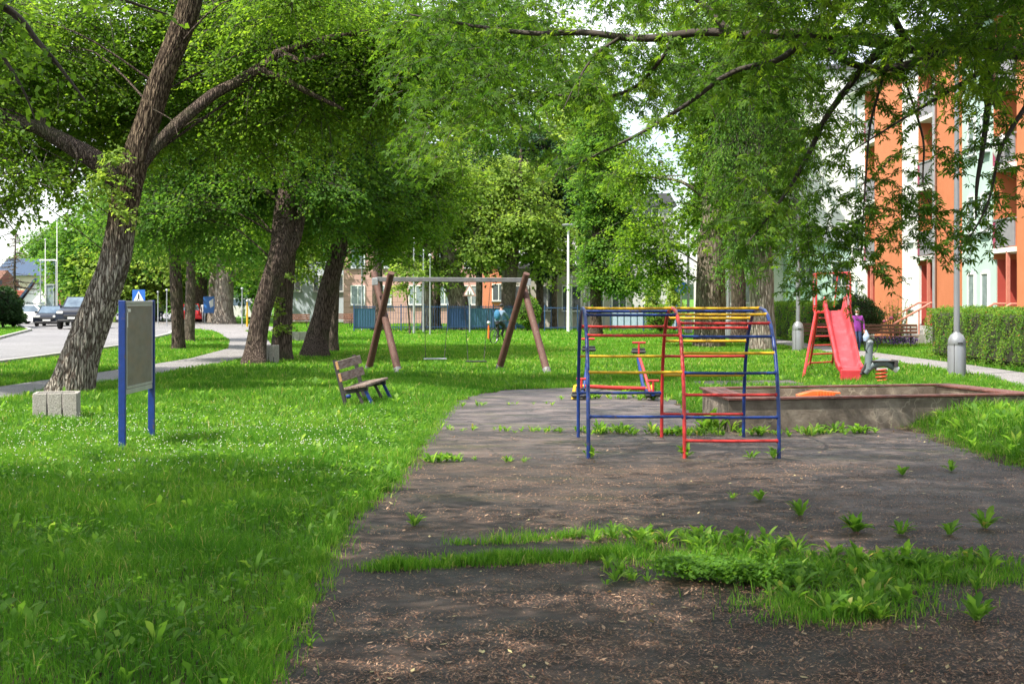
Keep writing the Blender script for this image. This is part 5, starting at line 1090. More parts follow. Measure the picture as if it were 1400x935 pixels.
for a, b in (((-.6, 0, 0), (-.6, 0, 4.85)), ((.6, 0, 0), (.6, 0, 4.85))): m_.tube([a, b], .05, 6)
m_.build('posts', mt['galv'], gt); m_ = MB(); m_.tube([(-.66, 0, 4.9), (.66, 0, 4.9)], .05, 6); m_.build('crossbar', mt['galv'], gt)
tt_ = thing('phone_box', 'narrow pale glazed booth between the cars', 'booth', (*W(71, 440, 118)[:2], 0)); m_ = MB(); m_.box((0, 0, 1.5), (.6, .9, 3.0)); m_.build('panes', mt['curtain'], tt_)
m_ = MB()
for x in (-.32, .32): m_.box((x, -.47, 1.55), (.07, .07, 3.1))
m_.box((0, 0, 3.08), (.75, 1.05, .12)); m_.build('frame', mt['galv'], tt_)
# ------------------------------------------------------------------ cars
mt['carblack'] = M('black_car_paint', (.010, .014, .026), None, .3, 3, coat=.15, spec=.35); mt['carwhite'] = M('white_car_paint', (.7, .7, .7), None, .25, 3, coat=.5)
mt['carred'] = M('red_car_paint', (.55, .015, .02), None, .25, 3, coat=.6); mt['carsilver'] = M('silver_car_paint', (.42, .44, .46), None, .28, 3, metal=.6, coat=.4)
mt['carglass'] = M('car_glass', (.05, .08, .12), (.16, .22, .28), .05, 1.2, spec=1.0); mt['lampglass'] = M('headlamp_glass', (.75, .75, .72), None, .1, 3, spec=1); mt['tail'] = M('tail_lamp', (.5, .01, .01), None, .2, 3)
def car(name, label, loc, rz, paint, Lg=4.3, Wd=1.8, Ht=1.45, nose=1.0, tailx=.25, clr=.22, wr=.33, cat_='car', group=None, hood=.62):
    """length along -y (front at -y)"""
    t = thing(name, label, cat_, (*loc, 0), rz, group); hl = Lg / 2; belt = Ht * hood
    prof = [(-hl, clr + .08), (-hl - .02, belt * .72), (-hl + .12, belt * .88), (-hl + nose * .95, belt), (-hl + nose, belt + .02), (hl - tailx, belt + .06), (hl - .03, belt), (hl + .02, belt * .6), (hl, clr + .1)]
    # wheel openings along the bottom
    for cy in (hl - .8, -hl + .85):
        for k in range(7): a = math.pi * k / 6; prof.append((cy + math.cos(a) * wr * 1.18, clr + max(0, math.sin(a)) * wr * 1.1 + .02))
    n = len(prof); m_ = MB(); xs_ = [(-Wd / 2, .0), (-Wd / 2 + .07, 1), (Wd / 2 - .07, 1), (Wd / 2, .0)]
    vs = []; 
    for x, s_ in xs_:
        for (y, z) in prof: 
            sh = .05 if s_ == 0 else 0
            vs.append((x * (1 - (.04 if z > belt * .8 else 0)), y * (1 - sh * .6), z - (sh * .8 if z > belt * .5 else 0)))
    fs = []
    for j in range(3):
        for i in range(n): i2 = (i + 1) % n; fs.append((j * n + i, j * n + i2, (j + 1) * n + i2, (j + 1) * n + i))
    fs.append(tuple(range(n))); fs.append(tuple(range(3 * n, 4 * n))[::-1]); m_.add(vs, fs)
    body = m_.build('body', mt[paint], t, smooth=True)
    y0, y1, y2, y3 = -hl + nose, -hl + nose + .75, hl - tailx - .45, hl - tailx
    w0, w1_ = Wd / 2 - .09, Wd / 2 - .24
    m_ = MB(); m_.add([(-w0, y0, belt - .02), (w0, y0, belt - .02), (w0, y3, belt - .02), (-w0, y3, belt - .02), (-w1_, y1, Ht), (w1_, y1, Ht), (w1_, y2, Ht), (-w1_, y2, Ht)], [(0, 1, 5, 4), (1, 2, 6, 5), (2, 3, 7, 6), (3, 0, 4, 7), (4, 5, 6, 7)])
    m_.build('cabin', mt[paint], t)
    def quad(nm, a, b, c, d, ins, mat, out_):
        ctr = (Vector(a) + Vector(b) + Vector(c) + Vector(d)) / 4; q = [ctr + (Vector(v) - ctr) * ins + Vector(out_) for v in (a, b, c, d)]
        q2 = [v - Vector(out_) * .8 for v in q]
        m2 = MB(); m2.add(q + q2, [(0, 1, 2, 3), (7, 6, 5, 4), (0, 4, 5, 1), (1, 5, 6, 2), (2, 6, 7, 3), (3, 7, 4, 0)]); m2.build(nm, mat, t)
    A = [(-w0, y0, belt), (w0, y0, belt), (w0, y3, belt), (-w0, y3, belt), (-w1_, y1, Ht), (w1_, y1, Ht), (w1_, y2, Ht), (-w1_, y2, Ht)]
    quad('windscreen', A[0], A[1], A[5], A[4], .88, mt['carglass'], (0, -.012, .012)); quad('rear_window', A[3], A[2], A[6], A[7], .85, mt['carglass'], (0, .015, .01))
    for sgn, (a, b, c, d) in ((-1, (A[0], A[3], A[7], A[4])), (1, (A[1], A[2], A[6], A[5]))): quad('side_window', a, b, c, d, .84, mt['carglass'], (sgn * .015, 0, .004))
    for sgn in (-1, 1):
        for cy in (hl - .8, -hl + .85):
            wh = bpy.data.objects.new('wheel', None); COL.objects.link(wh); reg(wh, t); wh.location = (sgn * (Wd / 2 - .12), cy, wr)
            Mx = Matrix.Rotation(R(90), 3, 'Y'); m_ = MB(); m_.lathe([(wr * .62, -.11), (wr * .95, -.11), (wr, -.06), (wr, .06), (wr * .95, .11), (wr * .62, .11)], seg=18); m_.v = [tuple(Mx @ Vector(v)) for v in m_.v]; m_.build('tyre', mt['tyre'], wh, smooth=True)
            m_ = MB(); m_.lathe([(.05, -.09), (wr * .6, -.10), (wr * .6, .10), (.05, .09)], seg=14); m_.v = [tuple(Mx @ Vector(v)) for v in m_.v]; m_.build('rim', mt['rim'], wh)
        m_ = MB(); m_.box((sgn * (Wd / 2 - .30), -hl - .0, belt * .78), (.42, .12, .16), bev=.04); m_.build('headlight', mt['lampglass'], t)
        m_ = MB(); m_.box((sgn * (Wd / 2 - .22), hl - .0, belt * .82), (.30, .12, .22), bev=.04); m_.build('tail_light', mt['tail'], t)
        m_ = MB(); m_.box((sgn * (Wd / 2 + .02), y0 + .35, belt + .10), (.2, .12, .14), bev=.04); m_.build('mirror', mt[paint], t)
    m_ = MB(); m_.box((0, -hl - .02, belt * .62), (Wd * .5, .06, .18), bev=.02); m_.build('grille', mt['black'], t)
    m_ = MB(); m_.box((0, -hl - .05, clr + .22), (.52, .03, .12)); m_.build('number_plate', mt['white'], t)
    m_ = MB(); m_.box((0, -hl - .0, clr + .05), (Wd * .86, .1, .16), bev=.04); m_.build('bumper', mt['black'], t)
    return t
cx_, cy_ = G(57.5, 446.5); car('parked_car', 'black car facing the viewer at the left end of the road', (cx_, cy_ + 2.2), R(8), 'carblack', 4.4, 1.86, 1.42)
cx_, cy_ = G(99, 450.5)
pk = car('pickup_truck', 'big dark pickup with raised body, half hidden by the leaning trunk', (cx_ - .25, cy_ + 2.8), R(4), 'carblack', 5.4, 2.1, 2.05, nose=1.35, tailx=2.3, clr=.5, wr=.44, cat_='pickup', hood=.66)
cx_, cy_ = G(28, 444); car('parked_car', 'white car parked sideways behind the black car', (cx_ + .2, cy_ + 3), R(78), 'carwhite', 4.1, 1.75, 1.45)
cx_, cy_ = G(257, 441); car('parked_car', 'bright red car, only its end showing right of the two slim trunks', (cx_ - .05, cy_ + 1), R(196), 'carred', 3.9, 1.7, 1.5)
cx_, cy_ = G(88, 437); car('parked_car', 'silver car behind the pickup', (cx_, cy_ + 4), R(60), 'carsilver', 4.3, 1.8, 1.45)
cx_, cy_ = G(322, 437); car('parked_van', 'white van parked behind the thickest far trunk', (cx_ + .5, cy_ + 2), R(80), 'carwhite', 4.6, 1.9, 1.95, nose=.8, tailx=.1, cat_='van')
# ------------------------------------------------------------------ signs
sgn = thing('crossing_sign', 'square blue pedestrian crossing sign above the noticeboard top', 'sign', (*W(190, 430, 92)[:2], 0)); m_ = MB(); m_.tube([(0, 0, 0), (0, 0, 2.0)], .035, 7); m_.build('pole', mt['galv'], sgn)
m_ = MB(); m_.box((0, -.05, 2.1), (.82, .03, .82)); m_.build('plate', M('sign_blue', (.02, .13, .50), None, .4, 5), sgn)
m_ = MB(); m_.prism([(-.33, 1.80), (.33, 1.80), (0, 2.42)], (-.085, -.068), 'y'); m_.build('triangle', mt['white'], sgn)
m_ = MB(); m_.prism([(-.05, 1.95), (.04, 1.95), (.06, 2.16), (-.04, 2.16)], (-.098, -.088), 'y'); m_.ell((0, -.093, 2.21), (.045, .008, .045), 8, 6); m_.prism([(-.10, 1.84), (-.06, 1.84), (.0, 1.95), (-.05, 1.95)], (-.098, -.088), 'y'); m_.prism([(.07, 1.84), (.11, 1.84), (.04, 1.95), (-.0, 1.95)], (-.099, -.089), 'y'); m_.build('walker', mt['black'], sgn)
wx, wy = G(642, 456); ws = thing('warning_sign', 'faded triangular children warning sign on a thin pole left of the cyclist', 'sign', (wx, wy, 0)); m_ = MB(); m_.tube([(0, 0, 0), (0, 0, 2.7)], .035, 7); m_.build('pole', mt['galv'], ws)
m_ = MB(); m_.prism([(-.38, 2.08), (.38, 2.08), (0, 2.78)], (-.07, -.04), 'y'); m_.build('border', M('faded_sign_red', (.45, .25, .22), None, .5, 5), ws)
m_ = MB(); m_.prism([(-.27, 2.145), (.27, 2.145), (0, 2.64)], (-.085, -.072), 'y'); m_.build('plate', mt['white'], ws)
m_ = MB()
for dx, s_ in ((-.08, 1), (.07, .8)):
    m_.box((dx, -.093, 2.20 + .06 * s_), (.05 * s_, .01, .13 * s_)); m_.ell((dx, -.093, 2.30 + .04 * s_), (.03 * s_, .008, .035 * s_), 7, 5); m_.box((dx - .03, -.094, 2.18), (.02, .01, .06)); m_.box((dx + .03, -.094, 2.18), (.02, .01, .06))
m_.build('children', mt['darkmetal'], ws)
bx_, by_ = G(941, 456)
bs = thing('round_sign', 'round blue sign, partly hidden in leaves above the climbing frame', 'sign', (*W(931, 430, 76)[:2], 0)); m_ = MB(); m_.tube([(0, 0, 0), (0, 0, 2.9)], .035, 7); m_.build('pole', mt['galv'], bs)
Mx = Matrix.Rotation(R(90), 3, 'X'); m_ = MB(); m_.lathe([(.001, 0), (.34, 0), (.34, .03), (.001, .03)], seg=24); m_.v = [tuple(Mx @ Vector(v) + Vector((0, -.05, 2.55))) for v in m_.v]; m_.build('plate', M('sign_blue2', (.02, .14, .60), None, .4, 5), bs)
m_ = MB(); m_.prism([(-.2, 2.72), (-.1, 2.78), (.06, 2.56), (-.1, 2.32), (-.2, 2.38), (-.07, 2.56)], (-.105, -.09), 'y'); m_.build('arrow', mt['white'], bs)
is_ = thing('direction_board', 'blue and white board behind the walking man', 'sign', (*W(286, 430, 112)[:2], 0)); m_ = MB(); m_.tube([(-.35, 0, 0), (-.35, 0, 2)], .03, 6); m_.tube([(.35, 0, 0), (.35, 0, 2)], .03, 6); m_.build('posts', mt['galv'], is_)
m_ = MB(); m_.box((0, -.05, 1.45), (.9, .04, 1.3)); m_.build('plate', M('sign_blue3', (.03, .16, .5), None, .4, 5), is_); m_ = MB(); m_.prism([(0, 1.7), (.35, 1.95), (.35, 1.35), (.1, 1.2)], (-.09, -.075), 'y'); m_.build('mark', mt['white'], is_)
pole('marker_post', 'yellow post beside the right edge of the left footpath', 338, 447, 1.75, .075, mt['yellow'], 'post', extra=lambda t, h: mastcap(t, h - .05))
pole('steel_pole', 'thin grey pole left of the yellow post', 331, 446, 2.6, .05, mt['galv'], 'pole', extra=lambda t, h: mastcap(t, h - .05))
pole('steel_pole', 'thin grey pole beside the person in pale green at the crossing', 216, 443, 2.4, .05, mt['galv'], 'pole', extra=lambda t, h: mastcap(t, h - .05))
pole('steel_pole', 'thin grey pole behind the noticeboard frame', 228, 446, 2.5, .05, mt['galv'], 'pole', extra=lambda t, h: mastcap(t, h - .05))
pole('steel_pole', 'pale pole left of the pale flaking trunk', 566, 456, 5.2, .075, mt['galv'], 'pole', extra=lambda t, h: mastcap(t, h - .05))
pole('steel_pole', 'pale pole directly in front of the pale flaking trunk', 579, 455, 4.6, .06, mt['galv'], 'pole', extra=lambda t, h: mastcap(t, h - .05))
pole('steel_pole', 'thin pale pole right of the pale flaking trunk', 588, 458, 4.2, .045, mt['galv'], 'pole', extra=lambda t, h: mastcap(t, h - .05))
pole('steel_pole', 'slim pole seen left of the left swing legs', 495, 452, 4.6, .06, mt['galv'], 'pole', extra=lambda t, h: mastcap(t, h - .05))
pole('marker_post', 'short orange post beside the cyclist', 668, 464, .75, .05, mt['orange_plastic'], 'post', extra=lambda t, h: mastcap(t, h - .05))
# ------------------------------------------------------------------ street lamps
def fatlamp(label, px, py, hpost=6.2, rb=.225):
    x, y = G(px, py); t = thing('street_lamp', label, 'street lamp', (x, y, 0), 0, 'lamp posts with thick bell shaped bases')
    m_ = MB(); m_.lathe([(rb, -.05), (rb, .74), (rb * .96, .76), (rb * .96, .78), (rb, .80), (rb * .93, .92), (rb * .70, 1.03), (rb * .40, 1.08), (.08, 1.10)], seg=26); b_ = m_.build('base', mt['lamp'], t, smooth=True)
    m_ = MB(); m_.box((.02, -rb * .985, .83), (.12, .03, .035)); m_.build('slot', mt['black'], b_)
    m_ = MB(); m_.box((-rb * .55, -rb * .84, .42), (.012, .012, .80)); m_.build('door_seam', mt['darkmetal'], b_)
    m_ = MB(); m_.tube([(0, 0, 1.05), (0, 0, 3.5), (0, 0, hpost)], [.078, .07, .05], 14); m_.build('post', mt['lamp'], t, smooth=True)
    m_ = MB(); m_.tube([(0, 0, hpost), (-.1, 0, hpost + .2), (-.6, 0, hpost + .32)], [.045, .04, .035], 8, sm=3); m_.box((-.85, 0, hpost + .33), (.6, .24, .10), bev=.04); m_.build('head', mt['lamp'], t)
    return t
fatlamp('grey lamp post with a thick rounded base nearest the hedge on the right', 1308, 514, 8.3)
fatlamp('grey lamp post with a thick rounded base left of the red slide', 1091, 480, 5.4, .215)
fatlamp('lamp post base glimpsed between the ribbed trunk and the pale trunk', 996, 464)
fatlamp('lamp post base glimpsed left of the ribbed trunk behind the climbing frame', 941, 457)
x, y = G(777, 454); wl = thing('street_lamp', 'tall thin white lamp with a flat round head above the climbing frame', 'street lamp', (x, y, 0))
m_ = MB(); m_.tube([(0, 0, 0), (0, 0, 3), (0, 0, 6.1)], [.10, .08, .055], 10); m_.build('post', mt['white'], wl); m_ = MB(); m_.lathe([(.06, 6.05), (.36, 6.12), (.40, 6.20), (.3, 6.26), (.05, 6.28)], seg=16); m_.build('head', mt['lamp'], wl)
pole('steel_pole', 'shorter grey pole just right of the tall white lamp', 781, 452, 3.2, .07, mt['galv'], 'pole', extra=lambda t, h: mastcap(t, h - .05))
pole('steel_pole', 'short pale lamp pole with a cross head above the left posts of the climbing frame', 799, 452, 2.6, .05, mt['galv'], 'pole', extra=lambda t, h: [(lambda m_: (m_.box((0, 0, h), (.7, .05, .05)), m_.build('crossarm', mt['galv'], t)))(MB())])
# ------------------------------------------------------------------ hedges and bushes
def hedge(name, label, poly_c, size, rz, n, mat, L0, seed, cat_='hedge', roundish=False, dens=1.0):
    rg = np.random.default_rng(seed); t = thing(name, label, cat_, (*poly_c, 0), rz)
    lx_, ly_, lz_ = size; m_ = MB()
    if roundish: m_.ell((0, 0, lz_ * .55), (lx_ * .40, ly_ * .40, lz_ * .40), 14, 9); m_.tube([(0, 0, -.05), (0, 0, .5)], [.09, .07], 7)
    else: m_.box((0, 0, lz_ * .5), (lx_ - .28, ly_ - .28, lz_ - .24), bev=.1)
    m_.build('branches', M(name + '_inner_twigs', (.035, .035, .018), (.02, .018, .01), .95, 9), t)
    P = []
    if roundish:
        d = rg.normal(size=(n, 3)); d /= np.linalg.norm(d, axis=1, keepdims=True); l_ = 1 + .10 * np.sin(d[:, 0] * 5 + 1) * np.cos(d[:, 1] * 4) + .05 * np.sin(d[:, 2] * 9)
        P = d * np.array([lx_, ly_, lz_ * .92]) / 2 * (l_ * rg.uniform(.82, 1.03, n))[:, None]; P[:, 2] += lz_ * .55; Nn = d
    else:
        A_ = [ly_ * lz_, ly_ * lz_, lx_ * lz_, lx_ * lz_, lx_ * ly_]; pr_ = np.array(A_) / sum(A_); f = rg.choice(5, n, p=pr_)
        u = rg.uniform(-.5, .5, (n, 3)); Nn = np.zeros((n, 3)); depth = np.abs(rg.normal(0, .06, n))
        for k, (ax, sg) in enumerate(((0, -1), (0, 1), (1, -1), (1, 1), (2, 1))): 
            q = f == k; u[q, ax] = sg * .5; Nn[q, ax] = sg
        P = u * np.array([lx_, ly_, lz_]); P[:, 2] += lz_ / 2
        bmp = .05 * np.sin(P[:, 0] * 3.1 + P[:, 1] * 4.3) + .04 * np.sin(P[:, 2] * 6 + P[:, 1] * 2.2) + .03 * np.sin(P[:, 1] * 11 + P[:, 2] * 8)
        P += Nn * (bmp - depth)[:, None]; P[:, 2] = np.maximum(P[:, 2], .04)
        # rounded shoulders, ragged foot
        P[:, 2] -= np.where(np.abs(Nn[:, 2]) > .5, .10 * np.clip(1 - (ly_ / 2 - np.abs(P[:, 1])) / .2, 0, 1) * 0, 0)
        patch = np.sin(P[:, 1] * 1.9 + 1) * np.sin(P[:, 2] * 3.3 + P[:, 1]) + np.sin(P[:, 0] * 2.7 + P[:, 1] * 5.1 + P[:, 2] * 4.0)
        keep = rg.random(n) < np.where(patch > .55, .45, 1) * np.where(P[:, 2] < .35, .6, 1); P = P[keep]; Nn = Nn[keep]
    n = len(P); nn = Nn + rg.normal(0, .7, (n, 3)); dd = rg.normal(0, 1, (n, 3)) + np.array([0, 0, .4])
    L_ = L0 * rg.uniform(.6, 1.3, n); tn = np.clip(rg.normal(.48, .22, n) + .15 * np.sin(P[:, 1] * 4 + P[:, 2] * 5), 0, .93); br = rg.random(n) < .03; tn[br] = 1
    leaf_object('leaves', P, dd, nn, L_, L_ * .62, 'quad', mat, tn, t); return t
hedge('hedge', 'long clipped green hedge behind the nearest lamp on the right', (14.35, 39.6), (1.7, 13.6, 1.62), R(0), 60000, LEAF['hedge'], .055, 1)
hedge('hedge', 'clipped hedge left of the red slide', (13.55, 64.6), (1.9, 9, 1.75), R(3), 26000, LEAF['hedge'], .075, 2)
hedge('bush', 'dark green rounded bush beside the woman in purple', (14.55, 60.5), (2.5, 2.2, 2.0), 0, 15000, LEAF['darkbush'], .07, 3, 'bush', True)
hedge('bush', 'big dark bush at the left edge below the grey hall', (*W(4, 440, 96)[:2],), (2.6, 2.4, 2.6), 0, 5000, LEAF['darkbush'], .16, 4, 'bush', True)
hedge('bush', 'low rounded bush beside the white car', (*W(18, 440, 98)[:2],), (1.8, 1.8, 1.1), 0, 2500, LEAF['darkbush'], .14, 5, 'bush', True)
hedge('bush', 'light green bush at the fence right of the cyclist', (*W(722, 440, 84)[:2],), (1.6, 1.4, 2.0), 0, 2600, LEAF['hedge'], .13, 6, 'bush', True)
hedge('bush', 'small pale shrub behind the red bars of the climbing frame', (*W(903, 440, 80)[:2],), (1.7, 1.2, 1.5), 0, 2200, LEAF['hedge'], .12, 7, 'bush', True)
rs = thing('rose_bush', 'thin rose bush with a pink bloom climbing at the white wall', 'bush', (16.6, 61.6, 0)); rg_ = np.random.default_rng(12)
aa = rg_.normal(0, .12, (40, 3)); aa[:, 2] = 0; bb = aa * 3 + rg_.normal(0, .3, (40, 3)); bb[:, 2] = rg_.uniform(.7, 1.9, 40); tubes3('stems', aa, bb, np.full(40, .014), rs, BARK['twig'])
P = (aa[:, None] + (bb - aa)[:, None] * np.linspace(.3, 1, 12)[None, :, None]).reshape(-1, 3) + rg_.normal(0, .06, (480, 3)); leaf_object('leaves', P, rg_.normal(0, 1, (480, 3)), rg_.normal(0, 1, (480, 3)), np.full(480, .09), np.full(480, .06), 'quad', LEAF['hedge'], rg_.uniform(0, .8, 480), rs)
m_ = MB(); m_.ell((-.25, -.3, 1.1), (.09, .09, .08)); m_.ell((-.5, -.1, .95), (.07, .07, .06)); m_.build('bloom', M('pink_bloom', (.65, .15, .3), None, .7, 9), rs)
# ------------------------------------------------------------------ climbing frame
YF, YB, TOPZ = 17.31, 19.95, 1.82
ym, sw = (YF + YB) / 2, (YB - YF) / 2
def arc(t):                                   # t 0 front foot .. 1 back foot
    a = math.pi * (1 - t); c, s_ = math.cos(a), math.sin(a); e = 2 / 2.5
    return ym + sw * math.copysign(abs(c) ** e, c), TOPZ * abs(s_) ** e
def arc_at(py, side):
    best = None
    for i in range(2001):
        t = i / 2000
        if (t < .5) != (side == 'f'): continue
        y, z = arc(t); q = HY + (H - z) * F / y
        if best is None or abs(q - py) < best[0]: best = (abs(q - py), y, z)
    return best[1], best[2]
cf = thing('climbing_frame', 'arched metal climbing frame with blue, red and yellow bars on the cracked court', 'climbing frame', (2.1, ym, 0))
XA = (.93, 2.10, 3.25); RT = .024
for x, col in zip(XA, ('blue', 'red', 'blue')):
    pts = [(x - 2.1, arc(t)[0] - ym, arc(t)[1]) for t in [0.0] + [(1 - math.cos(math.pi * i / 26)) / 2 for i in range(1, 26)] + [1.0]]
    # resample evenly: the superellipse bunches points near the feet
    pts = [(x - 2.1, YF - ym, -.05)] + pts[1:-1] + [(x - 2.1, YB - ym, -.05)]
    m_ = MB(); m_.tube(pts, RT, 12); m_.build('arch', mt[col], cf, smooth=60)
def cbar(bay, side, py, col, r=.0185):
    y, z = arc_at(py, side); x0, x1 = XA[bay], XA[bay + 1]
    m_ = MB(); m_.tube([(x0 - 2.1, y - ym, z), ((x0 + x1) / 2 - 2.1, y - ym, z - .004), (x1 - 2.1, y - ym, z)], r, 10)
    for xx in (x0 + RT, x1 - RT): m_.tube([(xx - 2.1 - .012, y - ym, z), (xx - 2.1 + .012, y - ym, z)], r * 1.35, 10)
    m_.build('bar', mt[col], cf, smooth=60)
for bay, side, py, col in [(0, 'f', 569.5, 'blue'), (0, 'f', 509, 'yellow'), (0, 'f', 458.5, 'red'), (0, 'f', 430.5, 'blue'), (0, 'f', 421.5, 'yellow'),
                           (0, 'b', 537, 'blue'), (0, 'b', 487, 'yellow'), (0, 'b', 446.5, 'red'), (0, 'b', 425.5, 'blue'), (0, 'b', 419.5, 'red'),
                           (1, 'f', 602.6, 'red'), (1, 'f', 570.5, 'blue'), (1, 'f', 539.7, 'red'), (1, 'f', 510, 'blue'), (1, 'f', 482.8, 'yellow'), (1, 'f', 460, 'blue'), (1, 'f', 442, 'red'), (1, 'f', 430, 'yellow'), (1, 'f', 421.5, 'yellow'),
                           (1, 'b', 565.7, 'red'), (1, 'b', 512.7, 'yellow'), (1, 'b', 487, 'red'), (1, 'b', 466, 'yellow'), (1, 'b', 448, 'red'), (1, 'b', 435, 'yellow'), (1, 'b', 425, 'blue'), (1, 'b', 419.5, 'red')]:
    cbar(bay, side, py, col)
# ------------------------------------------------------------------ swing set
sg = thing('swing_set', 'swing set of round brown timber legs under a long grey beam', 'swing set', (-1.6, 37.6, 0)); so_ = Vector((-1.6, 37.6, 0))
def leg(a, b, mat='brownwood'):
    a = Vector(a) - so_; b = Vector(b) - so_; m_ = MB(); m_.tube([a - (b - a) * .02, b], [.10, .088], 12); l_ = m_.build('leg', mt[mat], sg, smooth=60)
    m_ = MB(); d = (b - a).normalized(); 
    m_.tube([a - d * .05, a + d * .17], [.106, .105], 12)
    m_.build('shoe', mt['beam'], l_)
def top(px, py, Z): return tuple(W(px, py, Z))
leg((-3.88, 38.4, 0), top(535, 373, 36.9)); leg((-2.92, 36.7, 0), top(511, 373, 38.2)); leg((-.36, 38.9, 0), top(720, 374, 37.5)); leg((.92, 36.6, 0), top(716, 393, 38.0))
ba, bb_ = Vector(W(513, 382, 37.6)) - so_, Vector(W(722, 383, 38.3)) - so_
m_ = MB(); m_.beam(ba, bb_, .12, .12, bev=.01); m_.build('beam', mt['beam'], sg)
for q in (ba, bb_): m_ = MB(); m_.box(q + Vector((0, -.06, -.06)), (.15, .14, .19), bev=.01); m_.build('bracket', mt['galv'], sg)
for p_ in ((-.28, .0), (.0, .0)):
    pass
bd = (bb_ - ba).normalized()
for (tl, tr, bl, br, mat, dz) in ((578, 615, 582, 607.5, 'galv', 490.5), (632, 670, 640, 661.5, 'black', 494)):
    sw_ = bpy.data.objects.new('swing', None); COL.objects.link(sw_); reg(sw_, sg)
    def onbeam(px): t = (px - 513) / (722 - 513); return ba.lerp(bb_, t) + Vector((0, 0, -.07))
    ya = (ba.lerp(bb_, .5)).y + so_.y
    P0, P1 = onbeam(tl), onbeam(tr); Q0, Q1 = Vector(W(bl, dz, ya - .1)) - so_, Vector(W(br, dz, ya + .05)) - so_
    for a, b in ((P0, Q0), (P1, Q1)):
        m_ = MB(); u = (b - a); split = a + u * .86; nlk = 62
        for k in range(nlk):
            c0 = a.lerp(split, k / nlk); c1 = a.lerp(split, (k + 1.25) / nlk); off_ = Vector((.008, 0, 0)) if k % 2 else Vector((0, .008, 0))
            for sgx in (-1, 1): m_.tube([c0 + off_ * sgx, c1 + off_ * sgx], .0042, 4, False)
        for sgx in (-1, 1): m_.tube([split, b + Vector((0, sgx * .09, .0))], .006, 5)
        m_.build('chain', mt['darkmetal'], sw_)
    m_ = MB(); m_.beam(Q0 - bd * .05 + Vector((0, 0, -.0)), Q1 + bd * .05, .2, .035, bev=.01); m_.build('seat', mt[mat], sw_)
# ------------------------------------------------------------------ tilted wooden bench on the lawn
wbn = thing('wooden_bench', 'small weathered plank bench seen end on, tilted in the grass', 'bench', (-2.80, 24.9, 0)); wbn.rotation_euler = (R(2), R(-7), R(-10))
LB = 1.45                                     # bench runs along +y, faces +x
for y in (.12, LB - .12):
    m_ = MB(); m_.beam((-.12, y, -.08), (-.24, y, .90), .055, .06); m_.build('leg', mt['darkmetal'], wbn)
    m_ = MB(); m_.beam((.24, y, .34), (.40, y, -.10), .05, .05); m_.build('leg', mt['blue'], wbn)
    m_ = MB(); m_.beam((.08, y, .34), (.24, y, -.10), .05, .045); m_.build('leg', mt['darkmetal'], wbn)
    m_ = MB(); m_.beam((-.17, y, .31), (.30, y, .33), .05, .07); m_.build('seat_bearer', mt['darkmetal'], wbn)
m_ = MB(); m_.ell((-.05, .06, .24), (.05, .05, .04)); m_.build('blue_rag', mt['blue'], wbn)
for k, (dx, z, hh_) in enumerate(((-.195, .80, .155), (-.170, .585, .155))):
    m_ = MB(); Mx = Matrix.Rotation(R(-7), 3, 'Y'); m_.box((dx + .03, LB / 2, z), (.052, LB, hh_), M=Mx, bev=.008); b_ = m_.build('back_board', mt['oldwood'], wbn)
    m_ = MB(); m_.box((dx + .03, -.002, z), (.046, .006, hh_ * .92), M=Mx); m_.build('end_grain', mt['endwood'], b_)
for k in range(3):
    m_ = MB(); m_.box((-.05 + k * .142, LB / 2 + .02 * k, .378 + .004 * k), (.132, LB, .045), rz=R(1 - k), bev=.008); m_.build('seat_board', mt['oldwood'], wbn)
# ------------------------------------------------------------------ noticeboard
nb = thing('noticeboard', 'empty noticeboard on two blue posts, seen almost edge on in the lawn', 'noticeboard', (-4.85, 17.7, 0)); 
xn, yn = 0, 0; xf, yf = .02, 1.36
for (x, y) in ((xn, yn), (xf, yf)): m_ = MB(); m_.box((x, y, .94), (.085, .06, 1.97), bev=.006); m_.build('post', mt['blue'], nb)
m_ = MB(); m_.box((.012, .68, 1.90), (.07, 1.34, .035), bev=.004); m_.build('top_rail', mt['galv'], nb); m_ = MB(); m_.box((.012, .68, .78), (.06, 1.28, .06), bev=.004); m_.build('bottom_rail', mt['galv'], nb)
m_ = MB(); m_.box((.028, .68, 1.35), (.016, 1.27, 1.08)); m_.build('panel', mt['panel'], nb)
m_ = MB()
for (x, y, z, dy, dz_) in ((.038, .055, 1.35, .035, 1.06), (.038, 1.305, 1.35, .035, 1.06), (.038, .68, 1.865, 1.21, .03), (.038, .68, .835, 1.21, .03)): m_.box((x, y, z), (.012, dy, dz_))
m_.build('frame', mt['galv'], nb)
m_ = MB(); m_.box((.0385, .09, 1.70), (.004, .05, .22)); m_.box((.0385, .16, 1.80), (.004, .16, .04)); m_.build('paper_scraps', mt['white'], nb)
# ------------------------------------------------------------------ concrete litter bins
def bin_(label, loc, rz, s_=1.0, wd=.66, dp=.50, hg=.46):
    t = thing('concrete_bin', label, 'bin', (*loc, 0), rz); wd *= s_; dp *= s_; hg *= s_
    for k in range(3): m_ = MB(); m_.box((-wd / 3 + k * wd / 3, -dp / 2, hg / 2 - .04), (wd / 3 - .022, .075, hg + .06), bev=.006); m_.build('front_slab', mt['agg'], t)
    m_ = MB(); m_.box((0, dp / 2, hg / 2 - .04), (wd, .07, hg + .06), bev=.006); m_.build('back_slab', mt['agg'], t)
    for sg_ in (-1, 1): m_ = MB(); m_.box((sg_ * (wd / 2 - .03), 0, hg / 2 - .04), (.06, dp - .08, hg + .055), bev=.006); m_.build('side_slab', mt['agg'], t)
    m_ = MB(); m_.box((0, 0, .05), (wd - .13, dp - .15, .3)); m_.build('inner_box', mt['darkmetal'], t); return t
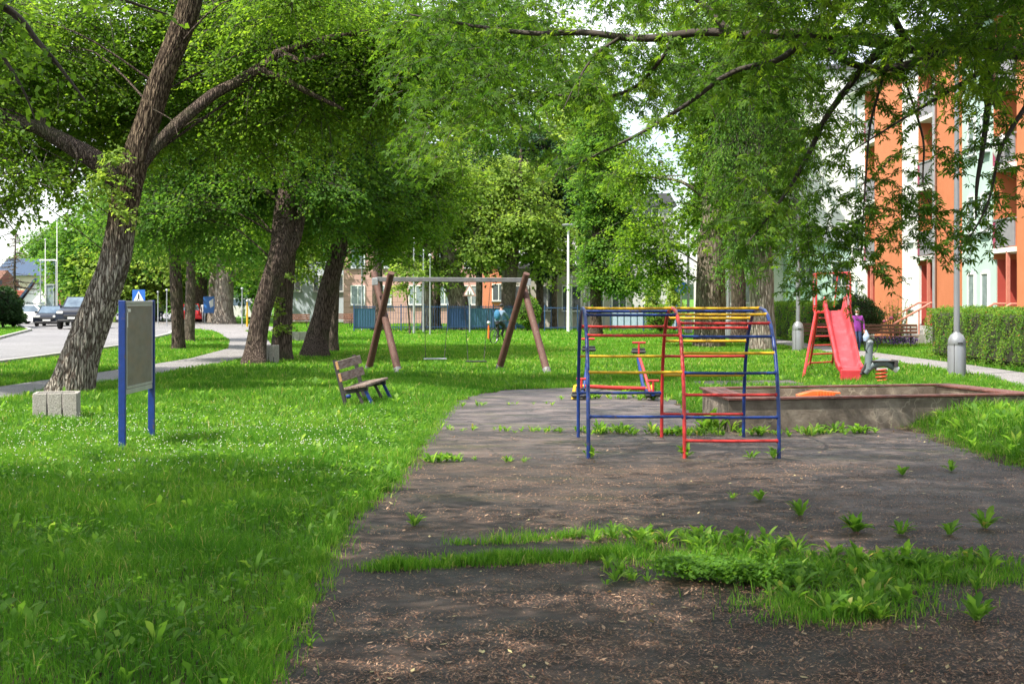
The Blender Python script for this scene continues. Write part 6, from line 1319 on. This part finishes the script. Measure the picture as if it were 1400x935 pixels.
bin_('square bin of rough concrete slabs in front of the big leaning trunk', (-7.22, 22.55), R(12), 1.03)
bin_('grey concrete bin squeezed between the twin dark trunks', G(371, 497), R(8), .9, .5, .5, .62)
bin_('small concrete bin with a dark lid beyond the twin dark trunks', G(407, 466), 0, 1.1, .8, .6, .38)
# ------------------------------------------------------------------ sandbox
def cracked():
    m, nt, o = newmat('cracked_render'); l = nt.links.new; tcn = N(nt, 'ShaderNodeTexCoord')
    n1 = N(nt, 'ShaderNodeTexNoise'); n1.inputs['Scale'].default_value = 2.4; n1.inputs['Detail'].default_value = 9; n1.inputs['Roughness'].default_value = .7; l(tcn.outputs['Object'], n1.inputs['Vector'])
    col = ramp(nt, n1.outputs['Fac'], [(.3, (.075, .06, .045)), (.5, (.155, .125, .097)), (.7, (.25, .215, .17))])
    ad = N(nt, 'ShaderNodeMixRGB'); ad.blend_type = 'ADD'; ad.inputs['Fac'].default_value = .35; l(tcn.outputs['Object'], ad.inputs['Color1']); nn = N(nt, 'ShaderNodeTexNoise'); nn.inputs['Scale'].default_value = 4; l(tcn.outputs['Object'], nn.inputs['Vector']); l(nn.outputs['Color'], ad.inputs['Color2'])
    vo = N(nt, 'ShaderNodeTexVoronoi'); vo.feature = 'DISTANCE_TO_EDGE'; vo.inputs['Scale'].default_value = 3.6; l(ad.outputs['Color'], vo.inputs['Vector'])
    n2 = N(nt, 'ShaderNodeTexNoise'); n2.inputs['Scale'].default_value = .8; l(tcn.outputs['Object'], n2.inputs['Vector'])
    ma = N(nt, 'ShaderNodeMath'); ma.operation = 'MULTIPLY'; l(ramp(nt, vo.outputs['Distance'], [(0, (1,) * 3), (.035, (0,) * 3)]), ma.inputs[0]); l(ramp(nt, n2.outputs['Fac'], [(.45, (0,) * 3), (.55, (.8,) * 3)]), ma.inputs[1])
    mx = N(nt, 'ShaderNodeMixRGB'); l(ma.outputs[0], mx.inputs['Fac']); l(col, mx.inputs['Color1']); mx.inputs['Color2'].default_value = (.34, .29, .22, 1)
    b = N(nt, 'ShaderNodeBsdfPrincipled'); b.inputs['Roughness'].default_value = .92; l(mx.outputs['Color'], b.inputs['Base Color'])
    bp = N(nt, 'ShaderNodeBump'); bp.inputs['Strength'].default_value = .8; bp.inputs['Distance'].default_value = .03; l(n1.outputs['Fac'], bp.inputs['Height']); l(bp.outputs[0], b.inputs['Normal']); l(b.outputs[0], o.inputs['Surface']); return m
cm = cracked()
SBo = Vector((5.4, 22.5, 0)); A_, B_, C2, D_ = [Vector((*p, 0)) - SBo for p in SB]; cen = (A_ + B_ + C2 + D_) / 4
sb = thing('sandbox', 'raised concrete sandbox with cracked walls and brown seat boards round its rim', 'sandbox', SBo)
inn = [p + (cen - p).normalized() * .34 for p in (A_, B_, C2, D_)]; otr = [A_, B_, C2, D_]
for i in range(4):
    j = (i + 1) % 4; m_ = MB(); a, b, c, d = otr[i], otr[j], inn[j], inn[i]; g = .0015
    m_.add([(*a[:2], -.1), (*b[:2], -.1), (*c[:2], -.1), (*d[:2], -.1), (*a[:2], .455), (*b[:2], .455), (*c[:2], .455), (*d[:2], .455)], [(0, 1, 5, 4), (1, 2, 6, 5), (2, 3, 7, 6), (3, 0, 4, 7), (4, 5, 6, 7)]); m_.build('wall', cm, sb)
ov = lambda p, e: p + (p - cen).normalized() * e
m_ = MB()
def board(a, b, wdt, zz, inset, up=.035):
    d = (b - a).normalized(); n_v = Vector((-d.y, d.x, 0)); 
    if (cen - (a + b) / 2).dot(n_v) < 0: n_v = -n_v
    m2 = MB(); p = (a + b) / 2 + n_v * inset; m2.box((p.x, p.y, zz), ((b - a).length, wdt, up), rz=math.atan2(d.y, d.x), bev=.006); m2.build('seat_board', mt['redwood'], sb)
fA, fD, bB, bC = ov(A_, .05), ov(D_, .06), ov(B_, .05), ov(C2, .05)
board(fA + Vector((.02, 0, 0)), fD, .15, .482, .06); board(bB, bC, .15, .482, .06)
for a, b in ((fA, bB), (fD, bC)):
    d = (b - a).normalized()
    for k in range(3): board(a + d * .14, b - d * .14, .125, .484 + .002 * k, .05 + k * .135)
m_ = MB(); m_.prism([(p.x, p.y) for p in inn], (.0, .27), 'z'); m_.build('sand', M('sand', (.40, .33, .24), (.30, .24, .17), .95, 3, bump=.6, bscale=20), sb)
ty = thing('toy_excavator_scoop', 'orange plastic toy with slatted side resting on the sandbox front board', 'toy', (*W(1117, 535, 21.7)[:2], .0)); zt = .26
m_ = MB(); m_.prism([(-.25, zt), (.22, zt), (.25, zt + .27), (.02, zt + .29), (-.10, zt + .28), (-.30, zt + .22)], (-.14, .14), 'y'); m_.build('body', mt['orange_plastic'], ty)
m_ = MB()
for k in range(6): m_.box((-.02 + k * .045, -.155, zt + .21), (.02, .03, .12))
m_.box((.27, 0, zt + .255), (.12, .26, .02)); m_.build('slats', mt['orange_plastic'], ty)
# ------------------------------------------------------------------ seesaw with T handles behind the frame
ss = thing('seesaw', 'four seat rocker with red T handles and blue bent bars, behind the climbing frame', 'seesaw', (1.7, 28.4, 0)); sO = Vector((1.7, 28.4, 0))
def s3(px, py, Z): return Vector(W(px, py, Z - 2.7)) - sO
m_ = MB(); m_.tube([s3(800, 528, 30.6), s3(840, 530, 30.6), s3(884, 531, 30.6)], .038, 10); m_.build('cross_tube', mt['red'], ss)
m_ = MB(); m_.tube([s3(872, 487, 33), s3(876, 510, 32), s3(880, 529, 31), s3(888, 536, 30.2)], .035, 9, sm=4); m_.tube([s3(878, 530, 30.8), s3(890, 531, 30.4), s3(893, 539, 29.6)], .035, 9); m_.tube([s3(803, 487, 33), s3(801, 512, 32), s3(798, 531, 31), s3(794, 540, 30)], .035, 9, sm=4); m_.build('rocker_bar', mt['blue'], ss)
m_ = MB(); m_.tube([s3(874, 487, 32.8), s3(880, 505, 31.6), s3(889, 536, 29.6)], .03, 8); m_.build('brace', mt['red'], ss)
m_ = MB(); m_.tube([s3(884, 531, 30.6), s3(891, 528, 30.2), s3(894, 540, 29.8)], .03, 8); m_.tube([s3(786, 528, 30.6), s3(798, 528, 30.6)], .036, 8); m_.tube([s3(786, 528, 30.6), s3(783, 547, 30.2)], .034, 8); m_.build('end_bar', mt['yellow'], ss)
m_ = MB(); m_.tube([s3(797, 531, 30.7), Vector((s3(797, 531, 30.7).x, s3(797, 531, 30.7).y, -.05))], .05, 10); m_.tube([s3(884, 531, 30.7), Vector((s3(884, 531, 30.7).x, s3(884, 531, 30.7).y, -.05))], .05, 10); m_.build('stand', mt['black'], ss)
for (hx, hy, Z, zz, hw, seat, sxx, syy, ms) in ((873.5, 468.5, 32.9, 484, 9, 'seat', 873, 481, 'darkmetal'), (804, 463.5, 32.9, 476, 9, 'seat', 805, 478, 'black'), (893, 520.5, 29.6, 536, 8, 'seat', 893, 540, 'black'), (795, 518, 29.8, 530, 7, 'seat', 792, 541, 'black')):
    m_ = MB(); m_.tube([s3(hx, hy, Z), s3(hx, zz, Z)], .022, 8); m_.tube([s3(hx - hw, hy, Z), s3(hx + hw, hy, Z)], .024, 8); m_.build('handle', mt['red'], ss)
    m_ = MB(); m_.box(s3(sxx, syy, Z + .25), (.30, .26, .045), bev=.012); m_.box(s3(sxx, syy, Z + .42) + Vector((0, 0, .02)), (.28, .03, .12), bev=.01); m_.build('seat', mt[ms], ss)
# ------------------------------------------------------------------ slide
sl = thing('slide', 'red metal slide with a faded plastic chute on the grass beyond the sandbox', 'slide', (8.3, 37.2, 0)); lO = Vector((8.3, 37.2, 0))
ZP = 1.62; pc = Vector((8.46, 37.6, ZP)); ax = Vector((-.13, -1, 0)).normalized(); rt = Vector((1, -.13, 0)).normalized()
hw_ = .235
c0 = Vector((8.44, 37.15, ZP)); c1 = Vector((8.02, 33.95, .34)); c2 = Vector((7.97, 33.5, .28))
prof = [(c0 - ax * .25, 0), (c0, 0), (c0.lerp(c1, .12) - Vector((0, 0, .04)), 0)] + [(c0.lerp(c1, f), 0) for f in (.3, .5, .7, .88)] + [(c1 + Vector((0, 0, -.02)), 0), (c2, 0), (c2 + ax * .14 + Vector((0, 0, 0)), 0)]
C = [p[0] - lO for p in prof]; m_ = MB()
cs = [(-hw_ - .06, .0), (-hw_ - .06, .20), (-hw_ - .02, .24), (-hw_ + .02, .20), (-hw_ + .05, .04), (-hw_ + .10, .0), (0, -.01), (hw_ - .10, .0), (hw_ - .05, .04), (hw_ - .02, .20), (hw_ + .02, .24), (hw_ + .06, .20), (hw_ + .06, .0), (hw_ + .03, -.05), (-hw_ - .03, -.05)]
vs = []; fs = []; nc = len(cs)
for i, p in enumerate(C):
    hs = [1.0, 1.7, 1.35, 1, .9, .85, .8, .7, .55, .3][i]
    for u, v in cs: vs.append(p + rt * u + Vector((0, 0, v * (hs if v > 0 else 1))))
for i in range(len(C) - 1):
    for k in range(nc): k2 = (k + 1) % nc; fs.append((i * nc + k, i * nc + k2, (i + 1) * nc + k2, (i + 1) * nc + k))
fs += [tuple(range(nc)), tuple(range((len(C) - 1) * nc, len(C) * nc))[::-1]]; m_.add(vs, fs); m_.build('chute', mt['slide'], sl, smooth=50)
m_ = MB(); e = C[-1]; Mr = Matrix((rt, Vector((-rt.y, rt.x, 0)), Vector((0, 0, 1)))).transposed(); m_.box(e + Vector((0, 0, -.14)) - ax * .1, (hw_ * 2 + .02, .26, .30), M=Mr, bev=.03); m_.build('chute_foot', mt['slide'], sl)
fl_, fr_ = Vector((*G(1098, 516), 0)) - lO, Vector((*G(1178, 513), 0)) - lO; bl_, br2 = Vector((*G(1106, 504), 0)) - lO, Vector((*G(1137, 502), 0)) - lO
pl_ = pc - rt * .44 - lO; pr_2 = pc + rt * .44 - lO
m_ = MB()
for a, b in ((fl_, pl_ + ax * .3), (fr_, pr_2 + ax * .3)): m_.tube([a - Vector((0, 0, .05)), b], .036, 10)
m_.build('leg', mt['red'], sl)
lb_ = pl_ - ax * .45 + rt * .12; rb2 = pr_2 - ax * .45 - rt * .22
m_ = MB(); m_.tube([bl_ - Vector((0, 0, .05)), lb_], .032, 9); m_.tube([br2 - Vector((0, 0, .05)), rb2], .032, 9); m_.build('ladder_rail', mt['red'], sl)
for k in range(6): f = .10 + k * .155; m_ = MB(); m_.tube([bl_.lerp(lb_, f), br2.lerp(rb2, f)], .022, 8); m_.build('rung', mt['red'], sl)
m_ = MB(); m_.tube([fl_.lerp(pl_ + ax * .3, .12), bl_.lerp(lb_, .12)], .02, 8); m_.tube([fr_.lerp(pr_2 + ax * .3, .2), br2.lerp(rb2, .2)], .02, 8); m_.build('tie_bar', mt['red'], sl)
m_ = MB(); m_.box(pc - lO + Vector((0, 0, -.03)), (.9, .85, .06), M=Mr, bev=.008); m_.build('platform', mt['red'], sl)
for s_, P_ in ((-1, pl_), (1, pr_2)):
    for f in (-.4, .36): m_ = MB(); m_.tube([P_ + ax * f, P_ + ax * f + Vector((0, 0, .98))], .026, 8); m_.build('guard_post', mt['red'], sl)
    m_ = MB(); m_.tube([P_ - ax * .4 + Vector((0, 0, .97)), P_ + ax * .36 + Vector((0, 0, .97))], .024, 8); m_.tube([P_ - ax * .4 + Vector((0, 0, .1)), P_ + ax * .36 + Vector((0, 0, .1))], .02, 8); m_.build('guard_rail', mt['red'], sl)
    m_ = MB(); m_.box(P_ + Vector((0, 0, .52)), (.015, .70, .74), M=Mr); m_.build('guard_panel', M('sun_bleached_panel', (.42, .30, .32), (.30, .22, .25), .6, 3), sl)
m_ = MB(); m_.tube([pl_ + ax * .36 + Vector((0, 0, .98)), pr_2 + ax * .36 + Vector((0, 0, 1.0))], .024, 8); m_.tube([(pl_ + pr_2) / 2 + ax * .36 + Vector((.12, 0, 1.0)), (pl_ + pr_2) / 2 + ax * .36 + Vector((.02, 0, .1))], .018, 8); m_.build('entry_bar', mt['red'], sl)
# ------------------------------------------------------------------ spring rider
sr = thing('spring_rider', 'grey spring rider with a curved body on a red coil beside the slide', 'spring rider', (*G(1205, 524), 0)); rO = Vector((*G(1205, 524), 0)); ZR = rO.y
def r3(px, py, dz=0): return Vector(W(px, py, ZR + dz)) - rO
mt['ridergrey'] = M('rider_grey_paint', (.14, .17, .18), (.09, .11, .12), .5, 6)
m_ = MB(); pts = [r3(1205, 523) + Vector((math.cos(a) * .125, math.sin(a) * .125, (.02 + a / (2 * math.pi * 4.2) * .33) - r3(1205, 523).z)) for a in [i * math.pi / 10 for i in range(84)]]; m_.tube(pts, .017, 7); m_.build('spring', M('spring_red', (.62, .07, .03), None, .4, 5), sr, smooth=60)
m_ = MB(); m_.tube([r3(1182, 510), r3(1190, 501), r3(1203, 496), r3(1214, 497), r3(1222, 503)], [.07, .09, .095, .09, .075], 12, sm=4); m_.build('body', mt['ridergrey'], sr, smooth=60)
m_ = MB(); m_.tube([r3(1219, 500), r3(1227, 506)], [.077, .08], 12); m_.build('tail_cap', mt['white'], sr, smooth=60)
m_ = MB(); m_.box(r3(1208, 493.5), (.56, .30, .03), bev=.008); m_.box(r3(1223, 495.5) + Vector((0, 0, -.02)), (.08, .36, .16), bev=.01); m_.build('seat', mt['darkmetal'], sr)
m_ = MB(); m_.box(r3(1205, 504.5), (.26, .2, .05), bev=.008); m_.build('mount_plate', mt['concrete'], sr)
m_ = MB(); m_.tube([r3(1187, 505), r3(1188, 485), r3(1189, 469)], [.095, .085, .085], 12); m_.lathe([(.001, 0), (.09, 0), (.08, .04), (.03, .065), (.001, .07)], r3(1189, 468.5), 12); m_.build('neck', mt['ridergrey'], sr, smooth=60)
m_ = MB(); m_.ell(r3(1189, 467) + Vector((0, 0, -.01)), (.085, .085, .05)); m_.build('head_cap', M('cream_cap', (.55, .52, .45), None, .6, 4), sr, smooth=60)
m_ = MB(); c = r3(1189.5, 473, -.0); m_.tube([c + Vector((math.cos(a) * .15, -.09 - .04 * math.sin(a), math.sin(a) * .17)) for a in [i * math.pi / 8 for i in range(17)]], .012, 6); m_.build('handle_ring', mt['black'], sr)
m_ = MB(); m_.beam(r3(1180, 509), r3(1186, 497), .12, .1); m_.tube([r3(1176, 511) , r3(1186, 509)], .03, 7); m_.build('foot_rest', mt['darkmetal'], sr)
m_ = MB(); m_.box((0, 0, .0), (.4, .4, .05)); m_.build('base_plate', mt['concrete'], sr)
# ------------------------------------------------------------------ park benches
def pbench(label, x, y, rz, Lb=2.0, mat='benchwood', s_=1.0, name='park_bench', group=None):
    t = thing(name, label, 'bench', (x, y, 0), rz, group)                 # faces -y
    for k in range(3): m_ = MB(); m_.box((0, .22 + .03 * k, .60 + .135 * k), (Lb, .035, .105), bev=.008); m_.build('back_board', mt[mat], t)
    for k in range(3): m_ = MB(); m_.box((0, -.22 + .145 * k, .45), (Lb, .125, .035), bev=.008); m_.build('seat_board', mt[mat], t)
    for sx_ in (-1, 1):
        m_ = MB(); m_.beam((sx_ * Lb * .38, .16, -.04), (sx_ * Lb * .38, .30, .92), .05, .05); m_.beam((sx_ * Lb * .38, -.24, .42), (sx_ * Lb * .38, .2, .42), .05, .05); m_.beam((sx_ * Lb * .38, -.2, -.04), (sx_ * Lb * .38, -.2, .44), .05, .05); m_.build('leg', mt['darkmetal'], t)
    return t
pbench('long brown slatted park bench between the lilac flowers and the clipped hedge', 15.0, 56.4, R(-8), 2.15)
pbench('brown park bench half hidden behind the red slide ladder', 11.9 + .9, 58.8, R(-6), 2.0)
pbench('brown bench in the distance just right of the twin dark trunks', *G(407, 449), 0, 1.5)
pbench('left one of two orange brown benches by the blue fence', *G(468, 447.5), 0, 1.6)
pbench('right one of two orange brown benches by the blue fence', *G(487, 447), 0, 1.2)
lf = thing('flower_bed', 'low row of lilac flowers under the long park bench', 'flowers', (15.2, 57.6, 0)); lr_ = np.random.default_rng(4); n = 700
P = np.stack([lr_.uniform(-1.3, 1.2, n), lr_.uniform(-.3, .3, n), lr_.uniform(.12, .42, n)], 1); leaf_object('blooms', P, lr_.normal(0, 1, (n, 3)), lr_.normal(0, 1, (n, 3)), np.full(n, .06), np.full(n, .06), 'quad', M('lilac_petals', (.30, .16, .50), (.20, .08, .36), .8, 9), lr_.random(n), lf)
P = P * np.array([1, 1, .8]); leaf_object('stems', P, lr_.normal(0, .4, (n, 3)) + np.array([0, 0, 1]), lr_.normal(0, 1, (n, 3)), np.full(n, .12), np.full(n, .03), 'quad', LEAF['darkbush'], lr_.random(n), lf)

# ------------------------------------------------------------------ people
def person(label, loc, rz, Hh, J, mats, zones, hair='greyhair', hairlen=0, sex='m', name='person', extra=None, face=True):
    """J: joint dict in metres for a 1.70 m figure facing -y; one skinned surface, hands with fingers; zones: function(center)->material index"""
    t = thing(name, label, 'person', (*loc, 0), rz); sc_ = Hh / 1.70
    vs = []; es = []; rs_ = []
    def V_(p, r): vs.append(Vector(p)); rs_.append(r if hasattr(r, '__len__') else (r, r)); return len(vs) - 1
    def E(a, b): es.append((a, b))
    pel = V_(J['pelvis'], (.155, .115)); ab = V_(J['abdomen'], (.15, .115)); ch = V_(J['chest'], (.165, .12)); nk0 = V_(J['neck0'], (.07, .065)); nk = V_(J['neck'], .052); hd0 = V_(J['head0'], (.066, .075)); hd1 = V_(J['head1'], (.078, .092)); hd2 = V_(J['head2'], (.060, .070))
    for a, b in ((pel, ab), (ab, ch), (ch, nk0), (nk0, nk), (nk, hd0), (hd0, hd1), (hd1, hd2)): E(a, b)
    for s_ in 'lr':
        sh = V_(J['sh' + s_], .068); el = V_(J['el' + s_], .047); wr_ = V_(J['wr' + s_], .031); pm = V_(J['hd' + s_], (.036, .022)); E(ch, sh); E(sh, el); E(el, wr_); E(wr_, pm)
        hp = V_(J['hip' + s_], (.10, .105)); kn = V_(J['kn' + s_], .066); an = V_(J['an' + s_], .043); to = V_(J['to' + s_], (.045, .032)); E(pel, hp); E(hp, kn); E(kn, an); E(an, to)
        d = (vs[pm] - vs[wr_]).normalized(); lat = Vector((0, 1, 0)) if abs(d.y) < .7 else Vector((1, 0, 0)); lat = (lat - d * lat.dot(d)).normalized(); inw = d.cross(lat)
        for k, (o_, ln) in enumerate(((-.030, .062), (-.010, .074), (.010, .070), (.030, .055))):
            a = V_(vs[pm] + lat * o_ + d * .02, .011); b = V_(vs[pm] + lat * o_ * 1.15 + d * (.03 + ln * .55), .010); c = V_(vs[pm] + lat * o_ * 1.15 + d * (.025 + ln) + inw * .018, .008); E(pm, a); E(a, b); E(b, c)
        a = V_(vs[wr_].lerp(vs[pm], .5) - lat * .035, .012); b = V_(vs[pm] - lat * .058 + d * .025, .010); E(wr_, a); E(a, b)
    me = bpy.data.meshes.new('body'); me.from_pydata([v * sc_ for v in vs], es, [])
    o = bpy.data.objects.new('body', me); COL.objects.link(o); mo = o.modifiers.new('skin', 'SKIN')
    for i, sv in enumerate(me.skin_vertices[0].data): sv.radius = (rs_[i][0] * sc_, rs_[i][1] * sc_); sv.use_root = (i == 0)
    mo.use_smooth_shade = True; sb_ = o.modifiers.new('sub', 'SUBSURF'); sb_.levels = 2; sb_.render_levels = 2
    dg = bpy.context.evaluated_depsgraph_get(); m2 = bpy.data.meshes.new_from_object(o.evaluated_get(dg)); bpy.data.objects.remove(o); bpy.data.meshes.remove(me)
    m2.materials.clear()
    for m in mats: m2.materials.append(mt[m])
    for p in m2.polygons: p.material_index = zones(p.center / sc_)
    m2.name = 'body'; b = bpy.data.objects.new('body', m2); COL.objects.link(b); reg(b, t)
    h = Vector(J['head1']) * sc_; hm = MB(); f = Vector(J.get('face', (0, -1, 0))).normalized(); rgt = f.cross(Vector((0, 0, 1))).normalized(); bk = -f
    Mh = Matrix((rgt, bk, Vector((0, 0, 1)))).transposed()
    hm.ell(h + (bk * .022 + Vector((0, 0, .040))) * sc_, (.083 * sc_, .092 * sc_, .092 * sc_), 14, 9, M=Mh)
    if hairlen: hm.ell(h + (bk * .05 + Vector((0, 0, -.02))) * sc_, (.075 * sc_, .06 * sc_, .10 * sc_), 12, 8, M=Mh)
    hm.build('hair', mt[hair], t, smooth=60)
    if face:
        m_ = MB(); m_.ell(h + f * .088 * sc_ + Vector((0, 0, -.012)), (.012, .016, .022), 8, 6, M=Mh); m_.build('nose', mt['skin'], t, smooth=60)
        m_ = MB()
        for s_ in (-1, 1): m_.ell(h + (f * .080 + rgt * s_ * .030 + Vector((0, 0, .012))) * sc_, (.010, .006, .006), 8, 6, M=Mh)
        m_.build('eyes', mt['black'], t); m_ = MB(); m_.ell(h + (f * .079 + Vector((0, 0, -.048))) * sc_, (.022, .006, .005), 8, 5, M=Mh); m_.build('mouth', M('lips', (.35, .10, .09), None, .5, 5), t)
    m_ = MB()
    for s_ in (-1, 1): m_.ell(h + (rgt * s_ * .080 + Vector((0, 0, -.008))) * sc_, (.010, .018, .030), 8, 6, M=Mh)
    m_.build('ears', mt['skin'], t, smooth=60)
    if extra: extra(t, sc_)
    return t
def stand(**k):
    J = dict(pelvis=(0, 0, .93), abdomen=(0, 0, 1.08), chest=(0, -.01, 1.28), neck0=(0, 0, 1.41), neck=(0, 0, 1.46), head0=(0, -.015, 1.53), head1=(0, -.02, 1.60), head2=(0, -.01, 1.655),
             shl=(-.18, 0, 1.38), ell=(-.25, .02, 1.12), wrl=(-.26, -.05, .88), hdl=(-.26, -.07, .80), shr=(.18, 0, 1.38), elr=(.25, .02, 1.12), wrr=(.26, -.05, .88), hdr=(.26, -.07, .80),
             hipl=(-.09, 0, .88), knl=(-.10, -.02, .49), anl=(-.10, .02, .09), tol=(-.10, -.13, .035), hipr=(.09, 0, .88), knr=(.10, -.02, .49), anr=(.10, .02, .09), tor=(.10, -.13, .035), face=(0, -1, 0)); J.update(k); return J
def zone(top_, leg_, hand_z=.90, long_sleeve=True, waist=.86, neckz=1.44):
    def f(c):
        if c.z > neckz: return 0
        if abs(c.x) > .19 and c.z < hand_z: return 0
        if c.z < .09: return 3
        if c.z < waist and abs(c.x) < .2: return 2
        return 1
    return f
def bag(t, s_):
    m_ = MB(); m_.tube([(.30, -.08, .80), (.31, -.08, .70), (.31, -.08, .55), (.31, -.08, .40)], [.012, .06, .13, .10], 10, sm=3); m_.build('carrier_bag', mt['pale_bag'], t, smooth=60)
    m_ = MB(); m_.beam((-.14, -.14, 1.36), (.16, -.16, 1.0), .012, .02); m_.build('strap', mt['black'], t)
    m_ = MB(); m_.lathe([(.075, 0), (.055, .025), (.055, .035)], (0, -.005, 1.36), 12); m_.build('collar', mt['white'], t)
Jw = stand(ell=(-.27, .02, 1.12), elr=(.27, .02, 1.12), knl=(-.08, -.08, .50), anl=(-.08, -.02, .10), tol=(-.08, -.17, .06), anr=(.10, .10, .09), tor=(.10, -.04, .035))
wx, wy = G(1172, 481); person('person in a purple jacket and blue trousers carrying a bag on the right path', (wx, wy), R(4), 1.57, Jw, ['skin', 'purple_cloth', 'denim', 'shoe'], zone(1, 2, .88, waist=.82), 'greyhair', 0, 'f', extra=bag)
Jm = stand(knl=(-.09, .10, .50), anl=(-.09, .20, .12), tol=(-.09, .08, .05), anr=(.09, -.16, .09), tor=(.09, -.30, .04), wrl=(-.24, -.16, .90), hdl=(-.24, -.20, .83), wrr=(.25, .06, .88), hdr=(.25, .05, .80))
mx_, my_ = G(279, 441.5); person('person in a pale shirt and grey trousers walking away on the left footpath', (mx_, my_), R(184), 1.72, Jm, ['skin', 'pale_cloth', 'grey_cloth', 'shoe'], zone(1, 2), 'darkhair')
mx_, my_ = G(220, 439.5); person('person in a pale green top standing at the crossing behind the noticeboard', (mx_, my_), R(30), 1.70, stand(), ['skin', 'green_cloth', 'denim', 'shoe'], zone(1, 2), 'darkhair', 1)
mx_, my_ = G(1007, 460); person('person in a red top and black trousers glimpsed between the ribbed and the pale trunks', (mx_, my_), R(186), 1.66, Jm, ['skin', 'red_cloth', 'black_cloth', 'shoe'], zone(1, 2), 'darkhair', 1)
# cyclist and bicycle
bxx, byy = G(684, 470); bk_rz = R(148)
bi = thing('bicycle', 'dark bicycle with light rimmed wheels ridden across the lawn path', 'bicycle', (bxx, byy, 0), bk_rz)   # front towards -y
for y in (-.52, .52):
    w_ = bpy.data.objects.new('wheel', None); COL.objects.link(w_); reg(w_, bi); w_.location = (0, y, .34)
    m_ = MB(); m_.tube([(0, math.cos(a) * .33, math.sin(a) * .33) for a in [i * math.pi / 14 for i in range(29)]], .02, 6, False); m_.build('tyre', mt['tyre'], w_)
    m_ = MB(); m_.tube([(0, math.cos(a) * .305, math.sin(a) * .305) for a in [i * math.pi / 14 for i in range(29)]], .012, 5, False)
    for i in range(14): a = i * math.pi / 7; m_.tube([(0, 0, 0), (0, math.cos(a) * .3, math.sin(a) * .3)], .004, 3, False)
    m_.build('rim', mt['rim'], w_)
m_ = MB()
for a, b in (((0, .1, .29), (0, .2, .82)), ((0, .1, .29), (0, -.36, .78)), ((0, .19, .76), (0, -.37, .84)), ((0, .52, .34), (0, .1, .29)), ((0, .52, .34), (0, .19, .76)), ((0, -.52, .34), (0, -.36, .90))): m_.tube([a, b], .018, 7)
m_.build('frame', mt['darkmetal'], bi); m_ = MB(); m_.tube([(-.27, -.32, 1.0), (-.2, -.38, .98), (.2, -.38, .98), (.27, -.32, 1.0)], .014, 6); m_.tube([(0, -.37, .88), (0, -.38, .98)], .016, 6); m_.build('handlebar', mt['darkmetal'], bi)
m_ = MB(); m_.ell((0, .22, .86), (.08, .14, .035)); m_.build('saddle', mt['black'], bi); m_ = MB(); m_.tube([(-.12, .1, .16), (-.05, .1, .16), (-.05, .1, .42), (.05, .1, .16), (.12, .1, .16)], .012, 5); m_.build('pedal', mt['black'], bi)
Jc = dict(pelvis=(0, .20, .97), abdomen=(0, .14, 1.10), chest=(0, .02, 1.30), neck0=(0, -.05, 1.42), neck=(0, -.08, 1.47), head0=(0, -.11, 1.54), head1=(0, -.12, 1.61), head2=(0, -.11, 1.665), shl=(-.18, -.02, 1.38), ell=(-.26, -.16, 1.16), wrl=(-.25, -.30, 1.04), hdl=(-.24, -.36, 1.02),
          shr=(.18, -.02, 1.38), elr=(.26, -.16, 1.16), wrr=(.25, -.30, 1.04), hdr=(.24, -.36, 1.02), hipl=(-.09, .16, .93), knl=(-.11, -.16, .72), anl=(-.10, .04, .36), tol=(-.10, -.10, .32), hipr=(.09, .16, .93), knr=(.11, -.02, .60), anr=(.10, .12, .20), tor=(.10, .0, .15), face=(0, -1, -.1))
def pack(t, s_): m_ = MB(); m_.ell((0, .26 * s_, 1.24 * s_), (.15, .10, .22), 12, 9); m_.build('backpack', mt['blue_bag'], t, smooth=60); m_ = MB(); m_.ell((0, -.10 * s_, 1.66 * s_), (.10, .12, .06), 12, 7); m_.build('cap', mt['black'], t)
def zc(c):
    if c.z > 1.44: return 0
    if abs(c.x) > .19 and c.y < -.26: return 0
    if c.z < .40 and c.y > -.13 and c.z < .37: return 3
    if c.z < .98 and abs(c.x) < .2: return 2
    return 1
person('person with a blue backpack and dark cap riding the bicycle beside the grey trunk', (bxx, byy), bk_rz, 1.70, Jc, ['skin', 'sky_cloth', 'black_cloth', 'shoe'], zc, 'darkhair', extra=pack)
